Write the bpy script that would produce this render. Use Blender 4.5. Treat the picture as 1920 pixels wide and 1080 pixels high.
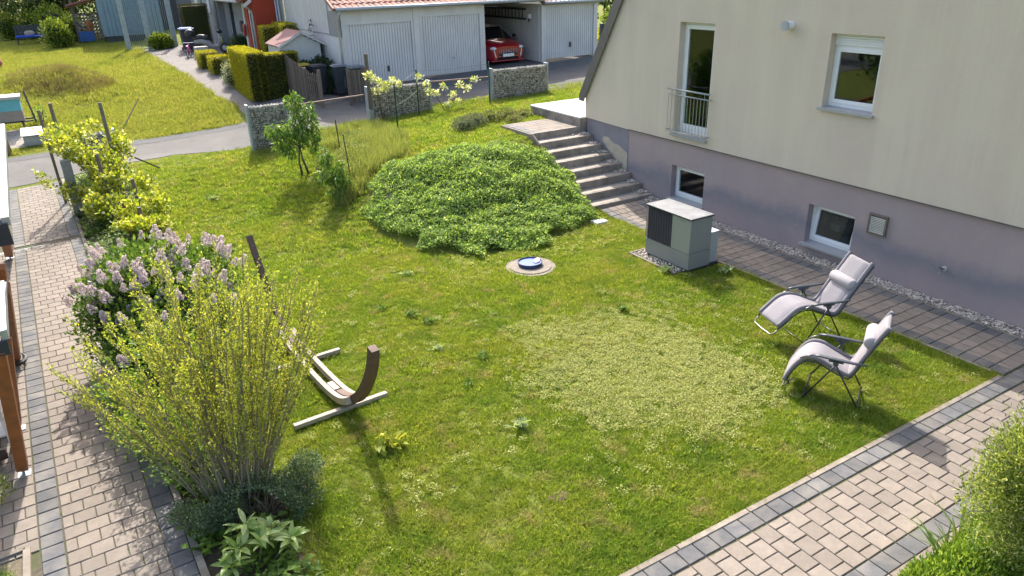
import bpy, math, random
import numpy as np
from mathutils import Vector, Matrix
random.seed(7)
rng = np.random.default_rng(11)
for o in list(bpy.data.objects):
    bpy.data.objects.remove(o)
C = bpy.context.scene.collection
sc = bpy.context.scene
# ---------------------------------------------------------------- camera
CAM_H, CAM_F = 5.4, 1353.5
_pit, _rol, _yaw = math.radians(23.94), math.radians(-1.633), math.radians(30.48)
_F = np.array([math.sin(_yaw)*math.cos(_pit), math.cos(_yaw)*math.cos(_pit), -math.sin(_pit)])
_R0 = np.array([math.cos(_yaw), -math.sin(_yaw), 0.]); _U0 = np.cross(_R0, _F)
_R = _R0*math.cos(_rol) + _U0*math.sin(_rol)
_U = -_R0*math.sin(_rol) + _U0*math.cos(_rol)
cd = bpy.data.cameras.new('camera'); cam = bpy.data.objects.new('camera', cd); C.objects.link(cam)
cd.sensor_width = 36.0; cd.lens = CAM_F/1920*36.0; cd.clip_start = 0.1; cd.clip_end = 600
cam.matrix_world = Matrix(((_R[0], _U[0], -_F[0], 0), (_R[1], _U[1], -_F[1], 0), (_R[2], _U[2], -_F[2], CAM_H), (0, 0, 0, 1)))
sc.camera = cam
# ---------------------------------------------------------------- sky, sun, exposure
SUN_AZ, SUN_EL = math.radians(18.2), math.radians(43)
world = bpy.data.worlds.new('World'); sc.world = world; world.use_nodes = True
wn = world.node_tree; wn.nodes.clear()
sky = wn.nodes.new('ShaderNodeTexSky'); sky.sky_type = 'NISHITA'; sky.sun_disc = False
sky.sun_elevation = SUN_EL; sky.sun_rotation = SUN_AZ; sky.air_density = 1.0; sky.dust_density = 4.0; sky.ozone_density = 0.3
bg = wn.nodes.new('ShaderNodeBackground'); bg.inputs[1].default_value = 0.15
wo = wn.nodes.new('ShaderNodeOutputWorld')
wn.links.new(sky.outputs[0], bg.inputs[0]); wn.links.new(bg.outputs[0], wo.inputs[0])
sl = bpy.data.lights.new('sun', 'SUN'); sl.energy = 2.8; sl.angle = math.radians(0.55); sl.color = (1.0, 0.955, 0.88)
sun = bpy.data.objects.new('sun', sl); C.objects.link(sun); sun.location = (8, 30, 30)
_sd = Vector((math.sin(SUN_AZ)*math.cos(SUN_EL), math.cos(SUN_AZ)*math.cos(SUN_EL), math.sin(SUN_EL)))
sun.rotation_euler = _sd.to_track_quat('Z', 'Y').to_euler()
sc.view_settings.view_transform = 'Standard'; sc.view_settings.look = 'None'
sc.view_settings.exposure = 1.38; sc.view_settings.gamma = 1.0; sc.view_settings.use_curve_mapping = False
sc.cycles.max_bounces = 6; sc.cycles.transparent_max_bounces = 8
# ---------------------------------------------------------------- materials
MATS = {}
def _ramp(nt, fac, stops):
    r = nt.nodes.new('ShaderNodeValToRGB'); e = r.color_ramp.elements
    while len(e) < len(stops): e.new(0.5)
    for q, (p, c) in zip(e, stops):
        q.position = p; q.color = (c[0], c[1], c[2], 1)
    nt.links.new(fac, r.inputs[0]); return r.outputs[0]
def _noise(nt, scale, detail=3, rough=0.6, kind='pos', dist=0.0):
    n = nt.nodes.new('ShaderNodeTexNoise'); n.inputs['Scale'].default_value = scale; n.inputs['Detail'].default_value = detail
    n.inputs['Roughness'].default_value = rough; n.inputs['Distortion'].default_value = dist
    if kind == 'pos':
        g = nt.nodes.new('ShaderNodeNewGeometry'); nt.links.new(g.outputs['Position'], n.inputs['Vector'])
    elif kind == 'obj':
        g = nt.nodes.new('ShaderNodeTexCoord'); nt.links.new(g.outputs['Object'], n.inputs['Vector'])
    return n.outputs['Fac']
def _mix(nt, fac, a, b, mode='MIX'):
    m = nt.nodes.new('ShaderNodeMix'); m.data_type = 'RGBA'; m.blend_type = mode
    if hasattr(fac, 'links') or isinstance(fac, bpy.types.NodeSocket): nt.links.new(fac, m.inputs['Factor'])
    else: m.inputs['Factor'].default_value = fac
    for v, k in ((a, 6), (b, 7)):
        if isinstance(v, bpy.types.NodeSocket): nt.links.new(v, m.inputs[k])
        else: m.inputs[k].default_value = (v[0], v[1], v[2], 1)
    return m.outputs[2]
def _math(nt, op, a, b=0.0, clamp=False):
    m = nt.nodes.new('ShaderNodeMath'); m.operation = op; m.use_clamp = clamp
    for v, k in ((a, 0), (b, 1)):
        if isinstance(v, bpy.types.NodeSocket): nt.links.new(v, m.inputs[k])
        else: m.inputs[k].default_value = v
    return m.outputs[0]
def _rand(nt, island=True):
    oi = nt.nodes.new('ShaderNodeObjectInfo'); r = oi.outputs['Random']
    if island:
        g = nt.nodes.new('ShaderNodeNewGeometry')
        r = _math(nt, 'FRACT', _math(nt, 'ADD', r, g.outputs['Random Per Island']))
    return r
def mat(name, col, rough=0.7, var=0.15, scale=6.0, col2=None, bump=0.0, bscale=60.0, metal=0.0, rand=0.0, spec=0.5, stain=None, stain_scale=1.2, coat=0.0, speck=0.0, kind='pos', streak=None, band=None, grain=0.0):
    if name in MATS: return MATS[name]
    m = bpy.data.materials.new(name); m.use_nodes = True; nt = m.node_tree; nt.nodes.clear()
    out = nt.nodes.new('ShaderNodeOutputMaterial'); b = nt.nodes.new('ShaderNodeBsdfPrincipled')
    nt.links.new(b.outputs[0], out.inputs[0])
    c2 = col2 if col2 else tuple(max(0, v*(1-var*2)) for v in col)
    n = _noise(nt, scale, 5, 0.62, kind)
    f = _ramp(nt, n, [(0.3, (0, 0, 0)), (0.7, (1, 1, 1))])
    c = _mix(nt, f, c2, col)
    if stain:
        s = _ramp(nt, _noise(nt, stain_scale, 4, 0.6, kind, 0.4), [(0.42, (0, 0, 0)), (0.68, (1, 1, 1))])
        c = _mix(nt, s, c, stain)
    if streak:
        g_ = nt.nodes.new('ShaderNodeNewGeometry'); mp = nt.nodes.new('ShaderNodeMapping'); mp.inputs['Scale'].default_value = (1.7, 1.7, 0.16); nt.links.new(g_.outputs['Position'], mp.inputs['Vector'])
        sn = nt.nodes.new('ShaderNodeTexNoise'); sn.inputs['Scale'].default_value = 1.3; sn.inputs['Detail'].default_value = 4; sn.inputs['Roughness'].default_value = .65; nt.links.new(mp.outputs[0], sn.inputs['Vector'])
        c = _mix(nt, _math(nt, 'MULTIPLY', _ramp(nt, sn.outputs['Fac'], [(0.48, (0, 0, 0)), (0.66, (1, 1, 1))]), streak[1]), c, streak[0])
    if band:
        g_ = nt.nodes.new('ShaderNodeNewGeometry'); sp = nt.nodes.new('ShaderNodeSeparateXYZ'); nt.links.new(g_.outputs['Position'], sp.inputs[0])
        zz = _math(nt, 'ADD', sp.outputs['Z'], _math(nt, 'MULTIPLY', _math(nt, 'SUBTRACT', _noise(nt, 0.9, 4, .6), .5), 0.9))
        m_ = _ramp(nt, _math(nt, 'DIVIDE', zz, 1.6, True), [(0.0, (.15, .15, .15)), (0.20, (.45, .45, .45)), (0.36, (1, 1, 1)), (0.55, (.1, .1, .1)), (1.0, (0, 0, 0))])
        c = _mix(nt, m_, c, band)
        pk = _ramp(nt, _noise(nt, 7.0, 5, .8), [(0.66, (0, 0, 0)), (0.69, (1, 1, 1))]); lo = _ramp(nt, _math(nt, 'DIVIDE', zz, 1.6, True), [(0.10, (0, 0, 0)), (0.20, (1, 1, 1)), (0.34, (1, 1, 1)), (0.42, (0, 0, 0))])
        c = _mix(nt, _math(nt, 'MULTIPLY', pk, _math(nt, 'MULTIPLY', lo, .55)), c, (.55, .5, .46))
    if grain:
        gr_ = _ramp(nt, _noise(nt, 95.0, 2, .6, kind), [(0.35, (0, 0, 0)), (0.65, (1, 1, 1))]); c = _mix(nt, _math(nt, 'MULTIPLY', gr_, grain), c, tuple(v*.55 for v in col))
    if speck:
        s = _ramp(nt, _noise(nt, 180, 1, 0.5, kind), [(0.66, (0, 0, 0)), (0.74, (1, 1, 1))])
        c = _mix(nt, _math(nt, 'MULTIPLY', s, speck), c, tuple(min(1, v*1.9) for v in col))
    if rand:
        r = _rand(nt)
        v = _math(nt, 'ADD', _math(nt, 'MULTIPLY', r, 2*rand), 1-rand)
        hs = nt.nodes.new('ShaderNodeHueSaturation'); nt.links.new(v, hs.inputs['Value']); nt.links.new(c, hs.inputs['Color']); c = hs.outputs[0]
    nt.links.new(c, b.inputs['Base Color'])
    b.inputs['Roughness'].default_value = rough; b.inputs['Metallic'].default_value = metal
    b.inputs['Specular IOR Level'].default_value = spec; b.inputs['Coat Weight'].default_value = coat
    if bump:
        bn = nt.nodes.new('ShaderNodeBump'); bn.inputs['Strength'].default_value = bump; bn.inputs['Distance'].default_value = 0.01
        nt.links.new(_noise(nt, bscale, 4, 0.7, kind), bn.inputs['Height']); nt.links.new(bn.outputs[0], b.inputs['Normal'])
    MATS[name] = m; return m
def leafmat(name, stops, trans=0.35, patch=None, patch_scale=0.6, rough=0.55, spec=0.3):
    """leaf colour from a random number per leaf, with a slow noise over the place"""
    if name in MATS: return MATS[name]
    m = bpy.data.materials.new(name); m.use_nodes = True; nt = m.node_tree; nt.nodes.clear()
    out = nt.nodes.new('ShaderNodeOutputMaterial'); b = nt.nodes.new('ShaderNodeBsdfPrincipled')
    r = _rand(nt)
    c = _ramp(nt, r, stops)
    if patch:
        for pc, lo, hi, s_, amt in patch:
            f = _ramp(nt, _noise(nt, s_, 4, 0.65), [(lo, (0, 0, 0)), (hi, (1, 1, 1))])
            c = _mix(nt, _math(nt, 'MULTIPLY', f, amt), c, pc)
    nt.links.new(c, b.inputs['Base Color']); b.inputs['Roughness'].default_value = rough; b.inputs['Specular IOR Level'].default_value = spec
    t = nt.nodes.new('ShaderNodeBsdfTranslucent')
    tc = _mix(nt, 1.0, c, (1.5, 1.45, 0.7), 'MULTIPLY'); nt.links.new(tc, t.inputs['Color'])
    ms = nt.nodes.new('ShaderNodeMixShader'); ms.inputs[0].default_value = trans
    nt.links.new(b.outputs[0], ms.inputs[1]); nt.links.new(t.outputs[0], ms.inputs[2]); nt.links.new(ms.outputs[0], out.inputs[0])
    MATS[name] = m; return m
def glassmat(name, tint=(0.7, 0.75, 0.75)):
    if name in MATS: return MATS[name]
    m = bpy.data.materials.new(name); m.use_nodes = True; nt = m.node_tree; nt.nodes.clear()
    out = nt.nodes.new('ShaderNodeOutputMaterial'); g = nt.nodes.new('ShaderNodeBsdfGlossy'); g.inputs['Roughness'].default_value = 0.02
    g.inputs['Color'].default_value = (0.9, 0.95, 1, 1)
    t = nt.nodes.new('ShaderNodeBsdfTransparent'); t.inputs[0].default_value = (*tint, 1)
    fr = nt.nodes.new('ShaderNodeFresnel'); fr.inputs[0].default_value = 1.5
    f = _math(nt, 'ADD', fr.outputs[0], 0.02, True)
    ms = nt.nodes.new('ShaderNodeMixShader'); nt.links.new(f, ms.inputs[0]); nt.links.new(t.outputs[0], ms.inputs[1]); nt.links.new(g.outputs[0], ms.inputs[2])
    nt.links.new(ms.outputs[0], out.inputs[0]); MATS[name] = m; return m
# ---------------------------------------------------------------- object helpers
def props(o, label=None, cat=None, group=None, kind=None):
    for k, v in (('label', label), ('category', cat), ('group', group), ('kind', kind)):
        if v: o[k] = v
    return o
def thing(name, label, cat, loc=(0, 0, 0), rz=0.0, group=None):
    o = bpy.data.objects.new(name, None); C.objects.link(o); o.empty_display_size = 0.2
    o.location = loc; o.rotation_euler = (0, 0, rz)
    return props(o, label, cat, group)
def link(name, me, parent=None, local=False, **kw):
    """world-space mesh put under parent (shifted into its frame unless local)"""
    o = bpy.data.objects.new(name, me); C.objects.link(o)
    if parent is not None:
        o.parent = parent
        if not local: o.location = -_wloc(parent)
    return props(o, **kw)
def _wloc(o):
    v = Vector(o.location)
    while o.parent: o = o.parent; v = v + Vector(o.location)
    return v
def mesh_from(name, V, Fs, m=None, smooth=False):
    me = bpy.data.meshes.new(name)
    me.from_pydata([tuple(map(float, v)) for v in V], [], Fs)
    if m: me.materials.append(m)
    if smooth: me.polygons.foreach_set('use_smooth', [True]*len(me.polygons))
    me.update(); return me
def mesh_quads(name, V, k, m):
    """V: (n*k,3) array, faces of k consecutive vertices"""
    V = np.asarray(V, dtype=np.float32).reshape(-1, 3); n = len(V)//k
    me = bpy.data.meshes.new(name); me.vertices.add(len(V)); me.vertices.foreach_set('co', V.ravel())
    me.loops.add(n*k); me.loops.foreach_set('vertex_index', np.arange(n*k, dtype=np.int32))
    me.polygons.add(n); me.polygons.foreach_set('loop_start', np.arange(0, n*k, k, dtype=np.int32)); me.polygons.foreach_set('loop_total', np.full(n, k, dtype=np.int32))
    me.update(calc_edges=True)
    if m: me.materials.append(m)
    return me
def leafmesh(name, P, D, S, L, W, m, fold=0.25):
    """n leaves: P base, D direction, S side vector; two triangles folded along the midrib"""
    P = np.asarray(P, float); D = D/np.maximum(np.linalg.norm(D, axis=1, keepdims=True), 1e-6)
    Nn = np.cross(D, S); Nn /= np.maximum(np.linalg.norm(Nn, axis=1, keepdims=True), 1e-6); S = np.cross(Nn, D)
    L = np.broadcast_to(L, (len(P),))[:, None]; W = np.broadcast_to(W, (len(P),))[:, None]
    a = P; t = P + D*L - Nn*L*0.12; mid = P + D*L*0.45
    l = mid + S*W*0.5 + Nn*W*fold; r = mid - S*W*0.5 + Nn*W*fold
    V = np.stack([a, r, t, l], axis=1).reshape(-1, 3).astype(np.float32)
    n = len(P); me = bpy.data.meshes.new(name); me.vertices.add(4*n); me.vertices.foreach_set('co', V.ravel())
    idx = (np.arange(n)[:, None]*4 + np.array([0, 1, 2, 0, 2, 3])[None]).astype(np.int32).ravel()
    me.loops.add(6*n); me.loops.foreach_set('vertex_index', idx)
    me.polygons.add(2*n); me.polygons.foreach_set('loop_start', np.arange(0, 6*n, 3, dtype=np.int32)); me.polygons.foreach_set('loop_total', np.full(2*n, 3, dtype=np.int32))
    me.update(calc_edges=True); me.materials.append(m); return me
class MB:
    def __init__(s): s.V = []; s.F = []
    def add(s, V, Fs):
        b = len(s.V); s.V += [tuple(v) for v in V]; s.F += [tuple(i+b for i in f) for f in Fs]; return s
    def box(s, x0, x1, y0, y1, z0, z1):
        return s.add([(x0, y0, z0), (x1, y0, z0), (x1, y1, z0), (x0, y1, z0), (x0, y0, z1), (x1, y0, z1), (x1, y1, z1), (x0, y1, z1)],
                     [(0, 3, 2, 1), (4, 5, 6, 7), (0, 1, 5, 4), (1, 2, 6, 5), (2, 3, 7, 6), (3, 0, 4, 7)])
    def cbox(s, x0, x1, y0, y1, z0, z1, c=0.01):
        """box with chamfered top and vertical corners left sharp"""
        V = [(x0, y0, z0), (x1, y0, z0), (x1, y1, z0), (x0, y1, z0), (x0, y0, z1-c), (x1, y0, z1-c), (x1, y1, z1-c), (x0, y1, z1-c),
             (x0+c, y0+c, z1), (x1-c, y0+c, z1), (x1-c, y1-c, z1), (x0+c, y1-c, z1)]
        return s.add(V, [(0, 1, 5, 4), (1, 2, 6, 5), (2, 3, 7, 6), (3, 0, 4, 7), (4, 5, 9, 8), (5, 6, 10, 9), (6, 7, 11, 10), (7, 4, 8, 11), (8, 9, 10, 11)])
    def bar(s, a, b, w, h, up=(0, 0, 1)):
        a = Vector(a); b = Vector(b); d = (b-a).normalized(); u = Vector(up)
        if abs(d.dot(u)) > 0.98: u = Vector((1, 0, 0))
        sd = d.cross(u).normalized(); u = sd.cross(d).normalized(); V = []
        for p in (a, b):
            for i, j in ((-1, -1), (1, -1), (1, 1), (-1, 1)): V.append(p + sd*(i*w/2) + u*(j*h/2))
        return s.add(V, [(0, 1, 2, 3), (7, 6, 5, 4), (0, 4, 5, 1), (1, 5, 6, 2), (2, 6, 7, 3), (3, 7, 4, 0)])
    def cyl(s, a, b, r0, r1=None, n=10, cap=True):
        return s.tube([a, b], [r0, r0 if r1 is None else r1], n, cap)
    def tube(s, pts, r, n=8, cap=True):
        pts = [Vector(p) for p in pts]; rs = r if isinstance(r, (list, tuple, np.ndarray)) else [r]*len(pts)
        V = []; u = None
        for i, p in enumerate(pts):
            d = (pts[min(i+1, len(pts)-1)] - pts[max(i-1, 0)]).normalized()
            if u is None: u = d.orthogonal().normalized()
            u = (u - d*u.dot(d)); u = u.normalized() if u.length > 1e-6 else d.orthogonal().normalized()
            v = d.cross(u)
            for k in range(n):
                a = 2*math.pi*k/n; V.append(p + (u*math.cos(a) + v*math.sin(a))*rs[i])
        Fs = [(i*n+k, i*n+(k+1) % n, (i+1)*n+(k+1) % n, (i+1)*n+k) for i in range(len(pts)-1) for k in range(n)]
        if cap: Fs += [tuple(range(n-1, -1, -1)), tuple((len(pts)-1)*n+k for k in range(n))]
        return s.add(V, Fs)
    def strip(s, pts, w, h, side):
        """rectangular section swept along pts; side = unit vector across"""
        sd = Vector(side).normalized(); pts = [Vector(p) for p in pts]; V = []
        for i, p in enumerate(pts):
            d = (pts[min(i+1, len(pts)-1)] - pts[max(i-1, 0)]).normalized(); u = sd.cross(d).normalized()
            for a, b in ((-1, -1), (1, -1), (1, 1), (-1, 1)): V.append(p + sd*(a*w/2) + u*(b*h/2))
        n = len(pts); Fs = [(i*4+k, i*4+(k+1) % 4, (i+1)*4+(k+1) % 4, (i+1)*4+k) for i in range(n-1) for k in range(4)]
        Fs += [(3, 2, 1, 0), ((n-1)*4, (n-1)*4+1, (n-1)*4+2, (n-1)*4+3)]
        return s.add(V, Fs)
    def prism(s, poly, axis, a, b):
        """poly in the plane across axis ('x': (y,z), 'y': (x,z), 'z': (x,y)) swept from a to b"""
        def P(q, t): return {'x': (t, q[0], q[1]), 'y': (q[0], t, q[1]), 'z': (q[0], q[1], t)}[axis]
        n = len(poly); V = [P(q, a) for q in poly] + [P(q, b) for q in poly]
        return s.add(V, [tuple(range(n-1, -1, -1)), tuple(range(n, 2*n))] + [(i, (i+1) % n, n+(i+1) % n, n+i) for i in range(n)])
    def disc(s, c, r0, r1, z0, z1, n=24):
        """truncated cone standing on z"""
        V = [(c[0]+r0*math.cos(2*math.pi*k/n), c[1]+r0*math.sin(2*math.pi*k/n), z0) for k in range(n)] + [(c[0]+r1*math.cos(2*math.pi*k/n), c[1]+r1*math.sin(2*math.pi*k/n), z1) for k in range(n)]
        return s.add(V, [tuple(range(n-1, -1, -1)), tuple(range(n, 2*n))] + [(i, (i+1) % n, n+(i+1) % n, n+i) for i in range(n)])
    def blob(s, c, r, seed=0, n=(6, 5), amp=0.2):
        R = random.Random(seed); V = []; Fs = []; a, b = n
        for i in range(1, b):
            th = math.pi*i/b
            for k in range(a):
                q = 1 + R.uniform(-amp, amp); ph = 2*math.pi*k/a
                V.append((c[0]+r[0]*q*math.sin(th)*math.cos(ph), c[1]+r[1]*q*math.sin(th)*math.sin(ph), c[2]+r[2]*q*math.cos(th)))
        t = len(V); V += [(c[0], c[1], c[2]+r[2]), (c[0], c[1], c[2]-r[2])]
        for i in range(b-2):
            for k in range(a): Fs.append((i*a+k, (i+1)*a+k, (i+1)*a+(k+1) % a, i*a+(k+1) % a))
        for k in range(a):
            Fs.append((t, k, (k+1) % a)); Fs.append((t+1, (b-2)*a+(k+1) % a, (b-2)*a+k))
        return s.add(V, Fs)
    def mesh(s, name, m, smooth=False): return mesh_from(name, s.V, s.F, m, smooth)
    def build(s, name, m, parent=None, smooth=False, bevel=0.0, local=False, **kw):
        o = link(name, s.mesh(name, m, smooth), parent, local, **kw)
        if bevel:
            md = o.modifiers.new('bevel', 'BEVEL'); md.width = bevel; md.segments = 2; md.limit_method = 'ANGLE'; md.angle_limit = math.radians(35)
        return o
def auto(o, deg=35):
    me = o.data; me.polygons.foreach_set('use_smooth', [True]*len(me.polygons))
    try: me.set_sharp_from_angle(angle=math.radians(deg))
    except Exception: pass
    return o
# ---------------------------------------------------------------- terrain
TX = np.array([-60, -2, 2, 4, 5.2, 6.5, 8, 10, 12, 16, 22, 60.])
TY = np.array([-30, 12.5, 13.2, 14.4, 15.4, 16.2, 18, 20, 22, 24, 26.1, 28, 31, 35, 42, 60, 200.])
TZ = np.array([[0]*12, [0]*12,
    [0, 0, 0, 0, 0, .03, .06, .08, .1, .1, .1, .1], [0, 0, 0, 0, .05, .35, .55, .6, .6, .6, .6, .6],
    [0, 0, 0, .04, .2, .65, .95, 1.05, 1.1, 1.1, 1.1, 1.1], [0, 0, 0, .08, .35, .85, 1.15, 1.28, 1.33, 1.4, 1.4, 1.4],
    [0, 0, .05, .22, .55, .92, 1.15, 1.3, 1.4, 1.45, 1.5, 1.5], [.05, .05, .2, .42, .7, .92, 1.08, 1.22, 1.35, 1.45, 1.5, 1.5],
    [.1, .13, .33, .56, .72, .85, .98, 1.12, 1.22, 1.38, 1.5, 1.5], [.15, .2, .4, .6, .74, .88, 1.03, 1.22, 1.35, 1.5, 1.65, 1.7],
    [.2, .3, .45, .65, .84, 1.06, 1.24, 1.5, 1.63, 1.74, 1.85, 1.9], [.3, .4, .6, .85, 1.06, 1.24, 1.36, 1.52, 1.65, 1.78, 1.9, 1.9],
    [.5, .7, .9, 1.15, 1.33, 1.43, 1.5, 1.58, 1.68, 1.8, 1.9, 1.9], [.8, 1.0, 1.3, 1.58, 1.68, 1.7, 1.7, 1.72, 1.75, 1.85, 1.9, 1.9],
    [1.3, 1.4, 1.6, 1.85, 1.95, 2., 2., 2., 2., 2., 2., 2.], [1.8, 1.9, 1.95, 2.05, 2.1, 2.1, 2.1, 2.1, 2.1, 2.1, 2.1, 2.1], [2.3]*12])
def T(x, y):
    x = np.asarray(x, float); y = np.asarray(y, float)
    i = np.clip(np.searchsorted(TX, x, side='right')-1, 0, len(TX)-2); j = np.clip(np.searchsorted(TY, y, side='right')-1, 0, len(TY)-2)
    u = np.clip((x-TX[i])/(TX[i+1]-TX[i]), 0, 1); v = np.clip((y-TY[j])/(TY[j+1]-TY[j]), 0, 1)
    z = (TZ[j, i]*(1-u)+TZ[j, i+1]*u)*(1-v)+(TZ[j+1, i]*(1-u)+TZ[j+1, i+1]*u)*v
    # earth bank on the far meadow and the swell under the groundcover
    z = z + 0.85*np.exp(-(((x+0.2+(y-36.5)*0.35)/1.3)**2 + ((y-36.5)/2.4)**2)) + 0.22*np.exp(-(((x+2.0)/1.0)**2 + ((y-38.5)/1.2)**2))
    return z + np.where((y > 12.6) & (x < 10.15) & (x > 5), 0.10*np.exp(-(((x-7.8)/1.5)**2+((y-14.3)/1.3)**2)), 0.0)
def Tf(x, y): return float(T(x, y))
def gp(px, py, dz=0.0):
    """where the line of sight to a spot of the photograph meets the ground"""
    d = _F + _R*(px-960)/CAM_F - _U*(py-540)/CAM_F; t = np.linspace(2, 150, 5000)
    P = np.array([0, 0, CAM_H]) + t[:, None]*d; k = int(np.argmax(P[:, 2]-T(P[:, 0], P[:, 1])-dz < 0)); return P[k]
def inside(poly, x, y):
    x = np.asarray(x); y = np.asarray(y); r = np.zeros(x.shape, bool); n = len(poly)
    for i in range(n):
        x0, y0 = poly[i][:2]; x1, y1 = poly[(i+1) % n][:2]
        c = ((y0 > y) != (y1 > y)) & (x < (x1-x0)*(y-y0)/((y1-y0) if abs(y1-y0) > 1e-12 else 1e-12)+x0); r ^= c
    return r
def vnoise(x, y, s=1.0, seed=0):
    """cheap smooth value noise in 0..1"""
    R = np.random.default_rng(seed).random((64, 64)); x = np.asarray(x)*s; y = np.asarray(y)*s
    i = np.floor(x).astype(int); j = np.floor(y).astype(int); u = x-i; v = y-j; u = u*u*(3-2*u); v = v*v*(3-2*v)
    g = lambda a, b: R[a % 64, b % 64]
    return (g(i, j)*(1-u)+g(i+1, j)*u)*(1-v)+(g(i, j+1)*(1-u)+g(i+1, j+1)*u)*v
# instances on numpy points through geometry nodes
def scatter(name, P, rotz, tilt, scale, protos, parent=None, **kw):
    n = len(P); me = bpy.data.meshes.new(name); me.vertices.add(n); me.vertices.foreach_set('co', np.asarray(P, np.float32).ravel())
    R = np.zeros((n, 3), np.float32); R[:, 2] = rotz
    if tilt is not None: R[:, 0] = tilt[:, 0]; R[:, 1] = tilt[:, 1]
    a = me.attributes.new('rot', 'FLOAT_VECTOR', 'POINT'); a.data.foreach_set('vector', R.ravel())
    a = me.attributes.new('scl', 'FLOAT', 'POINT'); a.data.foreach_set('value', np.broadcast_to(scale, (n,)).astype(np.float32))
    a = me.attributes.new('idx', 'INT', 'POINT'); a.data.foreach_set('value', rng.integers(0, len(protos), n).astype(np.int32))
    me.update()
    col = bpy.data.collections.new(name + '_sources')
    for i, pm in enumerate(protos):
        col.objects.link(bpy.data.objects.new(name + '_source', pm))
    ng = bpy.data.node_groups.new(name, 'GeometryNodeTree')
    ng.interface.new_socket('Geometry', in_out='INPUT', socket_type='NodeSocketGeometry'); ng.interface.new_socket('Geometry', in_out='OUTPUT', socket_type='NodeSocketGeometry')
    N = ng.nodes.new; gi = N('NodeGroupInput'); go = N('NodeGroupOutput'); ip = N('GeometryNodeInstanceOnPoints'); ci = N('GeometryNodeCollectionInfo')
    ci.inputs['Collection'].default_value = col; ci.inputs['Separate Children'].default_value = True; ci.inputs['Reset Children'].default_value = True
    ip.inputs['Pick Instance'].default_value = True
    def attr(nm, t):
        q = N('GeometryNodeInputNamedAttribute'); q.data_type = t; q.inputs['Name'].default_value = nm; return [o for o in q.outputs if o.enabled][0]
    e = N('FunctionNodeEulerToRotation'); L = ng.links.new
    L(gi.outputs[0], ip.inputs['Points']); L(ci.outputs[0], ip.inputs['Instance']); L(attr('idx', 'INT'), ip.inputs['Instance Index'])
    L(attr('rot', 'FLOAT_VECTOR'), e.inputs[0]); L(e.outputs[0], ip.inputs['Rotation']); L(attr('scl', 'FLOAT'), ip.inputs['Scale']); L(ip.outputs[0], go.inputs[0])
    o = link(name, me, parent, **kw)
    md = o.modifiers.new('scatter', 'NODES'); md.node_group = ng
    return o
# ---------------------------------------------------------------- shared materials
M_soil = mat('soil', (0.085, 0.06, 0.04), 0.95, 0.25, 9, bump=0.5, bscale=40)
M_paver = mat('paver_beige', (0.285, 0.238, 0.195), 0.9, 0.14, 9, rand=0.11, grain=.3, bump=0.35, bscale=120, speck=0.5, stain=(0.215, 0.182, 0.15), stain_scale=2.2)
M_slate = mat('paver_anthracite', (0.12, 0.12, 0.124), 0.85, 0.14, 14, rand=0.16, bump=0.3, bscale=120, speck=0.6, stain=(0.19, 0.175, 0.155), stain_scale=2.5)
M_joint = mat('joint_sand', (0.15, 0.125, 0.09), 0.95, 0.3, 20, stain=(.06, .085, .02), stain_scale=3, bump=0.4, bscale=80)
M_kerb = mat('kerb_concrete', (0.33, 0.28, 0.225), 0.9, 0.2, 12, rand=0.12, bump=0.4, bscale=90, stain=(0.2, 0.17, 0.13), stain_scale=4)
M_asphalt = mat('asphalt', (0.115, 0.108, 0.10), 0.9, 0.10, 3, bump=0.5, bscale=70, stain=(0.15, 0.14, 0.128), stain_scale=0.35, speck=0.5)
M_asphalt2 = mat('asphalt_dark', (0.10, 0.10, 0.10), 0.9, 0.12, 3, bump=0.5, bscale=70, speck=0.4)
M_white = mat('white_plastic', (0.78, 0.79, 0.80), 0.4, 0.03, 4)
M_whitewall = mat('white_render', (0.66, 0.655, 0.64), 0.85, 0.06, 3, grain=.1, streak=((.5, .49, .47), .5), bump=0.15, bscale=60, stain=(0.58, 0.57, 0.55), stain_scale=1.5)
M_steel = mat('galvanised_steel', (0.42, 0.45, 0.47), 0.42, 0.12, 10, metal=0.6)
M_dark = mat('dark_metal', (0.06, 0.065, 0.07), 0.5, 0.1, 8, metal=0.3)
M_wood_grey = mat('weathered_wood', (0.20, 0.165, 0.13), 0.85, 0.25, 18, rand=0.2, bump=0.4, bscale=60)
M_wood_orange = mat('glazed_wood', (0.30, 0.10, 0.022), 0.5, 0.22, 7, rand=0.1, bump=0.15, bscale=40)
M_tile = mat('roof_tile_red', (0.42, 0.17, 0.115), 0.75, 0.2, 5, rand=0.22, bump=0.2, bscale=40, stain=(0.24, 0.13, 0.10), stain_scale=2)
M_glass = glassmat('window_glass')
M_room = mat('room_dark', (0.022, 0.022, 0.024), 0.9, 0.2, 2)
M_bark = mat('bark', (0.15, 0.115, 0.075), 0.9, 0.25, 25, bump=0.5, bscale=60)
M_rock = mat('gabion_rock', (0.46, 0.42, 0.345), 0.9, 0.2, 8, rand=0.5, bump=0.3, bscale=50)
M_pebble = mat('pebble', (0.52, 0.455, 0.385), 0.85, 0.15, 20, rand=0.5)
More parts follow.
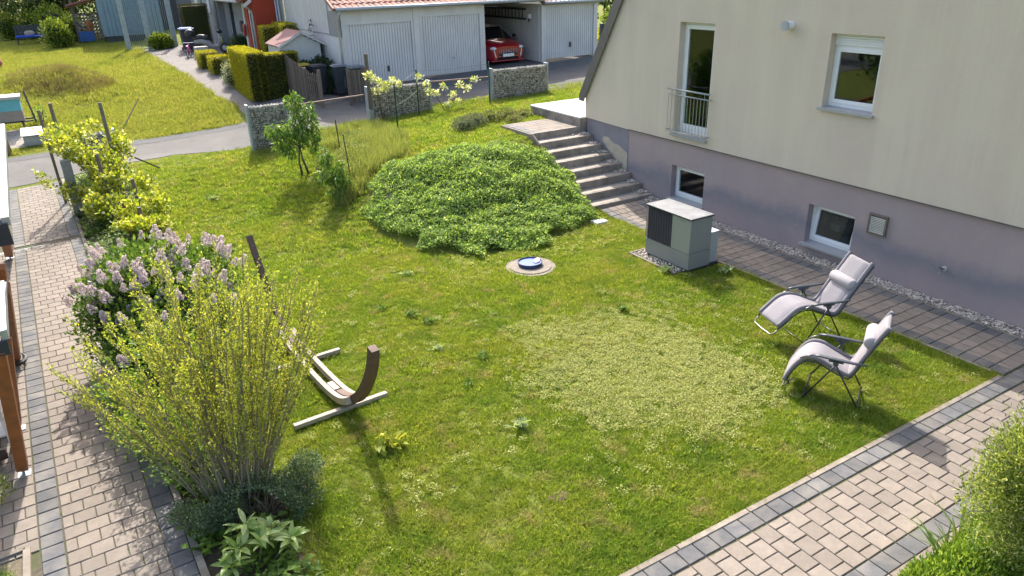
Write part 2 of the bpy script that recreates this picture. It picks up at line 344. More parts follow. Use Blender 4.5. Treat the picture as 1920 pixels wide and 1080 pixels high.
# ---------------------------------------------------------------- ground: one sheet, finer near the garden
def ground_material():
    m = bpy.data.materials.new('meadow_ground'); m.use_nodes = True; nt = m.node_tree; nt.nodes.clear()
    out = nt.nodes.new('ShaderNodeOutputMaterial'); b = nt.nodes.new('ShaderNodeBsdfPrincipled'); nt.links.new(b.outputs[0], out.inputs[0])
    n1 = _noise(nt, 0.35, 4, 0.6); n2 = _noise(nt, 3.0, 5, 0.7); n3 = _noise(nt, 30.0, 3, 0.7)
    c = _ramp(nt, n1, [(0.3, (0.12, 0.16, 0.025)), (0.55, (0.16, 0.19, 0.035)), (0.75, (0.21, 0.20, 0.055))])
    c = _mix(nt, _ramp(nt, n2, [(0.35, (0, 0, 0)), (0.75, (.8, .8, .8))]), c, (0.10, 0.115, 0.025))
    c = _mix(nt, _math(nt, 'MULTIPLY', _ramp(nt, n3, [(0.45, (0, 0, 0)), (0.7, (1, 1, 1))]), 0.5), c, (0.21, 0.20, 0.06))
    nt.links.new(c, b.inputs['Base Color']); b.inputs['Roughness'].default_value = 0.95; b.inputs['Specular IOR Level'].default_value = 0.1
    bn = nt.nodes.new('ShaderNodeBump'); bn.inputs['Strength'].default_value = 0.8; bn.inputs['Distance'].default_value = 0.05
    nt.links.new(_noise(nt, 14, 5, 0.75), bn.inputs['Height']); nt.links.new(bn.outputs[0], b.inputs['Normal']); return m
gx = np.unique(np.concatenate([np.arange(-60, -4, 4.), np.arange(-4, 24, .25), np.arange(24, 100, 6.), TX]))
gy = np.unique(np.concatenate([np.arange(-30, -2, 4.), np.arange(-2, 34, .25), np.arange(34, 60, 1.), np.arange(60, 200, 10.), TY]))
GX, GY = np.meshgrid(gx, gy); GZ = T(GX, GY) - np.where(GY > 21.4, 0.006, 0.03)
GZ = GZ - 0.45*((GX > 10.2) & (GY > 12.9) & (GY < 16.15)) - 0.12*((GX > 10.2) & (GY >= 16.15) & (GY < 17.6))
# small earth bank on the far meadow, and the mound's swell
nx, ny = len(gx), len(gy)
V = np.stack([GX, GY, GZ], -1).reshape(-1, 3)
Fq = [(j*nx+i, j*nx+i+1, (j+1)*nx+i+1, (j+1)*nx+i) for j in range(ny-1) for i in range(nx-1)]
g_me = mesh_from('ground', V, Fq, ground_material(), True)
link('ground', g_me, kind='structure')
# ---------------------------------------------------------------- sheets that follow the ground
def sheet(name, A, B, m, dz, nseg=2, **kw):
    """strip between two polylines of equal length, following the ground"""
    V = []; Fs = []; n = len(A)
    for a, b in zip(A, B):
        for k in range(nseg+1):
            t = k/nseg; x = a[0]*(1-t)+b[0]*t; y = a[1]*(1-t)+b[1]*t; V.append((x, y, Tf(x, y)+dz))
    w = nseg+1
    for i in range(n-1):
        for k in range(nseg): Fs.append((i*w+k, i*w+k+1, (i+1)*w+k+1, (i+1)*w+k))
    return link(name, mesh_from(name, V, Fs, m, True), **kw)
def resample(P, step):
    out = []
    for a, b in zip(P[:-1], P[1:]):
        n = max(1, int(math.dist(a, b)/step)); out += [(a[0]+(b[0]-a[0])*k/n, a[1]+(b[1]-a[1])*k/n) for k in range(n)]
    return out + [P[-1]]
def pair(near, far, xs): return [(x, float(np.interp(x, *zip(*near)))) for x in xs], [(x, float(np.interp(x, *zip(*far)))) for x in xs]
near = [(-60, 22.5), (-2, 23.8), (-.7, 23.85), (1.0, 24.2), (2.3, 24.1), (3.9, 22.95), (6.5, 22.75), (11.7, 22.6), (16, 21.9), (26, 21.9), (40, 22)]
far = [(-60, 27.5), (-2, 27.25), (1.1, 27.0), (4.85, 26.05), (6.2, 26.0), (8.7, 26.1), (60, 26.1)]
xs = np.unique(np.concatenate([np.arange(-58, -4, 6.), np.arange(-4, 26, .25), TX[(TX > -60) & (TX < 40)]]))
A, B = pair(near, far, xs); sheet('road', A, B, M_asphalt, 0.005, 12, kind='structure')
# darker patched strip along the far edge of the lane, and the drive in front of the garages
xs2 = np.arange(-12, 6.3, .25); f = lambda x: float(np.interp(x, *zip(*far)))
sheet('road_patch', [(x, f(x)-0.55) for x in xs2], [(x, f(x)-0.01) for x in xs2], M_asphalt2, 0.010, 2, kind='structure')
xs3 = np.arange(8.75, 22, .25)
sheet('forecourt', [(x, 24.75 if x < 17 else 24.9) for x in xs3], [(x, 31.0) for x in xs3], M_asphalt2, 0.011, 24, kind='structure')
# block paved drive between meadow and the far houses
dl = [(5.15, 26.6), (5.1, 28), (4.75, 31), (4.4, 35), (3.9, 42), (3.7, 45)]; dr = [(6.2, 26.6), (6.3, 28), (6.1, 31), (6.2, 35), (7.5, 42), (8.2, 45)]
ys = np.arange(26.06, 45, .25); La = [(float(np.interp(y, [p[1] for p in dl], [p[0] for p in dl])), y) for y in ys]; Lb = [(float(np.interp(y, [p[1] for p in dr], [p[0] for p in dr])), y) for y in ys]
def brick_material(name, c1, c2, cj, sx, sy):
    m = bpy.data.materials.new(name); m.use_nodes = True; nt = m.node_tree; b = nt.nodes['Principled BSDF']; g = nt.nodes.new('ShaderNodeNewGeometry')
    t = nt.nodes.new('ShaderNodeTexBrick'); t.inputs['Scale'].default_value = 1.0; t.inputs['Brick Width'].default_value = sx; t.inputs['Row Height'].default_value = sy
    t.inputs['Mortar Size'].default_value = 0.012; t.inputs['Color1'].default_value = (*c1, 1); t.inputs['Color2'].default_value = (*c2, 1); t.inputs['Mortar'].default_value = (*cj, 1)
    nt.links.new(g.outputs['Position'], t.inputs['Vector'])
    c = _mix(nt, _ramp(nt, _noise(nt, 1.5, 5, .7), [(.35, (0, 0, 0)), (.7, (.6, .6, .6))]), t.outputs['Color'], tuple(v*.6 for v in c1))
    nt.links.new(c, b.inputs['Base Color']); b.inputs['Roughness'].default_value = .9
    bn = nt.nodes.new('ShaderNodeBump'); bn.inputs['Strength'].default_value = .5; bn.inputs['Distance'].default_value = .01; bn.invert = True
    nt.links.new(t.outputs['Fac'], bn.inputs['Height']); nt.links.new(bn.outputs[0], b.inputs['Normal']); return m
M_drive = brick_material('drive_blocks', (0.27, 0.235, 0.215), (0.21, 0.19, 0.175), (0.09, 0.08, 0.07), 0.2, 0.1)
sheet('driveway', La, Lb, M_drive, 0.006, 8, kind='structure')
# paved yard between lane and bins
yx = np.arange(6.2, 8.8, .2); sheet('yard_paving', [(x, 25.6) for x in yx], [(x, 27.9) for x in yx], M_drive, 0.013, 6, kind='structure')
gx0 = np.arange(-2.6, -.5, .2); sheet('gravel_yard', [(x-.3, 28.3) for x in gx0], [(x-.6, 30.6) for x in gx0], mat('gravel_light', (0.42, 0.38, 0.32), .95, .25, 12, bump=.6, bscale=50), 0.012, 6, kind='structure')
# ---------------------------------------------------------------- paved paths, stone by stone
def stone_mesh(lx, ly, m, seed, t=0.055, gap=0.005, c=0.006):
    b = MB(); b.cbox(gap, lx-gap, gap, ly-gap, -t, 0, c); R = random.Random(seed)
    q = [R.uniform(-.0025, .0025) for _ in range(4)]
    V = [list(v) for v in b.V]
    for k, i in enumerate((8, 9, 10, 11)): V[i][2] += q[k]
    return mesh_from('paving_stone', V, b.F, m)
STONES = {}
def stone(lx, ly, m):
    k = (round(lx, 3), round(ly, 3), m.name)
    if k not in STONES: STONES[k] = [stone_mesh(lx, ly, m, s) for s in range(4)]
    return random.choice(STONES[k])
def pave(parent, frame, rz, items, limit=300):
    """items: (u, v, lu, lv, material); the nearest to the camera become parts, the rest one joined part"""
    world = []
    for u, v, lu, lv, m in items:
        x, y = frame(u, v); cx, cy = frame(u+lu/2, v+lv/2); world.append((math.hypot(cx, cy), x, y, Tf(cx, cy), lu, lv, m, cx, cy))
    world.sort(key=lambda w: w[0]); rest = {}
    for i, (d, x, y, z, lu, lv, m, cx, cy) in enumerate(world):
        ez = 1e-3; sx = (Tf(cx+.1, cy)-Tf(cx-.1, cy))/.2; sy = (Tf(cx, cy+.1)-Tf(cx, cy-.1))/.2
        if i < limit:
            o = bpy.data.objects.new('paving_stone', stone(lu, lv, m)); C.objects.link(o); o.parent = parent
            o.location = (x, y, Tf(x, y)+0.002+random.uniform(-.0015, .0015)); o.rotation_euler = (math.atan(sy), -math.atan(sx), rz+random.uniform(-.004, .004))
        else: rest.setdefault(m.name, []).append((x, y, lu, lv, m))
    for k, L in rest.items():
        b = MB()
        for x, y, lu, lv, m in L:
            c_, s_ = math.cos(rz), math.sin(rz); t = MB(); t.cbox(.005, lu-.005, .005, lv-.005, -.05, 0, .006)
            b.add([(x+p[0]*c_-p[1]*s_, y+p[0]*s_+p[1]*c_, Tf(x+p[0]*c_-p[1]*s_, y+p[0]*s_+p[1]*c_)+.002+p[2]) for p in t.V], t.F)
        b.build('paving_stones', L[0][4], parent, kind='stuff')
G = 0.2165
# path by the house wall
HP0 = 10.315; hp_r = 0.0125
hpf = lambda u, v: (HP0+u*math.cos(hp_r)-v*math.sin(hp_r), 4.0+u*math.sin(hp_r)+v*math.cos(hp_r))
pth = sheet('path', [hpf(-.02, v) for v in np.arange(-.2, 9.4, .4)], [hpf(1.6, v) for v in np.arange(-.2, 9.4, .4)], M_joint, -0.012, 6, kind='structure')
items = []; nrow = 42
for r in range(nrow):
    v = r*G
    items.append((0, v, G, G, M_slate)); items.append((5*G, v, G, G, M_slate))
    if r % 2: items += [(G*k, v, G, G, M_paver) for k in (1, 2, 3, 4)]
    else: items += [(G, v, G/2, G, M_paver)] + [(G*(k+.5), v, G, G, M_paver) for k in (1, 2, 3)] + [(G*4.5, v, G/2, G, M_paver)]
pave(pth, hpf, hp_r, items, 252)
# entry path along the lower right
ppf = lambda u, v: (2.2+u, 2.66+v)
pth = sheet('path', [ppf(u, -.02) for u in np.arange(-.2, 11.2, .4)], [ppf(u, 1.33) for u in np.arange(-.2, 11.2, .4)], M_joint, -0.012, 6, kind='structure')
items = []
for r in range(48):
    u = r*G; items.append((u, 0.0, G, G, M_slate))
    if u < 10.3: items.append((u, 5.1*G, G, G, M_slate))
    o = G*1.02
    if r % 2: items += [(u, o+G*k, G, G, M_paver) for k in range(4)]
    else: items += [(u, o, G, G/2, M_paver)] + [(u, o+G*(k+.5), G, G, M_paver) for k in range(3)] + [(u, o+G*3.5, G, G/2, M_paver)]
pave(pth, ppf, 0.0, items, 300)
# garden path on the left
LR = 0.0437
lpf = lambda u, v: (0.01+u*math.cos(LR)-(v)*math.sin(LR), 6.5+u*math.sin(LR)+v*math.cos(LR))
pth = sheet('path', [lpf(-3.2, v) for v in np.arange(-2.4, 17.4, .4)], [lpf(.02, v) for v in np.arange(-2.4, 17.4, .4)], M_joint, -0.012, 10, kind='structure')
items = []
for r in range(-7, 79):
    v = r*G
    if abs(v-11.9) < .12: continue
    items.append((-G, v, G, G, M_slate)); items.append((-G*6.03, v, G, G, M_slate))
    if r % 2: items += [(-G*(k+1), v, G, G, M_paver) for k in (1, 2, 3, 4)]
    else: items += [(-G*1.5, v, G/2, G, M_paver)] + [(-G*(k+1.5), v, G, G, M_paver) for k in (1, 2, 3)] + [(-G*5, v, G/2, G, M_paver)]
    if 0.9 < v < 12:
        if r % 2: items += [(-G*(k+7.05), v, G, G, M_paver) for k in range(0, 3)]
        else: items += [(-G*6.55, v, G/2, G, M_paver)] + [(-G*(k+7.55), v, G, G, M_paver) for k in range(0, 3)]
pave(pth, lpf, LR, items, 300)
# drainage channel across the garden path
t = thing('drain_channel', 'galvanised slotted drain channel running across the left paved path', 'drain', (*lpf(-.66, 11.85), 0))
b = MB(); V0 = lpf(-1.75, 11.9); V1 = lpf(0, 11.9)
for s_ in (-.055, .055):
    p0 = lpf(-1.75, 11.9+s_); p1 = lpf(0.0, 11.9+s_); b.bar((*p0, .004), (*p1, .004), .012, .02)
b.build('channel_rim', M_steel, t)
b = MB(); b.bar((*V0, -.02), (*V1, -.02), .10, .01); b.build('channel_bed', M_dark, t)
b = MB()
for k in range(58):
    p0 = lpf(-1.74+k*.03, 11.85); p1 = lpf(-1.74+k*.03, 11.95); b.bar((*p0, .005), (*p1, .005), .012, .012)
b.build('grate_bars', mat('zinc_bright', (.62, .64, .66), .35, .05, 5, metal=.5), t, kind='stuff')
# kerbs
def kerb(pts, w, top, label, step=1.0, depth=.2, joint=.006):
    t = thing('kerb', label, 'kerb', (pts[0][0], pts[0][1], Tf(*pts[0])))
    P = []
    for a, b_ in zip(pts[:-1], pts[1:]):
        n = max(1, round(math.dist(a, b_)/step))
        for k in range(n):
            s0 = k/n; s1 = (k+1)/n; p = Vector((a[0]+(b_[0]-a[0])*s0, a[1]+(b_[1]-a[1])*s0, 0)); q = Vector((a[0]+(b_[0]-a[0])*s1, a[1]+(b_[1]-a[1])*s1, 0)); d = (q-p).normalized()
            p += d*joint; q -= d*joint; p.z = Tf(p.x, p.y)+top-depth/2; q.z = Tf(q.x, q.y)+top-depth/2
            m_ = MB(); m_.bar(p, q, w, depth); m_.build('kerb_stone', M_kerb, t, bevel=.006)
    return t
kerb([ppf(1.0, 1.33+.005), (10.24, 4.0)], .065, .012, 'thin concrete kerb between the lawn and the lower right path')
kerb([ppf(1.5, -.045), ppf(8.3, -.045)], .07, .02, 'pale kerb between the lower right path and the bed with iris leaves')
kerb([hpf(-.035, .15), hpf(-.035, 5.3)], .055, .008, 'thin kerb between the lawn and the path by the house wall')
kerb([hpf(1.325, -.1), hpf(1.325, 9.1)], .045, .008, 'thin kerb between the gravel strip and the path by the house wall')
kerb([lpf(.04, -2), lpf(.04, 17.2)], .075, .03, 'reddish kerb along the flower bed beside the left path')
kerb([(-1.42, 4.3), (-1.46, 7.62), (-3.2, 7.45)], .07, .03, 'kerb round the small bed in the lower left corner')
# gravel strip at the foot of the wall, pebbles
gs = sheet('gravel_strip', [hpf(1.35, v) for v in np.arange(-.4, 9.2, .4)], [(12.0, hpf(1.35, v)[1]) for v in np.arange(-.4, 9.2, .4)], mat('gravel_bed', (.30, .26, .21), .95, .3, 30, bump=.5, bscale=60), 0.0, 2, kind='structure')
peb = []
for s_ in range(4):
    b = MB(); b.blob((0, 0, 0), (.022, .016, .012), s_, (6, 4), .25); peb.append(b.mesh('pebble', M_pebble, True))
v = rng.uniform(-.3, 9.1, 5200); u = rng.uniform(1.36, 1.68, 5200); P = np.array([hpf(a, b_) for a, b_ in zip(u, v)]); k = P[:, 0] < 11.94; P = P[k]
P3 = np.column_stack([P, T(P[:, 0], P[:, 1])+rng.uniform(.002, .02, len(P))])
scatter('pebbles', P3, rng.uniform(0, 6.3, len(P)), rng.uniform(-.6, .6, (len(P), 2)), rng.uniform(.5, 1.3, len(P)), peb, kind='stuff')
# ---------------------------------------------------------------- the house on the right
HX = 11.907
M_cream = mat('cream_render', (0.665, 0.56, 0.455), 0.92, 0.05, 1.2, bump=0.5, bscale=90, stain=(0.65, 0.56, 0.435), stain_scale=0.7, streak=((0.70, 0.61, 0.475), .6), grain=.28)
M_plinth = mat('plinth_render', (0.43, 0.335, 0.325), 0.9, 0.08, 1.6, bump=0.45, bscale=90, stain=(0.36, 0.285, 0.285), stain_scale=0.9, band=(.215, .20, .23), grain=.22, streak=((.39, .32, .32), .5))
M_plinth2 = mat('plinth_render_blue', (0.26, 0.24, 0.27), 0.9, 0.10, 2, grain=.25, bump=0.3, bscale=110)
M_sill = mat('sill_metal', (0.42, 0.43, 0.44), 0.45, 0.06, 6, metal=0.4)
def holed_wall(b, x0, x1, ya, yb, za, zb, holes):
    ys = sorted({ya, yb, *[h[0] for h in holes], *[h[1] for h in holes]}); zs = sorted({za, zb, *[h[2] for h in holes], *[h[3] for h in holes]})
    for y0, y1 in zip(ys[:-1], ys[1:]):
        run = None
        for z0, z1 in zip(zs[:-1], zs[1:]):
            cy, cz = (y0+y1)/2, (z0+z1)/2
            if any(h[0] < cy < h[1] and h[2] < cz < h[3] for h in holes):
                if run: b.box(x0, x1, y0, y1, *run); run = None
            else: run = (run[0], z1) if run else (z0, z1)
        if run: b.box(x0, x1, y0, y1, *run)
house = thing('house', 'large cream rendered house with violet grey basement storey filling the right side', 'house', (12.6, 10, 0))
win2 = (7.69, 8.72, 2.88, 4.18); frd = (11.53, 12.58, 1.80, 4.21); baA = (11.53, 12.6, .20, 1.0); baB = (7.69, 8.71, .22, 1.01)
b = MB(); holed_wall(b, HX, HX+.35, 1.0, 14.0, 1.59, 5.5, [win2, frd])
b.prism([(14.0, 1.57), (16.03, 1.62), (16.03, 2.16), (14.06, 5.5), (14.0, 5.5)], 'x', HX, HX+.35)
b.box(HX+.35, 20, 15.68, 16.02, 1.62, 2.16); b.build('wall', M_cream, house)
b = MB(); holed_wall(b, HX+.045, HX+.34, 1.0, 14.22, -.3, 1.585, [baA, baB]); b.build('plinth', M_plinth, house)
b = MB(); b.prism([(14.222, -.3), (16.0, -.3), (16.0, 1.615), (14.222, 1.565)], 'x', HX+.04, HX+.34); b.build('plinth', M_plinth2, house)
# bare patch of render by the stairs
b = MB(); b.prism([(14.26, .95), (14.26, .38), (14.6, .62), (15.05, .92), (15.3, 1.12), (15.26, 1.22), (15.05, 1.24), (14.85, 1.12), (14.6, 1.1), (14.42, 1.02)], 'x', HX+.034, HX+.041)
b.build('bare_patch', mat('bare_render', (.52, .45, .35), .95, .1, 6, bump=.4, bscale=70), house)
b = MB(); b.box(HX-.02, HX+.03, 1.0, 14.2, 1.575, 1.589); b.build('shadow_strip', mat('shadow_strip_dark', (.12, .115, .11), .6), house)  # dark strip added for the shadow line under the overhanging wall
# steep roof edge with metal flashing, and roof slab behind it
b = MB(); b.prism([(16.05, 2.14), (16.20, 2.14), (14.20, 5.62), (14.05, 5.5)], 'x', HX-.05, 20); b.build('roof_slope', mat('roof_dark', (.10, .09, .085), .7, .1, 4), house)
b = MB(); b.prism([(16.03, 2.05), (16.23, 2.05), (16.23, 2.2), (14.25, 5.66), (14.0, 5.66), (14.0, 5.52)], 'x', HX-.075, HX-.052); b.build('verge_flashing', mat('verge', (.16, .15, .14), .5, .1, 5, metal=.3), house)
b = MB(); b.box(HX-.05, 20, 1.0, 14.1, 5.502, 5.62); b.build('roof', mat('roof_dark', (.1, .09, .085)), house)
b = MB(); b.box(19.6, 20, 1, 16, 0, 5.5); b.box(HX+.35, 19.6, 1.0, 1.35, 0, 5.5); b.build('wall', M_cream, house)
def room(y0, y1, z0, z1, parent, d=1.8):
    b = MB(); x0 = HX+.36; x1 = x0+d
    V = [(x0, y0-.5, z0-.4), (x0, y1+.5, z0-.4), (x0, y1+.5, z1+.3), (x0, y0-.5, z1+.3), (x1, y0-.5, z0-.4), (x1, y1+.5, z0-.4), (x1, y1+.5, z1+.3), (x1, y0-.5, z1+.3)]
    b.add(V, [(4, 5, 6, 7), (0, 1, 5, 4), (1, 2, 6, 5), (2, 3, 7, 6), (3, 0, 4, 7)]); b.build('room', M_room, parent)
def framed(b, x0, x1, y0, y1, z0, z1, w, wb=None):
    wb = wb or w
    b.box(x0, x1, y0, y1, z0, z0+wb); b.box(x0, x1, y0, y1, z1-w, z1); b.box(x0, x1, y0, y0+w, z0+wb, z1-w); b.box(x0, x1, y1-w, y1, z0+wb, z1-w)
def window(parent, op, x, shutter=0.0, sill=True, tilt=0.0, name='window', sillz=None):
    y0, y1, z0, z1 = op; zt = z1-shutter; e = .002
    b = MB(); framed(b, x, x+.06, y0+e, y1-e, z0+.02, zt, .06, .07); w = b.build(name, M_white, parent, bevel=.004)
    b = MB(); sx0, sx1 = x-.018, x+.042; framed(b, sx0, sx1, y0+.055, y1-.055, z0+.085, zt-.055, .065)
    g = MB(); g.box(x+.01, x+.018, y0+.115, y1-.115, z0+.145, zt-.115)
    if tilt:
        for q in (b, g):
            V = []
            for p in q.V:
                h = p[2]-(z0+.085); V.append((p[0]+h*math.sin(tilt), p[1], z0+.085+h*math.cos(tilt)))
            q.V = V
    b.build('sash', M_white, w, bevel=.003); g.build('pane', M_glass, w)
    if shutter:
        q = MB(); n = 5; h = shutter/n
        for k in range(n): q.cbox(x-.03, x+.05, y0+e, y1-e, zt+k*h, zt+(k+1)*h-.003, .004)
        q.build('shutter_box', M_white, parent)
    if sill:
        q = MB(); q.prism([(HX-.07, z0-.012), (x, z0+.022), (x, z0-.0), (HX-.05, z0-.035), (HX-.07, z0-.045)], 'y', y0-.045, y1+.045)
        q.build('sill', M_sill, parent)
    return w
window(house, win2, HX+.17, .2)
window(house, baA, HX+.2); window(house, baB, HX+.2, tilt=.13)
for op in (win2, baA, baB): room(*op, house)
room(frd[0], frd[1], frd[2]+.4, frd[3], house, 2.5)
# tall glazed door behind the rail
y0, y1, z0, z1 = frd
b = MB(); framed(b, HX+.16, HX+.22, y0+.002, y1-.002, z0, z1, .06, .08); dr_ = b.build('glazed_door', M_white, house, bevel=.004)
b = MB(); framed(b, HX+.14, HX+.20, y0+.06, y1-.06, z0+.08, z1-.06, .09, .11); b.build('door_leaf', M_white, dr_, bevel=.004)
b = MB(); b.box(HX+.165, HX+.172, y0+.14, y1-.14, z0+.18, z1-.14); b.build('pane', M_glass, dr_)
b = MB(); b.prism([(HX-.09, z0-.045), (HX+.15, z0-.005), (HX+.15, z0-.03), (HX-.07, z0-.09), (HX-.09, z0-.08)], 'y', y0-.04, y1+.04); b.build('sill', M_sill, house)
# things in the rooms seen through the panes, and a stand-in for a door reflection
tb = thing('room_curtain', 'brown curtain hanging inside the tall glazed door', 'curtain', (HX+.5, 12.3, 1.9)); b = MB()
for k in range(8): b.cyl((HX+.45, 12.1+k*.06, 1.9), (HX+.45, 12.1+k*.06, 4.1), .028, n=6)
b.build('curtain_cloth', mat('curtain_brown', (.10, .065, .055), .9), tb)
tb = thing('pane_reflection', 'white rounded shape behind the glazed door, imitating a reflection in its pane', 'reflection stand-in', (HX+1.0, 11.6, 1.9)); b = MB()  # added white shape on a wood base, imitating the reflection in the door pane
b.blob((HX+1.1, 11.55, 2.35), (.5, .55, .42), 3, (14, 9), .03); b.build('cushion', mat('reflection_white', (.7, .72, .72), .8), tb, smooth=True); b = MB(); b.box(HX+.55, HX+1.6, 11.1, 12.0, 1.86, 1.93); b.build('base', mat('reflection_wood', (.42, .27, .10), .6), tb)
tb = thing('storage_shelf', 'dark shelf with cardboard boxes behind the tilted basement window', 'shelf', (HX+1.2, 8.2, 0))
b = MB()
for z in (.35, .62, .88): b.box(HX+.9, HX+1.3, 7.5, 8.9, z, z+.025)
for y in (7.5, 8.88): b.box(HX+.9, HX+1.3, y, y+.03, 0, 1.2)
b.build('shelf_board', mat('shelf_grey', (.12, .12, .125), .7), tb)
for (y, z, w_, h_) in ((7.95, .1, .3, .22), (8.35, .4, .2, .14), (7.7, .65, .25, .1)):
    tb = thing('cardboard_box', {.1: 'pale cardboard box lowest behind the tilted basement window', .4: 'small pale box on the middle shelf behind the tilted basement window', .65: 'flat pale box on the upper shelf behind the tilted basement window'}[z], 'box', (HX+.75, y, z))
    b = MB(); b.box(HX+.6, HX+.85, y, y+w_, z, z+h_); b.build('box_body', mat('cardboard', (.34, .31, .26), .85), tb)
# small things on the wall
t = thing('vent_pipe', 'short white exhaust pipe sticking out of the cream wall', 'vent pipe', (HX, 9.61, 4.27))
b = MB(); b.cyl((HX, 9.61, 4.27), (HX-.17, 9.61, 4.27), .078, n=24); auto(b.build('pipe', M_white, t))
b = MB(); b.cyl((HX-.172, 9.61, 4.27), (HX-.20, 9.61, 4.27), .09, n=24); auto(b.build('cap', mat('cap_grey', (.45, .46, .48), .5), t))
t = thing('vent_grille', 'brown framed vent grille with cream slats on the basement wall', 'vent grille', (HX+.04, 7.22, .83))
b = MB(); framed(b, HX-.005, HX+.044, 7.04, 7.40, .80, 1.18, .035); b.build('frame', mat('grille_brown', (.17, .14, .11), .6), t, bevel=.003)
b = MB(); b.box(HX+.03, HX+.043, 7.08, 7.36, .84, 1.14); b.build('back_plate', M_dark, t)
for k in range(10):
    b = MB(); z = .842+k*.0296; b.prism([(HX-.004, z), (HX+.016, z+.012), (HX+.018, z+.009), (HX-.002, z-.004)], 'y', 7.076, 7.364); b.build('slat', mat('slat_cream', (.72, .68, .56), .5), t)
t = thing('garden_tap', 'small outdoor water tap on the violet grey wall', 'tap', (HX, 5.92, .57))
b = MB(); b.cyl((HX+.045, 5.92, .575), (HX-.10, 5.92, .56), .014, n=10); b.tube([(HX-.06, 5.92, .56), (HX-.09, 5.92, .53), (HX-.09, 5.92, .48)], .012, 8); b.build('spout', M_steel, t)
b = MB(); b.cyl((HX+.045, 5.92, .575), (HX+.03, 5.92, .575), .045, n=16); b.build('wall_plate', mat('zinc_bright', (.6, .62, .64)), t); b = MB(); b.bar((HX-.06, 5.88, .605), (HX-.06, 5.96, .605), .012, .012); b.bar((HX-.06, 5.92, .56), (HX-.06, 5.92, .605), .01, .01); b.build('handle', M_dark, t)
# rail in front of the tall door
t = thing('window_rail', 'galvanised safety rail in front of the tall glazed door', 'railing', (HX, 12.0, 1.8))
xr = HX-.11; ya, yb = 11.42, 12.74
for nm, z, r in (('top_rail', 2.78, .02), ('middle_rail', 2.66, .014), ('bottom_rail', 1.83, .013)):
    b = MB(); b.cyl((xr, ya, z), (xr, yb, z), r, n=10); b.build(nm, M_steel, t, smooth=True)
for k in range(13):
    y = ya+.05+k*(yb-ya-.10)/12; b = MB(); b.cyl((xr, y, 1.83), (xr, y, 2.66 if k not in (1, 11) else 2.78), .0065, n=6); b.build('baluster', M_steel, t)
for y in (ya+.03, yb-.03):
    for z in (2.66, 1.85): b = MB(); b.cyl((xr, y, z), (HX, y, z), .011, n=8); b.build('bracket', M_steel, t)
# ---------------------------------------------------------------- stairs, landing, terrace
st = thing('garden_stairs', 'concrete garden stairs climbing along the house wall', 'stairs', (11, 14.5, 0))
M_step = mat('step_concrete', (0.37, 0.32, 0.27), 0.9, 0.15, 8, rand=0.08, bump=0.4, bscale=80, stain=(0.18, 0.155, 0.13), stain_scale=3)
M_tread = mat('tread_paver', (0.42, 0.365, 0.305), .9, .12, 14, rand=.1, bump=.3, bscale=100)
nose = [13.19, 13.61, 14.03, 14.44, 14.85, 15.27, 15.69, 16.10]; top = [.145+.175*k for k in range(8)]; top[-1] = 1.371
xl = [10.1, 10.12, 10.14, 10.16, 10.18, 10.2, 10.22, 10.23]
for k in range(8):
    y, z = nose[k], top[k]; n = 2; cut = [xl[k], xl[k]+1.0 if k % 2 else xl[k]+.85, HX+.03]
    for i in range(n):
        b = MB(); b.cbox(cut[i]+.002, cut[i+1]-.002, y, y+.11, z-.35, z, .008); b.build('step_block', M_step, st)
    if k < 7:
        nn = 5
        for i in range(nn):
            a = xl[k]+.01+i*(HX+.02-xl[k])/nn; b = MB(); b.cbox(a+.003, a+(HX+.02-xl[k])/nn-.003, y+.112, nose[k+1]+.0, z-.06, z-.004, .006); b.build('tread_stone', M_tread, st)
b = MB(); b.prism([(13.25, -.2), (16.16, -.2), (16.16, 1.28)] + [(nose[7], top[7]-.45), (nose[1], top[1]-.36)] , 'x', 10.18, HX+.02); b.build('core', M_joint, st)
gr = [];
for k in range(7):
    n = 70; gr.append(np.column_stack([HX-np.abs(rng.normal(0, .16, n))-.0, rng.uniform(nose[k]+.13, nose[k+1]-.01, n), np.full(n, top[k]+.006)+rng.uniform(0, .02, n)]))
P = np.vstack(gr); P = P[P[:, 0] < HX+.02]
scatter('pebbles_on_steps', P, rng.uniform(0, 6.3, len(P)), rng.uniform(-.6, .6, (len(P), 2)), rng.uniform(.7, 1.5, len(P)), peb, kind='stuff')
t = thing('stair_landing', 'paved landing of concrete stones at the head of the garden stairs', 'landing', (11, 16.8, 1.2))
b = MB(); b.box(10.26, 11.88, 16.215, 17.6, .9, 1.315); b.build('bed', M_joint, t)
for i in range(8):
    for j in range(6):
        b = MB(); x = 10.25+i*.208; y = 16.216+j*.235; b.cbox(x, x+.203, y, y+.23, 1.3, 1.368, .006); b.build('paving_stone', M_slate if (i < 1 or (i == 6 and j == 2)) else M_paver, t)
b = MB(); b.box(10.185, 10.24, 16.11, 17.66, 1.0, 1.36); b.bar((10.2, 16.11, 1.28), (10.2, 15.75, 1.06), .055, .25); b.build('edge_stone', M_kerb, t, bevel=.006)
t = thing('terrace', 'sunlit terrace of large white concrete slabs beside the house corner', 'terrace', (12.8, 17.3, 1.3))
M_slab = mat('white_slab', (0.70, 0.68, 0.64), .8, .06, 4, rand=.06, bump=.2, bscale=80)
b = MB(); b.box(11.78, 15.5, 16.09, 18.6, .8, 1.585); b.build('terrace_base', M_step, t)
for i in range(6):
    for j in range(5):
        b = MB(); x = 11.76+i*.6; y = 16.07+j*.51; b.cbox(x+.003, x+.597, y+.003, y+.507, 1.586, 1.622, .005); b.build('slab', M_slab, t)
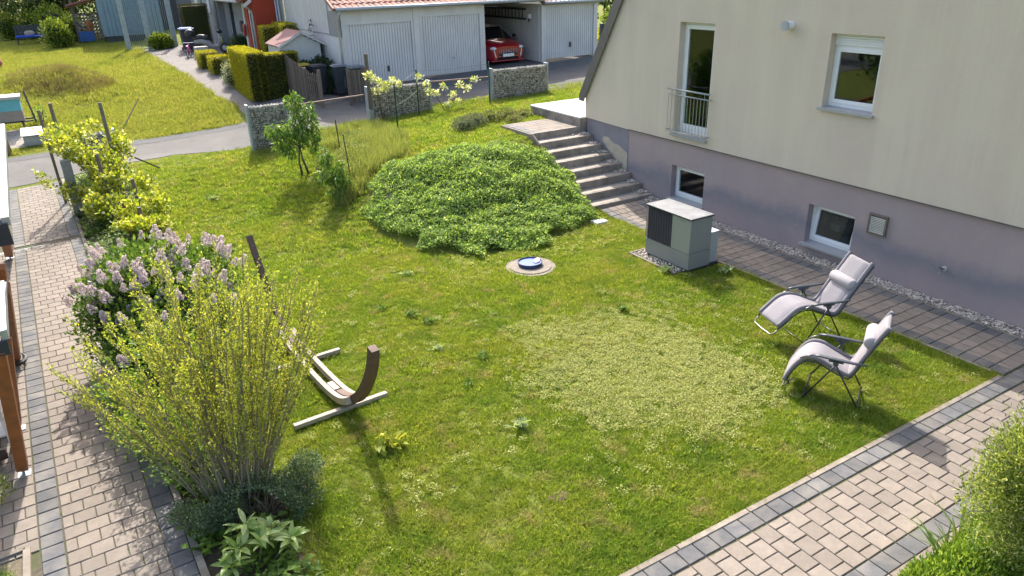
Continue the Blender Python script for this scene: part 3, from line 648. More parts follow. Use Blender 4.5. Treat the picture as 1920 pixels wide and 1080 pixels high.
# ---------------------------------------------------------------- heat pump
M_hp = mat('pump_grey', (0.235, 0.24, 0.232), 0.5, 0.03, 2)
M_hp2 = mat('pump_lid', (0.215, 0.215, 0.22), 0.5, 0.1, 3, stain=(.28, .28, .285), stain_scale=4)
hp = thing('heat_pump', 'grey box shaped heat pump with black louvred front on the lawn edge', 'heat pump', (9.6, 9.8, 0))
fx, fy0, fy1, bx = 9.30, 9.20, 10.42, 9.86
b = MB(); b.box(fx+.03, bx+.28, fy0+.04, fy1-.04, -.02, .04); b.build('foot_frame', M_dark, hp)
b = MB(); b.box(fx, bx, fy0, fy1, .04, .355); b.build('base_casing', M_hp, hp, bevel=.008)
b = MB(); b.box(fx+.02, bx, fy0+.008, fy1-.008, .362, 1.025); b.build('casing', M_hp, hp, bevel=.006)
b = MB(); b.box(fx-.002, fx+.019, fy0, fy0+.50, .362, 1.03); b.build('front_panel', mat('pump_panel', (.27, .285, .255), .5, .03, 2), hp, bevel=.004)
b = MB(); b.box(fx+.012, fx+.019, fy0+.505, fy1, .362, 1.025); b.build('grille_back', mat('black_matt', (.012, .012, .014), .6), hp)
Mg = mat('grille_black', (.025, .026, .03), .45)
for k in range(24):
    z = .372+k*.0272; b = MB(); b.prism([(fx-.008, z), (fx+.012, z+.018), (fx+.012, z+.013), (fx-.006, z-.004)], 'y', fy0+.508, fy1-.002); b.build('louvre', Mg, hp)
for k in range(11):
    y = fy0+.51+k*.0702; b = MB(); b.box(fx-.010, fx-.004, y, y+.006, .365, 1.022); b.build('grille_rib', Mg, hp)
b = MB(); b.box(fx-.02, bx+.015, fy0-.015, fy1+.015, 1.03, 1.05); b.build('lid_edge', mat('pump_edge', (.05, .052, .06), .5), hp, bevel=.003)
b = MB(); b.box(fx-.018, bx+.013, fy0-.013, fy1+.013, 1.051, 1.065); b.build('lid', M_hp2, hp, bevel=.004)
b = MB(); b.box(bx+.002, bx+.25, fy0+.06, fy1-.3, .04, .66); b.build('rear_casing', mat('pump_rear', (.36, .37, .38), .5, .03, 2), hp, bevel=.008)
b = MB(); b.box(bx+.0, bx+.26, fy0+.05, fy1-.29, .662, .675); b.build('rear_lid', M_white, hp, bevel=.003)
def glyphs(text, size, mtl, name, parent, loc, rot, **kw):
    cu = bpy.data.curves.new(name, 'FONT'); cu.body = text; cu.size = size; cu.extrude = .0008; cu.materials.append(mtl)
    o = bpy.data.objects.new(name, cu); C.objects.link(o); dg = bpy.context.evaluated_depsgraph_get()
    me = bpy.data.meshes.new_from_object(o.evaluated_get(dg)); bpy.data.objects.remove(o)
    o = bpy.data.objects.new(name, me); C.objects.link(o); o.parent = parent; o.location = Vector(loc)-_wloc(parent); o.rotation_euler = rot; return props(o, **kw)
glyphs('VIESSMANN', .03, mat('logo_green', (.22, .27, .08), .5), 'lettering', hp, (fx-.0045, fy0+.30, .965), (math.pi/2, 0, -math.pi/2))
hb = thing('pump_plinth', 'gravel bed with pale kerb slab under the heat pump', 'gravel bed', (9.5, 9.8, 0))
b = MB(); b.box(9.12, 9.95, 9.3, 10.6, -.1, -.004); b.build('bed', M_joint, hb)
for q in ((9.06, 9.115, 9.3, 10.61), (9.06, 9.9, 10.615, 10.66)): b = MB(); b.box(*q, -.1, .012); b.build('edging', M_kerb, hb, bevel=.006)
n = 900; P = np.column_stack([rng.uniform(9.13, 9.9, n), rng.uniform(9.32, 10.58, n), rng.uniform(-.003, .012, n)])
scatter('pebbles', P, rng.uniform(0, 6.3, n), rng.uniform(-.6, .6, (n, 2)), rng.uniform(.6, 1.4, n), peb, kind='stuff')
# ---------------------------------------------------------------- manhole with blue lid
mh = gp(995, 500); mx, my = mh[0], mh[1]
t = thing('manhole', 'round concrete manhole ring set flush in the lawn with a blue water basin on top', 'manhole', (mx, my, 0))
Mc = mat('manhole_concrete', (.30, .255, .205), .9, .2, 8, bump=.5, bscale=60, stain=(.2, .17, .14), stain_scale=5)
b = MB(); b.disc((mx, my), .50, .495, -.1, -.002, 48); b.build('outer_ring', Mc, t); b = MB(); b.disc((mx, my), .415, .41, -.1, .012, 48); b.build('cover', Mc, t)
b = MB()
for a in (2.2, 5.4): b.box(mx+.33*math.cos(a)-.03, mx+.33*math.cos(a)+.03, my+.33*math.sin(a)-.015, my+.33*math.sin(a)+.015, .008, .0145)
b.build('lifting_hole', M_dark, t)
bx_, by_ = mx+.02, my+.05
t = thing('water_basin', 'round blue basin filled with water on the manhole cover', 'basin', (bx_, by_, .012))
n = 40; b = MB(); ring = [(.235, .013), (.245, .085), (.232, .087), (.225, .05)]
V = []; Fs = []
for r, z in ring:
    V += [(bx_+r*math.cos(2*math.pi*k/n), by_+r*math.sin(2*math.pi*k/n), z) for k in range(n)]
for i in range(3): Fs += [(i*n+k, i*n+(k+1) % n, (i+1)*n+(k+1) % n, (i+1)*n+k) for k in range(n)]
b.add(V, Fs); b.build('rim', mat('basin_blue', (.015, .03, .12), .35), t, smooth=True)
b = MB(); b.disc((bx_, by_), .226, .226, .055, .062, 40); b.build('water', mat('basin_water', (.05, .115, .36), .45, .06, 6, spec=.25), t)
b = MB(); b.prism([(-.09, -.03), (.0, -.06), (.09, -.02), (.10, .03), (.02, .055), (-.07, .03)], 'z', .064, .085); o = b.build('floating_lid', mat('white_paper', (.8, .8, .78), .6), t, local=True); o.location = (.13, -.03, 0); o.rotation_euler = (.1, -.15, .5); o.location.z = -.0
# pale flat stone beside the groundcover
p = gp(1125, 417); t = thing('flat_stone', 'pale flat stone at the right foot of the green bank', 'stone', (p[0], p[1], 0)); b = MB(); b.cbox(p[0]-.17, p[0]+.15, p[1]-.13, p[1]+.14, -.05, .05, .012); b.build('stone_slab', M_slab, t)
# ---------------------------------------------------------------- reclining garden chairs
M_cush = mat('cushion_lilac_grey', (0.275, 0.255, 0.272), 0.85, 0.05, 12, bump=0.25, bscale=60, kind='obj')
M_cush2 = mat('cushion_edge_grey', (0.20, 0.185, 0.205), 0.85, 0.05, 12, kind='obj')
M_tubeg = mat('tube_grey', (0.07, 0.072, 0.08), 0.35, 0.05, 6, metal=0.6)
M_tubel = mat('tube_silver', (0.26, 0.25, 0.245), 0.35, 0.05, 6, metal=0.7)
M_arm = mat('arm_plastic', (0.06, 0.07, 0.082), 0.45)
def cushion(b, prof, w0, th, ny=11, crown=.012):
    """padded strip: prof list of (x,z) along the seat, w half width"""
    pts = [Vector((x, 0, z)) for x, z in prof]; n = len(pts); V = []; rows = []
    for i, p in enumerate(pts):
        d = (pts[min(i+1, n-1)]-pts[max(i-1, 0)]).normalized(); nr = Vector((-d.z, 0, d.x)); e = 1 - (abs(2*i/(n-1)-1))**14
        top = []; bot = []
        for k in range(ny):
            t = -1+2*k/(ny-1); h = th*(.35+.65*(1-abs(t)**8))*(.35+.65*e)
            if .70 < abs(t) < .82: h *= .72
            top.append(p+nr*h+Vector((0, t*w0, 0))); bot.append(p-nr*.006+Vector((0, t*w0*.97, 0)))
        rows.append(top+bot[::-1])
    m = 2*ny
    for r in rows: V += r
    Fs = [(i*m+k, i*m+(k+1) % m, (i+1)*m+(k+1) % m, (i+1)*m+k) for i in range(n-1) for k in range(m)] + [tuple(range(m-1, -1, -1)), tuple((n-1)*m+k for k in range(m))]
    b.add(V, Fs)
def bez(P, n=24):
    out = []; P = [P[0]]+list(P)+[P[-1]]
    for i in range(1, len(P)-2):
        for k in range(n//(len(P)-3)):
            t = k/(n//(len(P)-3)); p0, p1, p2, p3 = map(np.array, P[i-1:i+3]); out.append(tuple(.5*((2*p1)+(-p0+p2)*t+(2*p0-5*p1+4*p2-p3)*t*t+(-p0+3*p1-3*p2+p3)*t**3)))
    return out+[tuple(P[-1])]
def recliner(label, loc, rz, back=1.0, foot=1.0):
    fo, fz_ = (0.0, 0.0) if foot > .5 else (.20, .16)
    t = thing('garden_recliner', label, 'garden chair', loc, rz, 'padded folding recliners on the lawn')
    prof_f = [(-.60, .14), (-.55, .27), (-.47, .43), (-.37, .54), (-.24, .555), (-.08, .49), (.08, .425), (.17, .405)] if foot < .5 else [(-.78, .33), (-.66, .43), (-.52, .545), (-.40, .585), (-.26, .57), (-.08, .49), (.08, .425), (.17, .405)]
    prof_b = [(.17, .405), (.22, .47), (.28, .62), (.35, .79), (.42, .95), (.49, 1.10), (.53, 1.17)] if foot < .5 else [(.17, .405), (.24, .46), (.33, .60), (.44, .77), (.55, .93), (.66, 1.09), (.71, 1.16)]
    pf = bez(prof_f, 35); pb = bez(prof_b, 36); b = MB(); cushion(b, pf, .255, .045); s_ = b.build('seat_cushion', M_cush, t, smooth=True, local=True)
    b = MB(); cushion(b, pb, .255, .055); b.build('back_cushion', M_cush, t, smooth=True, local=True)
    for sg in (-1, 1):
        for nm, q in (('seat_piping', pf), ('back_piping', pb)):
            b = MB(); b.tube([(x, sg*.25, z+.028) for x, z in q], .033, 8); b.build(nm, M_cush2, t, smooth=True, local=True)
    # head roll lying on the back cushion, strapped to it
    b = MB(); c = Vector((.445, 0, .845)) if foot > .5 else Vector((.355, 0, .93)); b.tube([c+Vector((0, y, 0)) for y in (-.25, -.24, -.21, .21, .24, .25)], [.03, .075, .09, .09, .075, .03], 18); b.build('head_pillow', mat('pillow_light', (.36, .335, .345), .85, .04, 12, kind='obj'), t, smooth=True, local=True)
    for sg in (-1, 1):
        y = sg*.285
        side = [(x, y, z-.012) for x, z in pf[::4]]+[(x, y, z-.012) for x, z in pb[::4]]
        b = MB(); b.tube([(-.80+fo*1.3, y*.9, .30-fz_*1.1)]+side[1:], .011, 7); b.build('side_rail', M_tubeg, t, smooth=True, local=True)
        b = MB(); b.tube([(-.30, sg*.32, .655), (-.20, sg*.325, .672), (.0, sg*.33, .665), (.2, sg*.33, .655), (.36, sg*.325, .66)], [.022, .032, .034, .030, .02], 8)
        for i, v in enumerate(b.V): b.V[i] = (v[0], v[1], .66+(v[2]-.66)*.5)
        b.build('armrest', M_arm, t, smooth=True, local=True)
        b = MB(); b.tube([(-.28, sg*.31, .65), (-.36, sg*.30, .62), (-.44, sg*.29, .56)], .010, 7); b.build('arm_link', M_tubel, t, smooth=True, local=True)
        b = MB(); b.cyl((.0, sg*.305, .60), (.0, sg*.345, .60), .035, n=12); b.bar((-.09, sg*.32, .63), (.09, sg*.32, .63), .02, .035); b.build('bracket', M_arm, t, local=True)
        b = MB(); b.tube([(.03, sg*.315, .62), (-.12, sg*.315, .36), (-.34, sg*.315, -.01)], .0115, 8); b.build('leg', M_tubeg, t, smooth=True, local=True)
        b = MB(); b.tube([(-.03, sg*.29, .62), (.12, sg*.29, .36), (.34, sg*.29, -.01)], .0115, 8); b.build('leg', M_tubeg, t, smooth=True, local=True)
    b = MB(); b.cyl((-.33, -.315, .012), (-.33, .315, .012), .011, n=8); b.cyl((.33, -.29, .012), (.33, .29, .012), .011, n=8); b.cyl((.10, -.29, .39), (.10, .29, .39), .009, n=8); b.build('crossbar', M_tubeg, t, smooth=True, local=True)
    b = MB(); b.tube([(-.70+fo, -.26, .37-fz_), (-.84+fo*1.25, -.255, .24-fz_), (-.875+fo*1.3, -.21, .21-fz_), (-.88+fo*1.3, 0, .205-fz_), (-.875+fo*1.3, .21, .21-fz_), (-.84+fo*1.25, .255, .24-fz_), (-.70+fo, .26, .37-fz_)], .011, 8); b.build('foot_bar', M_tubel, t, smooth=True, local=True)
    # cord lacing along the back
    b = MB()
    for q, z0 in ((pf, 0), (pb, 0)):
        for i in range(1, len(q)-1, 1):
            for sg in (-1, 1): x, z = q[i]; b.bar((x, sg*.235, z-.008), (x, sg*.29, z-.016), .006, .006)
    b.build('lacing', M_dark, t, local=True)
    return t
recliner('light grey padded recliner nearer the house wall, facing left', (9.17, 6.32, 0), math.radians(-17))
recliner('light grey padded recliner nearer the camera, seen from its side', (7.98, 5.03, 0), math.radians(-60), foot=0.0)
# ---------------------------------------------------------------- hammock stand
hs = thing('hammock_stand', 'curved wooden hammock stand without hammock standing on the lawn', 'hammock stand', (2.15, 9.4, 0))
M_larch = mat('larch_bleached', (0.44, 0.37, 0.295), 0.8, 0.15, 18, bump=0.3, bscale=50, rand=.06)
M_larchd = mat('larch_shaded', (0.14, 0.08, 0.055), 0.7, 0.2, 18, bump=0.3, bscale=50)  # horn wood darkened: its back-lit shade is put into the colour
prof = [(7.22, 1.39), (7.26, 1.24), (7.36, 1.02), (7.52, .78), (7.73, .53), (8.0, .31), (8.3, .17), (8.63, .105), (9.0, .085), (9.45, .085), (9.9, .10), (10.3, .16), (10.67, .29), (10.98, .49), (11.22, .76), (11.42, 1.05), (11.6, 1.3), (11.74, 1.52)]
pr = bez(prof, 68); line = lambda y, off=0: (2.351-.0829*(y-7.247)+off, y)
side = (1, .083, 0)
near_ = [p for p in pr if p[0] < 8.55]; mid = [p for p in pr if 7.95 < p[0] < 10.6]; far_ = [p for p in pr if p[0] > 10.05]
b = MB(); b.strip([(*line(y), z) for y, z in near_], .105, .125, side); b.build('horn', M_larchd, hs, bevel=.006)
b = MB(); b.strip([(*line(y), z) for y, z in far_], .085, .105, side); b.build('horn', M_larchd, hs, bevel=.006)
for sg in (-1, 1): b = MB(); b.strip([(*line(y, sg*.092), z) for y, z in mid], .07, .10, side); b.build('rail', M_larch, hs, bevel=.006)
b = MB(); b.strip([(*line(y), z) for y, z in pr if 8.56 < y < 9.0], .085, .085, side); b.build('spacer', M_larch, hs)
for y0, lab in ((8.27, 0), (9.87, 1)):
    c = line(y0); b = MB(); b.bar((c[0]-.76, y0-.04, .03), (c[0]+.56, y0+.05, .03), .075, .06); b.build('foot_beam', M_larch, hs, bevel=.006)
c = line(8.0)
for yy in (8.05, 8.32, 10.3, 10.5): cc = line(yy); zz = float(np.interp(yy, [p[0] for p in pr], [p[1] for p in pr])); b = MB(); b.cyl((cc[0]-.13, yy-.01, zz), (cc[0]+.13, yy+.01, zz), .01, n=8); b.build('bolt', M_steel, hs)
cc = line(11.66); b = MB(); b.tube([(cc[0]-.02, 11.58, 1.34), (cc[0]-.03, 11.57, 1.28), (cc[0], 11.55, 1.24), (cc[0]+.03, 11.57, 1.28), (cc[0]+.0, 11.6, 1.40), (cc[0]-.02, 11.58, 1.34)], .005, 6); b.build('hook', M_steel, hs)
# ---------------------------------------------------------------- gabions
rocks = []
for s_ in range(6):
    q = MB(); q.blob((0, 0, 0), (.042, .034, .03), s_+20, (6, 4), .3); rocks.append(q)
def gabion(label, x0, x1, y, h, depth=.24, posts=(1, 1), slope=None, posth=.06):
    z0a, z0b = Tf(x0, y), Tf(x1, y); zt = (z0a+h); t = thing('gabion', label, 'gabion wall', ((x0+x1)/2, y, (z0a+z0b)/2), group='stone filled gabions along the lane')
    R = random.Random(int(x0*100)); b = MB(); zb = min(z0a, z0b)-.05
    b.box(x0+.03, x1-.03, y-depth/2+.04, y+depth/2-.04, zb, zt-.05); b.build('core', mat('rock_dark', (.05, .047, .042), .95), t)
    b = MB(); s_ = .062
    def put(p):
        q = rocks[R.randrange(6)]; M = Matrix.Rotation(R.uniform(0, 6.3), 3, Vector((R.uniform(-1, 1), R.uniform(-1, 1), R.uniform(-1, 1))).normalized()); k = R.uniform(.75, 1.25)
        b.add([Vector(p)+M @ (Vector(v)*k) for v in q.V], q.F)
    nx_ = int((x1-x0)/s_); nz_ = int((zt-zb)/s_)
    for i in range(nx_+1):
        for j in range(nz_+1):
            if j*s_+zb > zt-.03: continue
            for yy in (y-depth/2+.035, y+depth/2-.035): put((x0+.03+i*(x1-x0-.06)/nx_+R.uniform(-.012, .012), yy, zb+j*s_+R.uniform(-.012, .012)))
        for j in range(4): put((x0+.03+i*(x1-x0-.06)/nx_, y-depth/2+.04+j*(depth-.08)/3, zt-.04+R.uniform(-.008, .008)))
    for j in range(nz_):
        for k in range(3):
            for xx in (x0+.03, x1-.03): put((xx, y-depth/2+.05+k*.07, zb+j*s_))
    b.build('rocks', M_rock, t, kind='stuff')
    b = MB()
    for yy in (y-depth/2-.008, y+depth/2+.008):
        for k in range(int((x1-x0)/.10)+1): b.bar((x0+k*.10, yy, zb), (x0+k*.10, yy, zt), .005, .005)
        for k in range(int((zt-zb)/.2)+1): b.bar((x0, yy-.006, zb+k*.2), (x1, yy-.006, zb+k*.2), .007, .007)
    for k in range(int((x1-x0)/.10)+1): b.bar((x0+k*.10, y-depth/2, zt+.004), (x0+k*.10, y+depth/2, zt+.004), .005, .005)
    b.build('wire_mesh', M_steel, t)
    for on, xx, zz in ((posts[0], x0-.035, z0a), (posts[1], x1+.035, z0b)):
        if on: q = MB(); q.box(xx-.03, xx+.03, y-depth/2, y+depth/2, zz-.1, zt+posth); q.build('end_post', mat('post_zinc', (.36, .41, .44), .45, .12, 8, metal=.35), t, bevel=.004)
    return t
gabion('gabion behind the young fruit trees, leftmost one on the lawn', 4.36, 5.42, 22.28, 1.28)
gabion('middle gabion standing behind the round wooden pole', 8.12, 10.2, 22.45, 1.02)
gabion('rightmost gabion in front of the red car', 12.38, 14.55, 22.0, 1.02)
gabion('gabion half hidden by the yellow green vines at the lane', .0, .80, 23.4, 1.2)
def post(name, label, cat, p, h, r, m, lean=(0, 0), n=10, group=None, flat=False):
    z = Tf(p[0], p[1]); t = thing(name, label, cat, (p[0], p[1], z), group=group); b = MB()
    if flat: b.bar((p[0], p[1], z-.1), (p[0]+lean[0], p[1]+lean[1], z+h), r*2, r*2, (0, 1, 0))
    else: b.cyl((p[0], p[1], z-.1), (p[0]+lean[0], p[1]+lean[1], z+h), r, r*.95, n)
    b.build('post', m, t, smooth=False); return t
post('wooden_pole', 'tall round wooden pole standing beside the middle gabion', 'pole', (8.06, 22.2), 2.1, .06, M_wood_grey, (.03, 0))
b = MB(); b.box(7.98, 8.13, 22.1, 22.28, Tf(8.05, 22.2)-.1, Tf(8.05, 22.2)+.42); props(b.build('post_shoe', M_steel), 'grey post shoe at the foot of the round wooden pole', 'post shoe')
Mgr = mat('fence_green', (.012, .05, .03), .45)
gposts = [(7.93, 19.73, 1.42), (9.54, 21.8, 1.45), (11.95, 21.4, 1.35)]
for (x, y, h), l in zip(gposts, ('dark green metal fence post nearest on the upper lawn', 'dark green fence post before the middle gabion', 'dark green fence post before the rightmost gabion')):
    q = post('fence_post', l, 'fence post', (x, y), h, .022, Mgr, group='dark green metal fence posts')
b = MB()
for f_ in (.95, .55):
    P = [(x, y, Tf(x, y)+h*f_) for x, y, h in gposts]
    for a, c_ in zip(P[:-1], P[1:]): b.tube([a, tuple((a[k]+c_[k])/2-(.03 if k == 2 else 0) for k in range(3)), c_], .004, 4)
props(b.build('fence_wire', Mgr), 'thin wires strung between the dark green fence posts', 'wire')
# thin rail between the gabions
b = MB(); P0 = (5.45, 22.35, Tf(5.45, 22.35)+1.02); P1 = (7.95, 22.4, Tf(7.95, 22.4)+.86); b.bar(P0, P1, .05, .04); props(b.build('barrier_rail', mat('rail_brown', (.28, .17, .13), .7, .15, 8)), 'thin reddish rail spanning the gap between left and middle gabion', 'rail')
b = MB(); b.bar((10.3, 22.45, Tf(10.3, 22.45)+.86), (12.3, 22.05, Tf(12.3, 22.05)+.80), .05, .04); props(b.build('barrier_rail', mat('rail_brown', (.28, .17, .13))), 'thin brownish rail spanning the gap between middle and right gabion', 'rail')
# ---------------------------------------------------------------- garages
def tiles(name, x0, x1, y0, z0, slope, rows, parent, tw=.215, rl=.34, axis='x', flip=1):
    """pan tiles; eave along x at y0 rising towards +y (or axis 'y': eave along y at x, rising to +x)"""
    b = MB(); n = round((x1-x0)/tw); tw = (x1-x0)/n; c, s_ = math.cos(slope), math.sin(slope); prof = [(0, .0), (.18, .028), (.36, .038), (.52, .026), (.66, .004), (.85, -.006), (1.0, .0)]
    R = random.Random(5)
    for r in range(rows):
        for i in range(n):
            j = R.uniform(-.004, .004); base = len(b.V); V = []
            for (d, lift) in ((r*rl-.03, .034), ((r+1)*rl, .004)):
                for u, h in prof:
                    dd = d; hh = h+lift+j; V.append((x0+(i+u)*tw, y0+dd*c-hh*s_, z0+dd*s_+hh*c))
            for u, h in prof: V.append((x0+(i+u)*tw, y0+(r*rl-.03)*c-(h+.012)*s_, z0+(r*rl-.03)*s_+(h+.012)*c))
            m = len(prof); Fs = [(k, k+1, m+k+1, m+k) for k in range(m-1)]+[(2*m+k, 2*m+k+1, k+1, k) for k in range(m-1)]
            b.add(V, Fs)
    if axis == 'y':
        X0, Y0 = y0, x0; b.V = [(v[1]*flip, v[0], v[2]) for v in b.V]
    return b.build(name, M_tile, parent, kind='stuff')
YG = 26.1
M_gdoor = mat('garage_door_white', (.62, .625, .63), .5, .05, 2, stain=(.53, .53, .525), stain_scale=1.1, grain=.08); M_clad = mat('cladding_white', (.56, .555, .54), .8, .06, 4, rand=.04)
gA = thing('garage', 'white double garage with two ribbed doors, open car bay and red tiled roof', 'garage', (12.5, 28, 1.6))
def gdoor(parent, x0, x1, z0, z1, hx, dark):
    """up and over door: frame, ribbed leaf and handle"""
    f = MB(); y = YG-.012
    f.box(x0-.07, x0, y, YG+.06, z0-.02, z1+.07); f.box(x1, x1+.07, y, YG+.06, z0-.02, z1+.07); f.box(x0, x1, y, YG+.06, z1, z1+.07); f.build('door_frame', M_gdoor, parent)
    n = round((x1-x0)/.105); w = (x1-x0)/n; pts = []
    for i in range(n):
        a = x0+i*w; pts += [(a, YG+.045), (a+w*.78, YG+.045), (a+w*.82, YG+.072), (a+w*.96, YG+.072)]
    pts.append((x1, YG+.045)); V = [(px, py, z0) for px, py in pts]+[(px, py, z1) for px, py in pts]; m = len(pts); b = MB()
    b.add(V, [(k, k+1, m+k+1, m+k) for k in range(m-1)]); d = b.build('garage_door', M_gdoor, parent)
    h = MB(); h.cyl((hx, YG+.05, z0+.58), (hx, YG-.02, z0+.58), .028, n=10)
    if dark: h.box(hx-.03, hx+.03, YG-.02, YG+.05, z0+.40, z0+.56)
    else: h.bar((hx-.09, YG-.02, z0+.60), (hx+.07, YG-.02, z0+.60), .02, .02)
    h.build('handle', M_dark if dark else M_steel, d)
b = MB(); holed = [(8.92, 11.38, 1.4, 3.70), (11.76, 14.25, 1.4, 3.82)]
def wall_y(b, x0, x1, y0, y1, z0, z1, holes):
    t_ = MB(); holed_wall(t_, y0, y1, x0, x1, z0, z1, holes); b.add([(v[1], v[0], v[2]) for v in t_.V], [f[::-1] for f in t_.F])
wall_y(b, 8.72, 14.47, YG, YG+.22, 1.3, 4.16, holed)
b.prism([(YG+.22, 1.2), (33.2, 1.2), (33.2, 7.05), (YG+.22, 4.14)], 'x', 8.70, 8.92); b.box(14.25, 14.47, YG+.22, 32.5, 1.3, 4.16); b.box(8.92, 14.25, 32.9, 33.1, 1.2, 4.2); b.box(14.47, 17.1, 31.9, 32.1, 1.3, 4.15)
b.build('wall', M_whitewall, gA)
b = MB(); b.box(11.46, 11.68, YG-.035, YG-.001, 1.4, 4.1); b.build('pilaster', M_whitewall, gA)
gdoor(gA, 8.93, 11.37, 1.60, 3.69, 10.35, True); gdoor(gA, 11.77, 14.24, 1.69, 3.81, 13.05, False)
for k in range(44):
    y = 27.35+k*.13; b = MB(); b.prism([(y, 3.35), (y+.122, 3.35), (y+.122, 4.10+(y-YG)*.42), (y, 4.05+(y-YG)*.42)], 'x', 8.66, 8.698); b.build('board', M_clad, gA)
b = MB(); b.box(8.672, 8.698, YG+.25, 33.2, 3.33, 3.348); b.box(8.68, 8.698, YG+.01, 27.3, 3.3, 4.15); b.build('board_edge', mat('edge_grey', (.3, .3, .3)), gA)
b = MB(); b.box(8.45, 17.05, YG-.10, YG+.2, 4.165, 4.19); b.prism([(YG-.12, 4.19), (33.3, 7.2), (33.3, 7.1), (YG+.0, 4.16)], 'x', 8.5, 17.05); b.build('roof_deck', mat('roof_deck_grey', (.3, .3, .29)), gA)
tiles('roof_tiles', 8.48, 17.1, YG-.22, 4.24, math.radians(24), 9, gA)
b = MB()
for k in range(1): b.tube([(8.5, YG-.30, 4.225), (17.0, YG-.30, 4.20)], .065, 10)
b.build('gutter', M_steel, gA, smooth=True)
b = MB(); b.tube([(8.62, YG-.3, 4.18), (8.60, YG-.26, 4.05), (8.60, YG-.10, 3.85), (8.60, YG-.10, 3.0), (8.60, YG-.10, 1.6)], .045, 10); b.build('downpipe', M_steel, gA, smooth=True)
b = MB(); b.box(8.4, 8.47, YG-.25, 33, 4.2, 4.3); b.V = [(v[0], v[1], v[2]+(v[1]-YG+.2)*.445) for v in b.V]; b.build('verge_board', mat('verge_red', (.30, .10, .06), .7), gA)
b = MB(); b.box(14.47, 17.1, YG, YG+.02, 4.14, 4.165); b.box(14.47, 17.1, YG+.3, 32, 4.1, 4.13); b.build('bay_ceiling', mat('ceiling_wood', (.06, .055, .05), .9), gA)
gB = thing('garage', 'separate white garage with one ribbed door right of the open bay', 'garage', (18.5, 28, 1.8))
b = MB(); wall_y(b, 17.12, 19.95, YG, YG+.2, 1.5, 4.02, [(17.30, 19.76, 1.6, 3.93)]); b.box(17.10, 17.3, YG+.2, 32.5, 1.5, 4.02); b.box(19.76, 19.95, YG+.2, 32.5, 1.5, 4.02); b.build('wall', M_whitewall, gB)
gdoor(gB, 17.31, 19.75, 1.88, 3.92, 18.55, True)
tiles('roof_tiles', 17.15, 20.1, YG-.2, 4.10, math.radians(24), 9, gB)
b = MB(); b.tube([(17.1, YG-.27, 4.07), (20.1, YG-.27, 4.05)], .06, 10); b.build('gutter', M_steel, gB, smooth=True)
b = MB(); b.box(17.06, 17.13, YG-.2, 32, 4.02, 4.2); b.V = [(v[0], v[1], v[2]+max(0, v[1]-YG)*.445) for v in b.V]; b.build('verge_board', mat('verge_red', (.3, .1, .06)), gB)
b = MB(); b.prism([(YG-.1, 4.0), (32.5, 6.9), (32.5, 6.8), (YG-.1, 3.97)], 'x', 17.14, 20); b.build('roof_deck', mat('roof_deck_grey', (.3, .3, .29)), gB)
# ladder on the bay wall
t = thing('ladder', 'dark ladder hung lengthwise high on the inner wall of the open car bay', 'ladder', (17.03, 28.5, 3.6)); b = MB()
for z in (3.42, 3.80): b.bar((17.04, 27.2, z), (17.04, 31.2, z), .05, .07)
b.build('rail', M_dark, t)
for k in range(13): b = MB(); b.cyl((17.04, 27.45+k*.28, 3.42), (17.04, 27.45+k*.28, 3.80), .022, n=6); b.build('rung', M_dark, t)
t = thing('wall_lamp', 'small white lamp on the inner wall of the open car bay', 'lamp', (17.05, 26.9, 3.5)); b = MB(); b.box(16.98, 17.1, 26.87, 26.97, 3.45, 3.62); b.build('lamp_body', M_white, t, bevel=.01); b = MB(); b.cyl((17.02, 26.92, 3.45), (17.02, 26.92, 3.32), .03, n=10); b.build('lamp_head', M_dark, t)
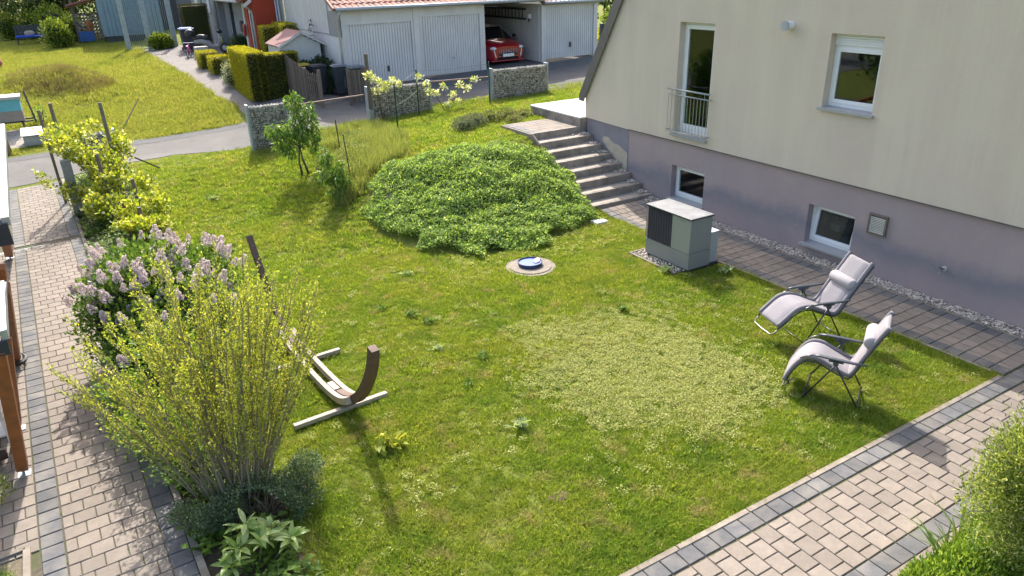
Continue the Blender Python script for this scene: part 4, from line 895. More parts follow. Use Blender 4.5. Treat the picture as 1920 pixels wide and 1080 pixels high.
# ---------------------------------------------------------------- red car in the open bay
def car():
    cx, y0, z0 = 15.80, 26.62, 1.74
    fy = 0.0
    t = thing('parked_car', 'red small hatchback parked nose out in the open garage bay', 'car', (cx, y0+2, z0))
    red = mat('car_red', (.36, .008, .022), .28, .05, 3, coat=.8); blk = mat('car_black', (.012, .012, .014), .5, spec=.2); W = .87
    # body sections along y: (y, [half width, z] from sill to roof)
    secs = [(0.00, [(.60, .22), (.66, .32), (.70, .48), (.68, .60), (.60, .70), (.0, .73)]),
            (.08, [(.74, .20), (.79, .32), (.80, .50), (.77, .66), (.68, .76), (.0, .80)]),
            (.30, [(.83, .19), (.865, .34), (.86, .56), (.83, .74), (.72, .85), (.0, .89)]),
            (.70, [(.85, .19), (.88, .36), (.875, .62), (.855, .82), (.74, .92), (.0, .955)]),
            (1.05, [(.85, .19), (.88, .36), (.88, .66), (.86, .88), (.76, .97), (.0, 1.0)]),
            (3.2, [(.85, .19), (.88, .36), (.88, .70), (.87, .92), (.82, .98), (.0, 1.0)]),
            (3.9, [(.80, .22), (.84, .36), (.84, .70), (.82, .92), (.76, .98), (.0, 1.0)]),
            (4.05, [(.70, .28), (.76, .40), (.76, .66), (.72, .86), (.66, .92), (.0, .95)])]
    V = []; n = 11
    for y, h in secs:
        L = [(-a, z) for a, z in h]+[(a, z) for a, z in h[:-1][::-1]]; V += [(cx+a, y0+y, z0+z) for a, z in L]
    Fs = [(i*n+k, i*n+k+1, (i+1)*n+k+1, (i+1)*n+k) for i in range(len(secs)-1) for k in range(n-1)]+[tuple(range(n)), tuple((len(secs)-1)*n+k for k in range(n))[::-1]]
    b = MB(); b.add(V, Fs); o = b.build('body', red, t, smooth=True); md = o.modifiers.new('s', 'SUBSURF'); md.levels = md.render_levels = 2; auto(o, 60)
    g = MB(); P = [(1.0, .78, .96), (1.75, .62, 1.38), (3.2, .60, 1.40), (3.85, .68, 1.0)]; V = []
    for y, w, z in P: V += [(cx-w, y0+y, z0+z), (cx+w, y0+y, z0+z)]
    g.add(V+[(cx-.84, y0+1.1, z0+.92), (cx+.84, y0+1.1, z0+.92), (cx-.84, y0+3.8, z0+.92), (cx+.84, y0+3.8, z0+.92)], [(0, 1, 3, 2), (4, 5, 7, 6), (8, 0, 2, 4, 6, 10), (9, 11, 7, 5, 3, 1)]); g.build('windows', mat('car_glass', (.02, .022, .025), .08, .05, 3, spec=.9), t)
    b = MB(); b.add([(cx-.64, y0+1.72, z0+1.375), (cx+.64, y0+1.72, z0+1.375), (cx+.62, y0+3.25, z0+1.40), (cx-.62, y0+3.25, z0+1.40), (cx-.5, y0+2.4, z0+1.45), (cx+.5, y0+2.4, z0+1.45)], [(0, 1, 5, 4), (4, 5, 2, 3), (0, 4, 3), (1, 2, 5)]); b.build('roof', blk, t)
    for sg in (-1, 1): b = MB(); b.tube([(cx+sg*.80, y0+1.02, z0+.98), (cx+sg*.64, y0+1.74, z0+1.39)], .03, 6); b.build('pillar', mat('car_trim', (.25, .26, .27), .4), t)
    b = MB(); b.box(cx-.43, cx+.43, y0-.012, y0+.06, z0+.38, z0+.66); V = [(v[0]*(1) if v[2] < z0+.5 else cx+(v[0]-cx)*1.12, v[1]+(.03 if v[2] > z0+.5 else 0), v[2]) for v in b.V]; b.V = V; b.build('radiator_grille', blk, t, bevel=.01)
    for k in range(11):
        x = cx-.40+k*.08
        if abs(x-cx) > .07: b = MB(); b.box(x-.009, x+.009, y0-.03, y0-.01, z0+.44, z0+.62); b.build('grille_bar', mat('chrome', (.42, .43, .44), .45, metal=.0), t)
    b = MB(); b.prism([(cx-.03, z0+.53), (cx-.005, z0+.60), (cx+.03, z0+.61), (cx+.015, z0+.56), (cx+.035, z0+.50), (cx+.005, z0+.53), (cx-.02, z0+.48)], 'y', y0-.04, y0-.02); b.build('emblem', mat('chrome', (.7, .7, .7)), t)
    b = MB(); b.box(cx-.26, cx+.26, y0-.05, y0-.03, z0+.33, z0+.44); b.build('number_plate', M_white, t)
    b = MB(); b.box(cx-.5, cx+.5, y0-.01, y0+.1, z0+.20, z0+.32); b.build('lower_intake', blk, t, bevel=.02)
    b = MB(); b.box(cx-.78, cx+.78, y0-.03, y0+.2, z0+.145, z0+.20); b.build('bumper_lip', red, t, bevel=.02)
    for sg in (-1, 1):
        b = MB(); b.blob((cx+sg*.62, y0+.10, z0+.66), (.17, .12, .075), 2, (10, 7), .02); b.build('headlight', mat('lamp_glass', (.75, .77, .8), .12, .05, 5), t, smooth=True)
        b = MB(); b.bar((cx+sg*.66, y0-.0, z0+.62), (cx+sg*.58, y0-.02, z0+.32), .022, .03); b.build('light_strip', M_white, t)
        b = MB(); b.blob((cx+sg*.98, y0+1.15, z0+1.02), (.11, .07, .075), 4, (8, 6), .03); b.build('mirror', blk, t, smooth=True)
        for yy in (.75, 3.3):
            b = MB(); b.cyl((cx+sg*.66, y0+yy, z0+.31), (cx+sg*.87, y0+yy, z0+.31), .31, n=20); w = b.build('wheel', blk, t); b = MB(); b.cyl((cx+sg*.872, y0+yy, z0+.31), (cx+sg*.885, y0+yy, z0+.31), .2, n=14); b.build('rim', M_steel, w)
car()
# ---------------------------------------------------------------- playhouse, fences, bins
M_pw = mat('playhouse_white', (.62, .62, .61), .7, .05, 6)
t = thing('garden_shed', 'small white boarded playhouse with red felt roof behind the tall hedge', 'shed', (8.25, 30.5, 1.4))
zg = 1.35; ya, yb = 28.15, 29.8; x0, x1 = 6.98, 8.5; xa_ = 7.8; ze, zr = 2.98, 3.37
for k in range(20):
    z = zg+k*.1
    if z+.1 < ze: xa, xb = x0, x1
    else:
        f_ = min(.97, (z+.05-ze)/(zr-ze)); xa, xb = x0+f_*(xa_-x0), x1-f_*(x1-xa_)
    b = MB(); b.box(xa, xb, ya-.02, ya, z, z+.094); b.build('board', M_pw, t)
b = MB(); b.prism([(x0, zg), (x1, zg), (x1, ze), (xa_, zr), (x0, ze)], 'y', ya, yb); b.build('wall', M_pw, t)
Mfelt = mat('felt_red', (.30, .135, .125), .85, .15, 3, stain=(.2, .1, .1), stain_scale=2)
for sg in (-1, 1):
    xe = xa_+sg*.89; b = MB(); b.add([(xa_, ya-.14, zr+.10), (xe, ya-.14, ze+.01), (xe, yb+.14, ze+.01), (xa_, yb+.14, zr+.10), (xa_, ya-.14, zr+.06), (xe, ya-.14, ze-.03), (xe, yb+.14, ze-.03), (xa_, yb+.14, zr+.06)], [(0, 1, 2, 3), (7, 6, 5, 4), (0, 4, 5, 1), (1, 5, 6, 2), (2, 6, 7, 3)]); r_ = b.build('roof', Mfelt, t)
    b = MB(); b.bar((xa_, ya-.15, zr+.05), (xe, ya-.15, ze-.04), .02, .07); b.build('barge_board', M_pw, r_)
def bin_(label, x, y, body, lid, h=1.0, w=.50, rz=0.0):
    z = Tf(x, y)+.02; t = thing('rubbish_bin', label, 'bin', (x, y, z), rz, 'wheeled rubbish bins beside the picket fence'); b = MB()
    b.add([(-w*.4, -w*.4, .06), (w*.4, -w*.4, .06), (w*.4, w*.4, .06), (-w*.4, w*.4, .06), (-w/2, -w/2, h), (w/2, -w/2, h), (w/2, w/2, h), (-w/2, w/2, h)], [(0, 3, 2, 1), (4, 5, 6, 7), (0, 1, 5, 4), (1, 2, 6, 5), (2, 3, 7, 6), (3, 0, 4, 7)]); b.build('bin_body', body, t, bevel=.02, local=True)
    b = MB(); b.box(-w/2-.03, w/2+.03, -w/2-.05, w/2+.03, h+.002, h+.04); b.box(-w/2+.03, w/2-.03, -w/2+.02, w/2-.04, h+.041, h+.075); b.build('lid', lid, t, bevel=.015, local=True)
    b = MB(); b.cyl((-w/2+.02, w/2+.05, h-.04), (w/2-.02, w/2+.05, h-.04), .018, n=8); b.build('handle', body, t, local=True)
    for sg in (-1, 1): b = MB(); b.cyl((sg*w*.42, w*.42, .1), (sg*w*.5, w*.42, .1), .1, n=12); b.build('wheel', M_dark, t, local=True)
Mb1 = mat('bin_anthracite', (.035, .042, .055), .5); Mb2 = mat('bin_lid_grey', (.22, .24, .27), .35); Mbg = mat('bin_green', (.06, .11, .075), .5)
bin_('anthracite bin with grey lid behind the leaning picket gate', 7.93, 26.95, Mb1, Mb1, rz=.1)
bin_('anthracite bin with pale lid under the dark ivy', 8.5, 26.2, Mb1, Mb2, rz=-.1)
bin_('green bin with pale lid behind the short picket panel', 8.9, 25.55, Mbg, Mb2, h=1.0)
bin_('bin with yellow lid hidden behind the picket fence', 7.55, 27.6, Mb1, mat('lid_yellow', (.65, .5, .06), .5))
Mpk = mat('picket_wood', (.185, .145, .115), .85, .22, 16, rand=.3, bump=.4, bscale=60)
def picket(label, P0, P1, h, n, w=.085, closed=False, hs=None):
    z0 = Tf(*P0); z1 = Tf(*P1); t = thing('picket_fence', label, 'fence', (*P0, z0)); d = Vector((P1[0]-P0[0], P1[1]-P0[1], 0)); L = d.length; d.normalize(); nn = Vector((-d.y, d.x, 0)); R = random.Random(n)
    for i in range(n):
        f_ = (i+.5)/n; p = Vector((P0[0], P0[1], 0))+d*L*f_; z = z0+(z1-z0)*f_; hh = (h if hs is None else float(np.interp(f_, [0, 1], hs)))+R.uniform(-.03, .04); tl = R.uniform(-.01, .01)
        b = MB(); b.bar((p.x, p.y, z+.03), (p.x+d.x*tl, p.y+d.y*tl, z+hh), w, .02, tuple(nn)); b.V = b.V; b.build('picket', Mpk, t)
    for f_ in (.22, .78):
        a = Vector((P0[0], P0[1], z0+h*f_))+nn*.03; c_ = Vector((P1[0], P1[1], z1+h*f_))+nn*.03; b = MB(); b.bar(a, c_, .03, .07); b.build('rail', Mpk, t)
    return t
picket('tall dense run of weathered pickets beside the hedge', (6.95, 27.9), (7.28, 26.3), 1.3, 15, w=.10, hs=(1.55, 1.15))
picket('open picket gate with round posts in front of the bins', (7.30, 26.25), (7.45, 25.4), 1.1, 6, w=.06)
for p, h_, l in (((7.28, 26.32), 1.2, 'fence post at the hedge end of the picket gate'), ((7.47, 25.3), 1.28, 'round fence post at the lane end of the picket gate'), ((8.35, 24.85), 1.25, 'thick fence post left of the short picket panel'), ((8.98, 24.95), 1.15, 'fence post right of the short picket panel')): post('fence_post', l, 'fence post', p, h_, .05, Mpk, flat=True)
picket('short panel of pickets in front of the green bin', (8.42, 24.87), (8.93, 24.92), 1.12, 7, w=.055)
# dark post and things right of the garages
q = gp(1127, 95); post('gate_post', 'dark green gate post on the grass right of the garages', 'gate post', (q[0], q[1]), 1.15, .07, mat('gate_dark', (.02, .035, .045), .5), flat=True)
b = MB(); b.bar((q[0], q[1], Tf(q[0], q[1])+1.1), (q[0]+2.5, q[1]+.1, Tf(q[0], q[1])+1.1), .04, .04); b.bar((q[0], q[1], Tf(q[0], q[1])+.3), (q[0]+2.5, q[1]+.1, Tf(q[0], q[1])+.3), .04, .04); props(b.build('gate_rail', mat('gate_dark', (.02, .035, .045))), 'thin dark rails running from the gate post behind the house', 'rail')
q = (19.7, 25.0); post('concrete_post', 'short pale post at the edge of the lane by the house roof', 'post', (18.6, 23.9), .7, .12, mat('post_pale', (.5, .52, .54), .6), flat=True)
# ---------------------------------------------------------------- red and grey row houses
rh = thing('row_house', 'red rendered house front with white glazed door and tiled porch roof', 'house', (8.2, 35, 1.7))
M_red = mat('red_render', (.38, .052, .022), .9, .08, 2, bump=.2); M_gr = mat('grey_render', (.27, .285, .30), .9, .06, 2)
b = MB(); b.box(7.55, 8.66, 33.8, 33.95, 1.4, 5.2); wall_holes = [(34.15, 35.1, 1.75, 4.0)]; holed_wall(b, 7.55, 7.7, 33.95, 35.6, 1.4, 5.2, wall_holes); b.build('wall', M_red, rh)
b = MB(); framed(b, 7.60, 7.66, 34.16, 35.09, 1.8, 3.99, .09); d_ = b.build('glazed_door', M_white, rh); b = MB(); b.box(7.62, 7.63, 34.25, 35.0, 1.9, 3.9); b.build('pane', M_glass, d_)
b = MB(); b.box(7.71, 8.6, 34.0, 35.6, 1.6, 4.8); b.build('room', M_room, rh)
b = MB(); b.box(7.50, 7.78, 35.62, 35.85, 1.5, 4.35); b.build('corner_board', M_whitewall, rh)
for x in (8.70,): b = MB(); b.box(8.62, 8.69, 33.25, 33.79, 1.6, 5.2); b.build('party_wall', mat('party_grey', (.35, .36, .36)), rh)
b = MB(); b.cyl((8.56, 33.6, 1.6), (8.56, 33.6, 5.2), .06, n=10); b.cyl((8.48, 33.72, 1.6), (8.48, 33.72, 5.2), .05, n=10); b.build('downpipe', M_steel, rh, smooth=True)
b = MB(); b.tube([(7.2, 34.3, 4.38), (7.3, 34.3, 4.2), (7.49, 34.3, 4.05), (7.49, 33.98, 3.9), (7.49, 33.98, 1.8)], .04, 8); b.build('downpipe', mat('pipe_cream', (.5, .46, .42)), rh, smooth=True)
def roof_y(name, parent, y0, y1, xe, ze, slope, rows):
    """tiled slope whose eave runs along y at xe and rises to +x"""
    t_ = MB(); o = tiles(name, y0, y1, xe, ze, slope, rows, parent, tw=.24); me = o.data
    co = np.empty(len(me.vertices)*3); me.vertices.foreach_get('co', co); co = co.reshape(-1, 3); co = co[:, [1, 0, 2]]; me.vertices.foreach_set('co', co.ravel()); me.flip_normals(); return o
roof_y('roof_tiles', rh, 34.0, 42.5, 6.95, 4.42, math.radians(28), 6)
b = MB(); b.prism([(6.98, 4.36), (9, 5.42), (9, 5.38), (6.98, 4.33)], 'y', 34.0, 42.5); b.build('roof_deck', mat('deck_white', (.6, .6, .58)), rh)
b = MB(); b.tube([(6.90, 33.95, 4.38), (6.90, 42.5, 4.38)], .055, 8); b.build('gutter', mat('gutter_pale', (.55, .56, .56), .5), rh, smooth=True)
b = MB(); b.bar((6.95, 33.93, 4.42), (8.6, 33.93, 5.28), .05, .16); b.build('verge_board', mat('verge_orange', (.42, .15, .07), .7), rh); b = MB(); b.bar((7.15, 33.85, 4.18), (7.5, 33.85, 4.42), .1, .12); b.build('rafter_end', M_whitewall, rh)
t = thing('wall_ornament', 'round red ornament hanging on the white corner board of the red house', 'ornament', (7.45, 35.7, 3.2)); b = MB(); b.blob((7.44, 35.7, 3.15), (.07, .2, .28), 3, (10, 7), .15); b.build('ornament_body', mat('ornament_red', (.35, .02, .03), .5), t, smooth=True)
gh = thing('row_house', 'grey rendered house front with white glass door under the tiled porch', 'house', (8.0, 40, 1.8))
b = MB(); holed_wall(b, 7.9, 8.1, 35.86, 42.0, 1.4, 5.4, [(40.1, 41.1, 1.9, 4.05)]); b.build('wall', M_gr, gh)
b = MB(); framed(b, 7.95, 8.02, 40.1, 41.1, 1.9, 4.05, .12); b.box(7.96, 8.01, 40.22, 40.98, 2.75, 2.86); d_ = b.build('glazed_door', M_white, gh); b = MB(); b.box(7.98, 7.99, 40.2, 41.0, 2.0, 3.95); b.build('pane', M_glass, d_); b = MB(); b.box(8.11, 9, 39.9, 41.4, 1.8, 4.2); b.build('room', mat('room_grey', (.2, .2, .21)), gh)
b = MB(); b.box(7.3, 7.44, 37.55, 37.69, 1.6, 4.6); b.build('porch_post', mat('post_navy', (.03, .04, .055), .5), gh)
b = MB(); b.box(7.80, 7.9, 37.9, 38.35, 2.9, 3.4); b.build('letterbox', M_dark, gh, bevel=.01)
b = MB(); b.cyl((7.9, 39.2, 3.75), (7.76, 39.2, 3.75), .03, n=8); b.blob((7.74, 39.2, 3.65), (.07, .07, .11), 1, (8, 6), .02); b.build('wall_lamp', mat('lamp_grey', (.6, .6, .6)), gh)
gh2 = thing('row_house', 'further grey house front with narrow window beyond the drainpipe', 'house', (8.0, 45, 1.8))
b = MB(); holed_wall(b, 7.6, 8.1, 42.05, 50, 1.4, 6.0, [(42.5, 43.0, 1.9, 4.3), (46.2, 47.0, 2.8, 4.2)]); b.build('wall', M_gr, gh2)
b = MB(); framed(b, 7.7, 7.78, 46.2, 47.0, 2.8, 4.2, .1); w_ = b.build('window', M_white, gh2); b = MB(); b.box(7.73, 7.74, 46.3, 46.9, 2.9, 4.1); b.build('pane', M_glass, w_); b = MB(); b.box(8.11, 9, 42, 48, 1.8, 5); b.build('room', M_room, gh2)
b = MB(); framed(b, 7.7, 7.78, 42.5, 43.0, 1.9, 4.3, .08); b.build('door_frame', M_white, gh2)
b = MB(); b.tube([(7.2, 42.3, 5.2), (7.45, 42.3, 4.95), (7.52, 42.3, 4.7), (7.52, 42.3, 1.9)], .06, 8); b.build('downpipe', M_steel, gh2, smooth=True)
b = MB(); b.box(7.55, 7.6, 47.6, 48.6, 2.4, 6); b.box(7.55, 7.6, 44.0, 44.6, 3.6, 6); b.build('white_panel', M_whitewall, gh2)
# ---------------------------------------------------------------- scooter, child's bicycle, blue bin
def at_y(px, py, Y):
    d = _F + _R*(px-960)/CAM_F - _U*(py-540)/CAM_F; t = Y/d[1]; return np.array([0, 0, CAM_H])+t*d
q = gp(398, 100); SX, SY, SZ = q[0], q[1], Tf(q[0], q[1])
t = thing('motor_scooter', 'dark motor scooter with round top case parked at the grey house', 'scooter', (SX, SY, SZ), math.radians(-24)); Mk = mat('scooter_black', (.03, .03, .035), .35); Ms = mat('scooter_grey', (.30, .30, .29), .4)
for x in (-.62, .66): b = MB(); b.cyl((x, -.06, .25), (x, .06, .25), .25, n=20); w_ = b.build('wheel', Mk, t, local=True); b = MB(); b.cyl((x, -.07, .25), (x, .07, .25), .12, n=12); b.build('rim', M_steel, w_, local=True)
b = MB(); b.tube([(-.75, 0, .55), (-.4, 0, .60), (-.1, 0, .5), (.1, 0, .32), (.4, 0, .33), (.55, 0, .6), (.5, 0, .95)], [.08, .15, .16, .12, .11, .13, .09], 10); b.build('body', Ms, t, smooth=True, local=True)
b = MB(); b.tube([(-.80, 0, .72), (-.45, 0, .78), (-.1, 0, .74), (.05, 0, .68)], [.06, .13, .13, .05], 10); b.build('saddle', Mk, t, smooth=True, local=True)
b = MB(); b.blob((-.88, 0, .98), (.24, .22, .19), 5, (14, 9), .02); b.build('top_case', Mk, t, smooth=True, local=True)
b = MB(); b.bar((.47, -.33, 1.02), (.47, .33, 1.02), .05, .05); b.blob((.52, 0, 1.0), (.13, .14, .11), 6, (10, 7), .03); b.build('handlebar', Mk, t, local=True)
for sg in (-1, 1): b = MB(); b.tube([(.47, sg*.25, 1.02), (.45, sg*.33, 1.2)], .01, 6); b.blob((.45, sg*.34, 1.25), (.02, .07, .045), 1, (8, 6), .02); b.build('mirror', Ms, t, local=True)
b = MB(); b.box(.58, .62, -.12, .12, .5, .8); b.build('front_shield', mat('shield_yellow', (.55, .5, .05), .4), t, local=True)
q = gp(356, 108); t = thing('child_bicycle', 'small pink and white child bicycle leaning by the scooter', 'bicycle', (q[0], q[1], Tf(q[0], q[1])), math.radians(70)); Mp = mat('bike_pink', (.6, .08, .3), .4)
for x in (-.32, .34):
    b = MB(); b.tube([(x+.2*math.cos(a), 0, .2+.2*math.sin(a)) for a in np.linspace(0, 2*math.pi, 19)], .02, 6); w_ = b.build('wheel', Mk, t, local=True); b = MB()
    for k in range(6): a = k*math.pi/6; b.bar((x-.18*math.cos(a), 0, .2-.18*math.sin(a)), (x+.18*math.cos(a), 0, .2+.18*math.sin(a)), .008, .008)
    b.build('spokes', M_white, w_, local=True)
b = MB()
for a, c_ in (((-.32, 0, .2), (-.12, 0, .45)), ((-.32, 0, .2), (-.02, 0, .2)), ((-.02, 0, .2), (-.14, 0, .5)), ((-.02, 0, .2), (.24, 0, .48)), ((-.12, 0, .42), (.24, 0, .5)), ((.34, 0, .2), (.22, 0, .6))): b.cyl(a, c_, .022, n=6)
b.build('frame', Mp, t, local=True); b = MB(); b.bar((.22, -.24, .66), (.22, .24, .66), .03, .03); b.build('handlebar', M_white, t, local=True); b = MB(); b.blob((-.15, 0, .53), (.11, .07, .03), 1, (8, 6), .02); b.build('saddle', Mp, t, local=True)
q = (5.9, 41.0); bin_('dark bin with bright blue lid beside the dark hedge', 5.75, 41.2, Mb1, mat('lid_blue', (.03, .12, .5), .45), h=1.05, w=.62)
t = thing('flower_box', 'pale planter with green leaves behind the child bicycle', 'planter', (5.95, 38.6, Tf(5.95, 38.6))); b = MB(); z = Tf(5.95, 38.6); b.box(5.6, 6.2, 38.4, 38.8, z, z+.5); b.build('box', mat('planter_pale', (.5, .47, .42)), t)
# ---------------------------------------------------------------- far meadow: gate frame, blue shed, log pile, bench, cart
def P_(px, py): q = gp(px, py); return q[0], q[1], Tf(q[0], q[1])
M_gate = mat('gate_grey', (.38, .43, .44), .6)
x0, y0, z0 = P_(243, 95); x1, y1, z1 = P_(283, 93); x2, y2, _ = P_(336, 90)
t = thing('garden_gate', 'tall pale grey gate frame closing the end of the drive', 'gate', (x0, y0, z0))
for (x, y) in ((x0, y0), (x1, y1), (x2, y1)):
    b = MB(); b.box(x-.12, x+.12, y-.1, y+.1, Tf(x, y), Tf(x, y)+3.0); b.build('gate_post', M_gate, t)
b = MB(); b.bar((x0, y0, z0+3.0), (x2, y1, z0+3.0), .1, .14); b.bar((x0, y0, z0+.08), (x2, y1, z0+.08), .06, .08); b.build('crossbar', M_gate, t)
b = MB(); nn = 26
for k in range(nn): f_ = (k+.5)/nn; b.bar((x0+(x2-x0)*f_, y0+(y1-y0)*f_, z0+.1), (x0+(x2-x0)*f_, y0+(y1-y0)*f_, z0+2.9), .012, .012)
b.build('wire_infill', M_gate, t)
x, y, z = P_(262, 80); bs = thing('garden_shed', 'pale blue boarded shed behind the tall gate frame', 'shed', (x, y+2, z)); Mbl = mat('shed_blue', (.22, .31, .36), .8, .08, 2)
W = 3.2; 
for k in range(14):
    b = MB(); b.box(x-W/2+k*W/14+.01, x-W/2+(k+1)*W/14-.01, y+1.4, y+1.45, z+.35, z+3.1); b.build('board', Mbl, bs)
b = MB(); b.box(x-W/2, x+W/2, y+1.46, y+5, z+.35, z+3.1); b.build('wall', Mbl, bs); b = MB(); b.box(x-W/2+.1, x+W/2-.1, y+1.5, y+5, z, z+.35); b.build('base', M_dark, bs)
b = MB(); b.prism([(x-W/2-.3, z+3.1), (x, z+4.4), (x+W/2+.3, z+3.1), (x+W/2+.3, z+3.2), (x, z+4.55), (x-W/2-.3, z+3.2)], 'y', y+1.1, y+5.2); b.build('roof', M_tile, bs)
b = MB(); b.box(x-.5, x+.5, y+1.36, y+1.4, z+.5, z+2.6); b.build('door', mat('shed_blue_door', (.18, .27, .32), .8), bs)
t = thing('grey_outbuilding', 'dark grey outbuilding with wide door behind the right part of the gate frame', 'building', (6.6, 60, 2.1)); xa1 = float(at_y(292, 50, 58)[0]); xb1 = float(at_y(345, 50, 58)[0])
b = MB(); b.box(xa1, xb1+4, 58, 64, 2.0, 6.5); b.build('wall', mat('outbuilding_grey', (.17, .175, .18), .9, .1, 1), t); b = MB(); b.box(xa1+.3, xb1-.2, 57.93, 57.99, 2.1, 5.0); b.build('door', mat('outbuilding_door', (.06, .06, .065), .7), t)
b = MB(); b.box(xa1-.3, xb1+4.3, 57.6, 64.3, 6.5, 6.8); b.build('roof', mat('outbuilding_roof', (.25, .26, .28), .6), t)
x, y, z = P_(188, 78); t = thing('log_store', 'woodpile under a slanted red sheet roof on the far meadow', 'log store', (x, y, z)); b = MB()
for sx in (-1.1, 1.0):
    b.bar((x+sx, y-.5, z), (x+sx, y-.5, z+2.4), .12, .12); b.bar((x+sx, y+.5, z), (x+sx, y+.5, z+2.0), .12, .12)
b.build('post', M_wood_grey, t); b = MB(); b.add([(x-1.4, y-.9, z+2.2), (x+1.2, y-.9, z+2.8), (x+1.2, y+.9, z+2.6), (x-1.4, y+.9, z+2.0), (x-1.4, y-.9, z+2.12), (x+1.2, y-.9, z+2.72), (x+1.2, y+.9, z+2.52), (x-1.4, y+.9, z+1.92)], [(0, 1, 2, 3), (7, 6, 5, 4), (0, 4, 5, 1), (1, 5, 6, 2), (3, 2, 6, 7), (0, 3, 7, 4)]); b.build('roof_sheet', mat('sheet_red', (.42, .12, .15), .5), t)
b = MB(); R = random.Random(3)
for i in range(11):
    for j in range(9): b.cyl((x-.95+i*.185, y-.45, z+.1+j*.185), (x-.95+i*.185, y+.4, z+.1+j*.185+R.uniform(-.02, .02)), .088, n=7)
b.build('logs', mat('logs', (.33, .27, .21), .9, .2, 6, rand=.5), t, kind='stuff')
x, y, z = P_(68, 84); t = thing('garden_bench', 'dark garden bench with a bright blue seat pad on the far meadow', 'bench', (x, y, z)); b = MB(); b.box(x-.95, x+.95, y-.3, y+.25, z+.45, z+.58); b.build('seat', mat('pad_blue', (.02, .08, .5), .7), t, bevel=.03)
for k in range(4): b = MB(); b.box(x-.95, x+.95, y+.28, y+.32, z+.62+k*.14, z+.74+k*.14); b.build('back_slat', M_dark, t)
for sx in (-.9, .9):
    for sy in (-.25, .25): b = MB(); b.box(x+sx-.04, x+sx+.04, y+sy-.04, y+sy+.04, z, z+(.45 if sy < 0 else 1.15)); b.build('leg', M_dark, t)
b = MB(); b.blob((x-.2, y+.1, z+.68), (.3, .1, .16), 2, (8, 6), .1); props(b.build('cushion', mat('cushion_sand', (.5, .4, .3))), 'sand coloured cushion lying on the far garden bench', 'cushion')
x, y, z = P_(163, 82); t = thing('garden_cart', 'small blue tub with orange things beside the woodpile', 'tub', (x-.6, y, z)); b = MB(); b.box(x-.3, x+.5, y-.3, y+.3, z+.15, z+.7); b.build('tub_body', mat('tub_blue', (.05, .16, .45), .6), t); b = MB(); b.blob((x+.35, y, z+1.0), (.25, .2, .35), 2, (8, 6), .2); b.build('tub_load', mat('load_orange', (.5, .18, .06), .7), t)
# beehive like trailer box at the lane
x, y, z = P_(22, 247); t = thing('trailer_box', 'small boxy cart with turquoise panel and metal lid on thin legs', 'cart', (x, y, z)); w_, d_ = .50, .38
b = MB(); b.box(x-w_, x+w_, y-d_, y+d_, z+.38, z+.72); b.build('lower_box', mat('box_board', (.30, .26, .22), .8, .1, 8), t); b = MB(); b.box(x-w_+.01, x+w_-.01, y-d_+.01, y+d_-.01, z+.722, z+1.10); b.build('upper_box', mat('box_turquoise', (.13, .42, .46), .6, .05, 5), t)
b = MB(); b.box(x-w_-.05, x+w_+.05, y-d_-.05, y+d_+.05, z+1.102, z+1.20); b.build('lid', M_steel, t, bevel=.01)
for sx in (-.4, .42):
    for sy in (-.3, .3): b = MB(); b.bar((x+sx, y+sy, z), (x+sx*.95, y+sy, z+.38), .04, .04); b.build('leg', M_dark, t)
b = MB(); b.bar((x-.6, y-.3, z+.34), (x+.75, y-.3, z+.34), .04, .05); b.bar((x-.6, y+.3, z+.34), (x+.75, y+.3, z+.34), .04, .05); b.build('carrier', M_dark, t)
x, y, z = P_(58, 270); t = thing('white_box', 'low white box with sloping lid on the gravel by the lane', 'box', (x, y, z)); b = MB(); b.prism([(y-.35, z), (y+.35, z), (y+.35, z+.42), (y-.35, z+.30)], 'x', x-.15, x+.42); b.build('box_body', mat('box_white', (.4, .4, .38), .7), t); b = MB(); b.prism([(y-.40, z+.31), (y+.40, z+.445), (y+.40, z+.475), (y-.40, z+.34)], 'x', x-.19, x+.46); b.build('lid', M_steel, t)
x, y, z = P_(15, 290); t = thing('round_post', 'brownish rounded post at the lane behind the carport roof', 'post', (x, y, z)); b = MB(); b.tube([(x, y, z-.1), (x-.03, y, z+.9), (x-.06, y, z+1.0)], [.14, .13, .06], 12); b.build('post_body', mat('post_rose', (.36, .25, .22), .8), t, smooth=True)
x, y, z = P_(12, 128); t = thing('flamingo', 'pink and white garden figure at the far left edge', 'garden figure', (x, y, z)); b = MB(); b.blob((x-.55, y, z+.35), (.5, .2, .3), 2, (10, 7), .15); b.build('figure_body', mat('figure_pink', (.65, .22, .22), .6), t, smooth=True)
x, y, z = P_(228, 115)
# ---------------------------------------------------------------- carport at the left edge
cp_ = thing('carport', 'timber carport with orange brown posts and metal edged roof at the left edge', 'carport', (-2, 13, 0))
def P2(px, py, z): d = _F + _R*(px-960)/CAM_F - _U*(py-540)/CAM_F; t = (z-CAM_H)/d[2]; return np.array([0, 0, CAM_H])+t*d
a = P2(16, 412, 2.45); c_ = P2(8, 236, 2.45)
b = MB(); b.add([(a[0]-3, a[1]+.15, 2.47), (a[0]-.07, a[1], 2.47), (c_[0]-.07, c_[1], 2.47), (c_[0]-3, c_[1], 2.47), (a[0]-3, a[1]+.15, 2.42), (a[0]-.07, a[1], 2.42), (c_[0]-.07, c_[1], 2.42), (c_[0]-3, c_[1], 2.42)], [(0, 1, 2, 3), (7, 6, 5, 4), (0, 4, 5, 1), (1, 5, 6, 2), (2, 6, 7, 3), (3, 7, 4, 0)]); b.build('roof_panel', mat('roof_light', (.2, .205, .22), .6, .06, 2), cp_)
b = MB(); b.bar((a[0]-.03, a[1]-.03, 2.44), (c_[0]-.03, c_[1], 2.44), .09, .12); b.build('gutter', M_steel, cp_)
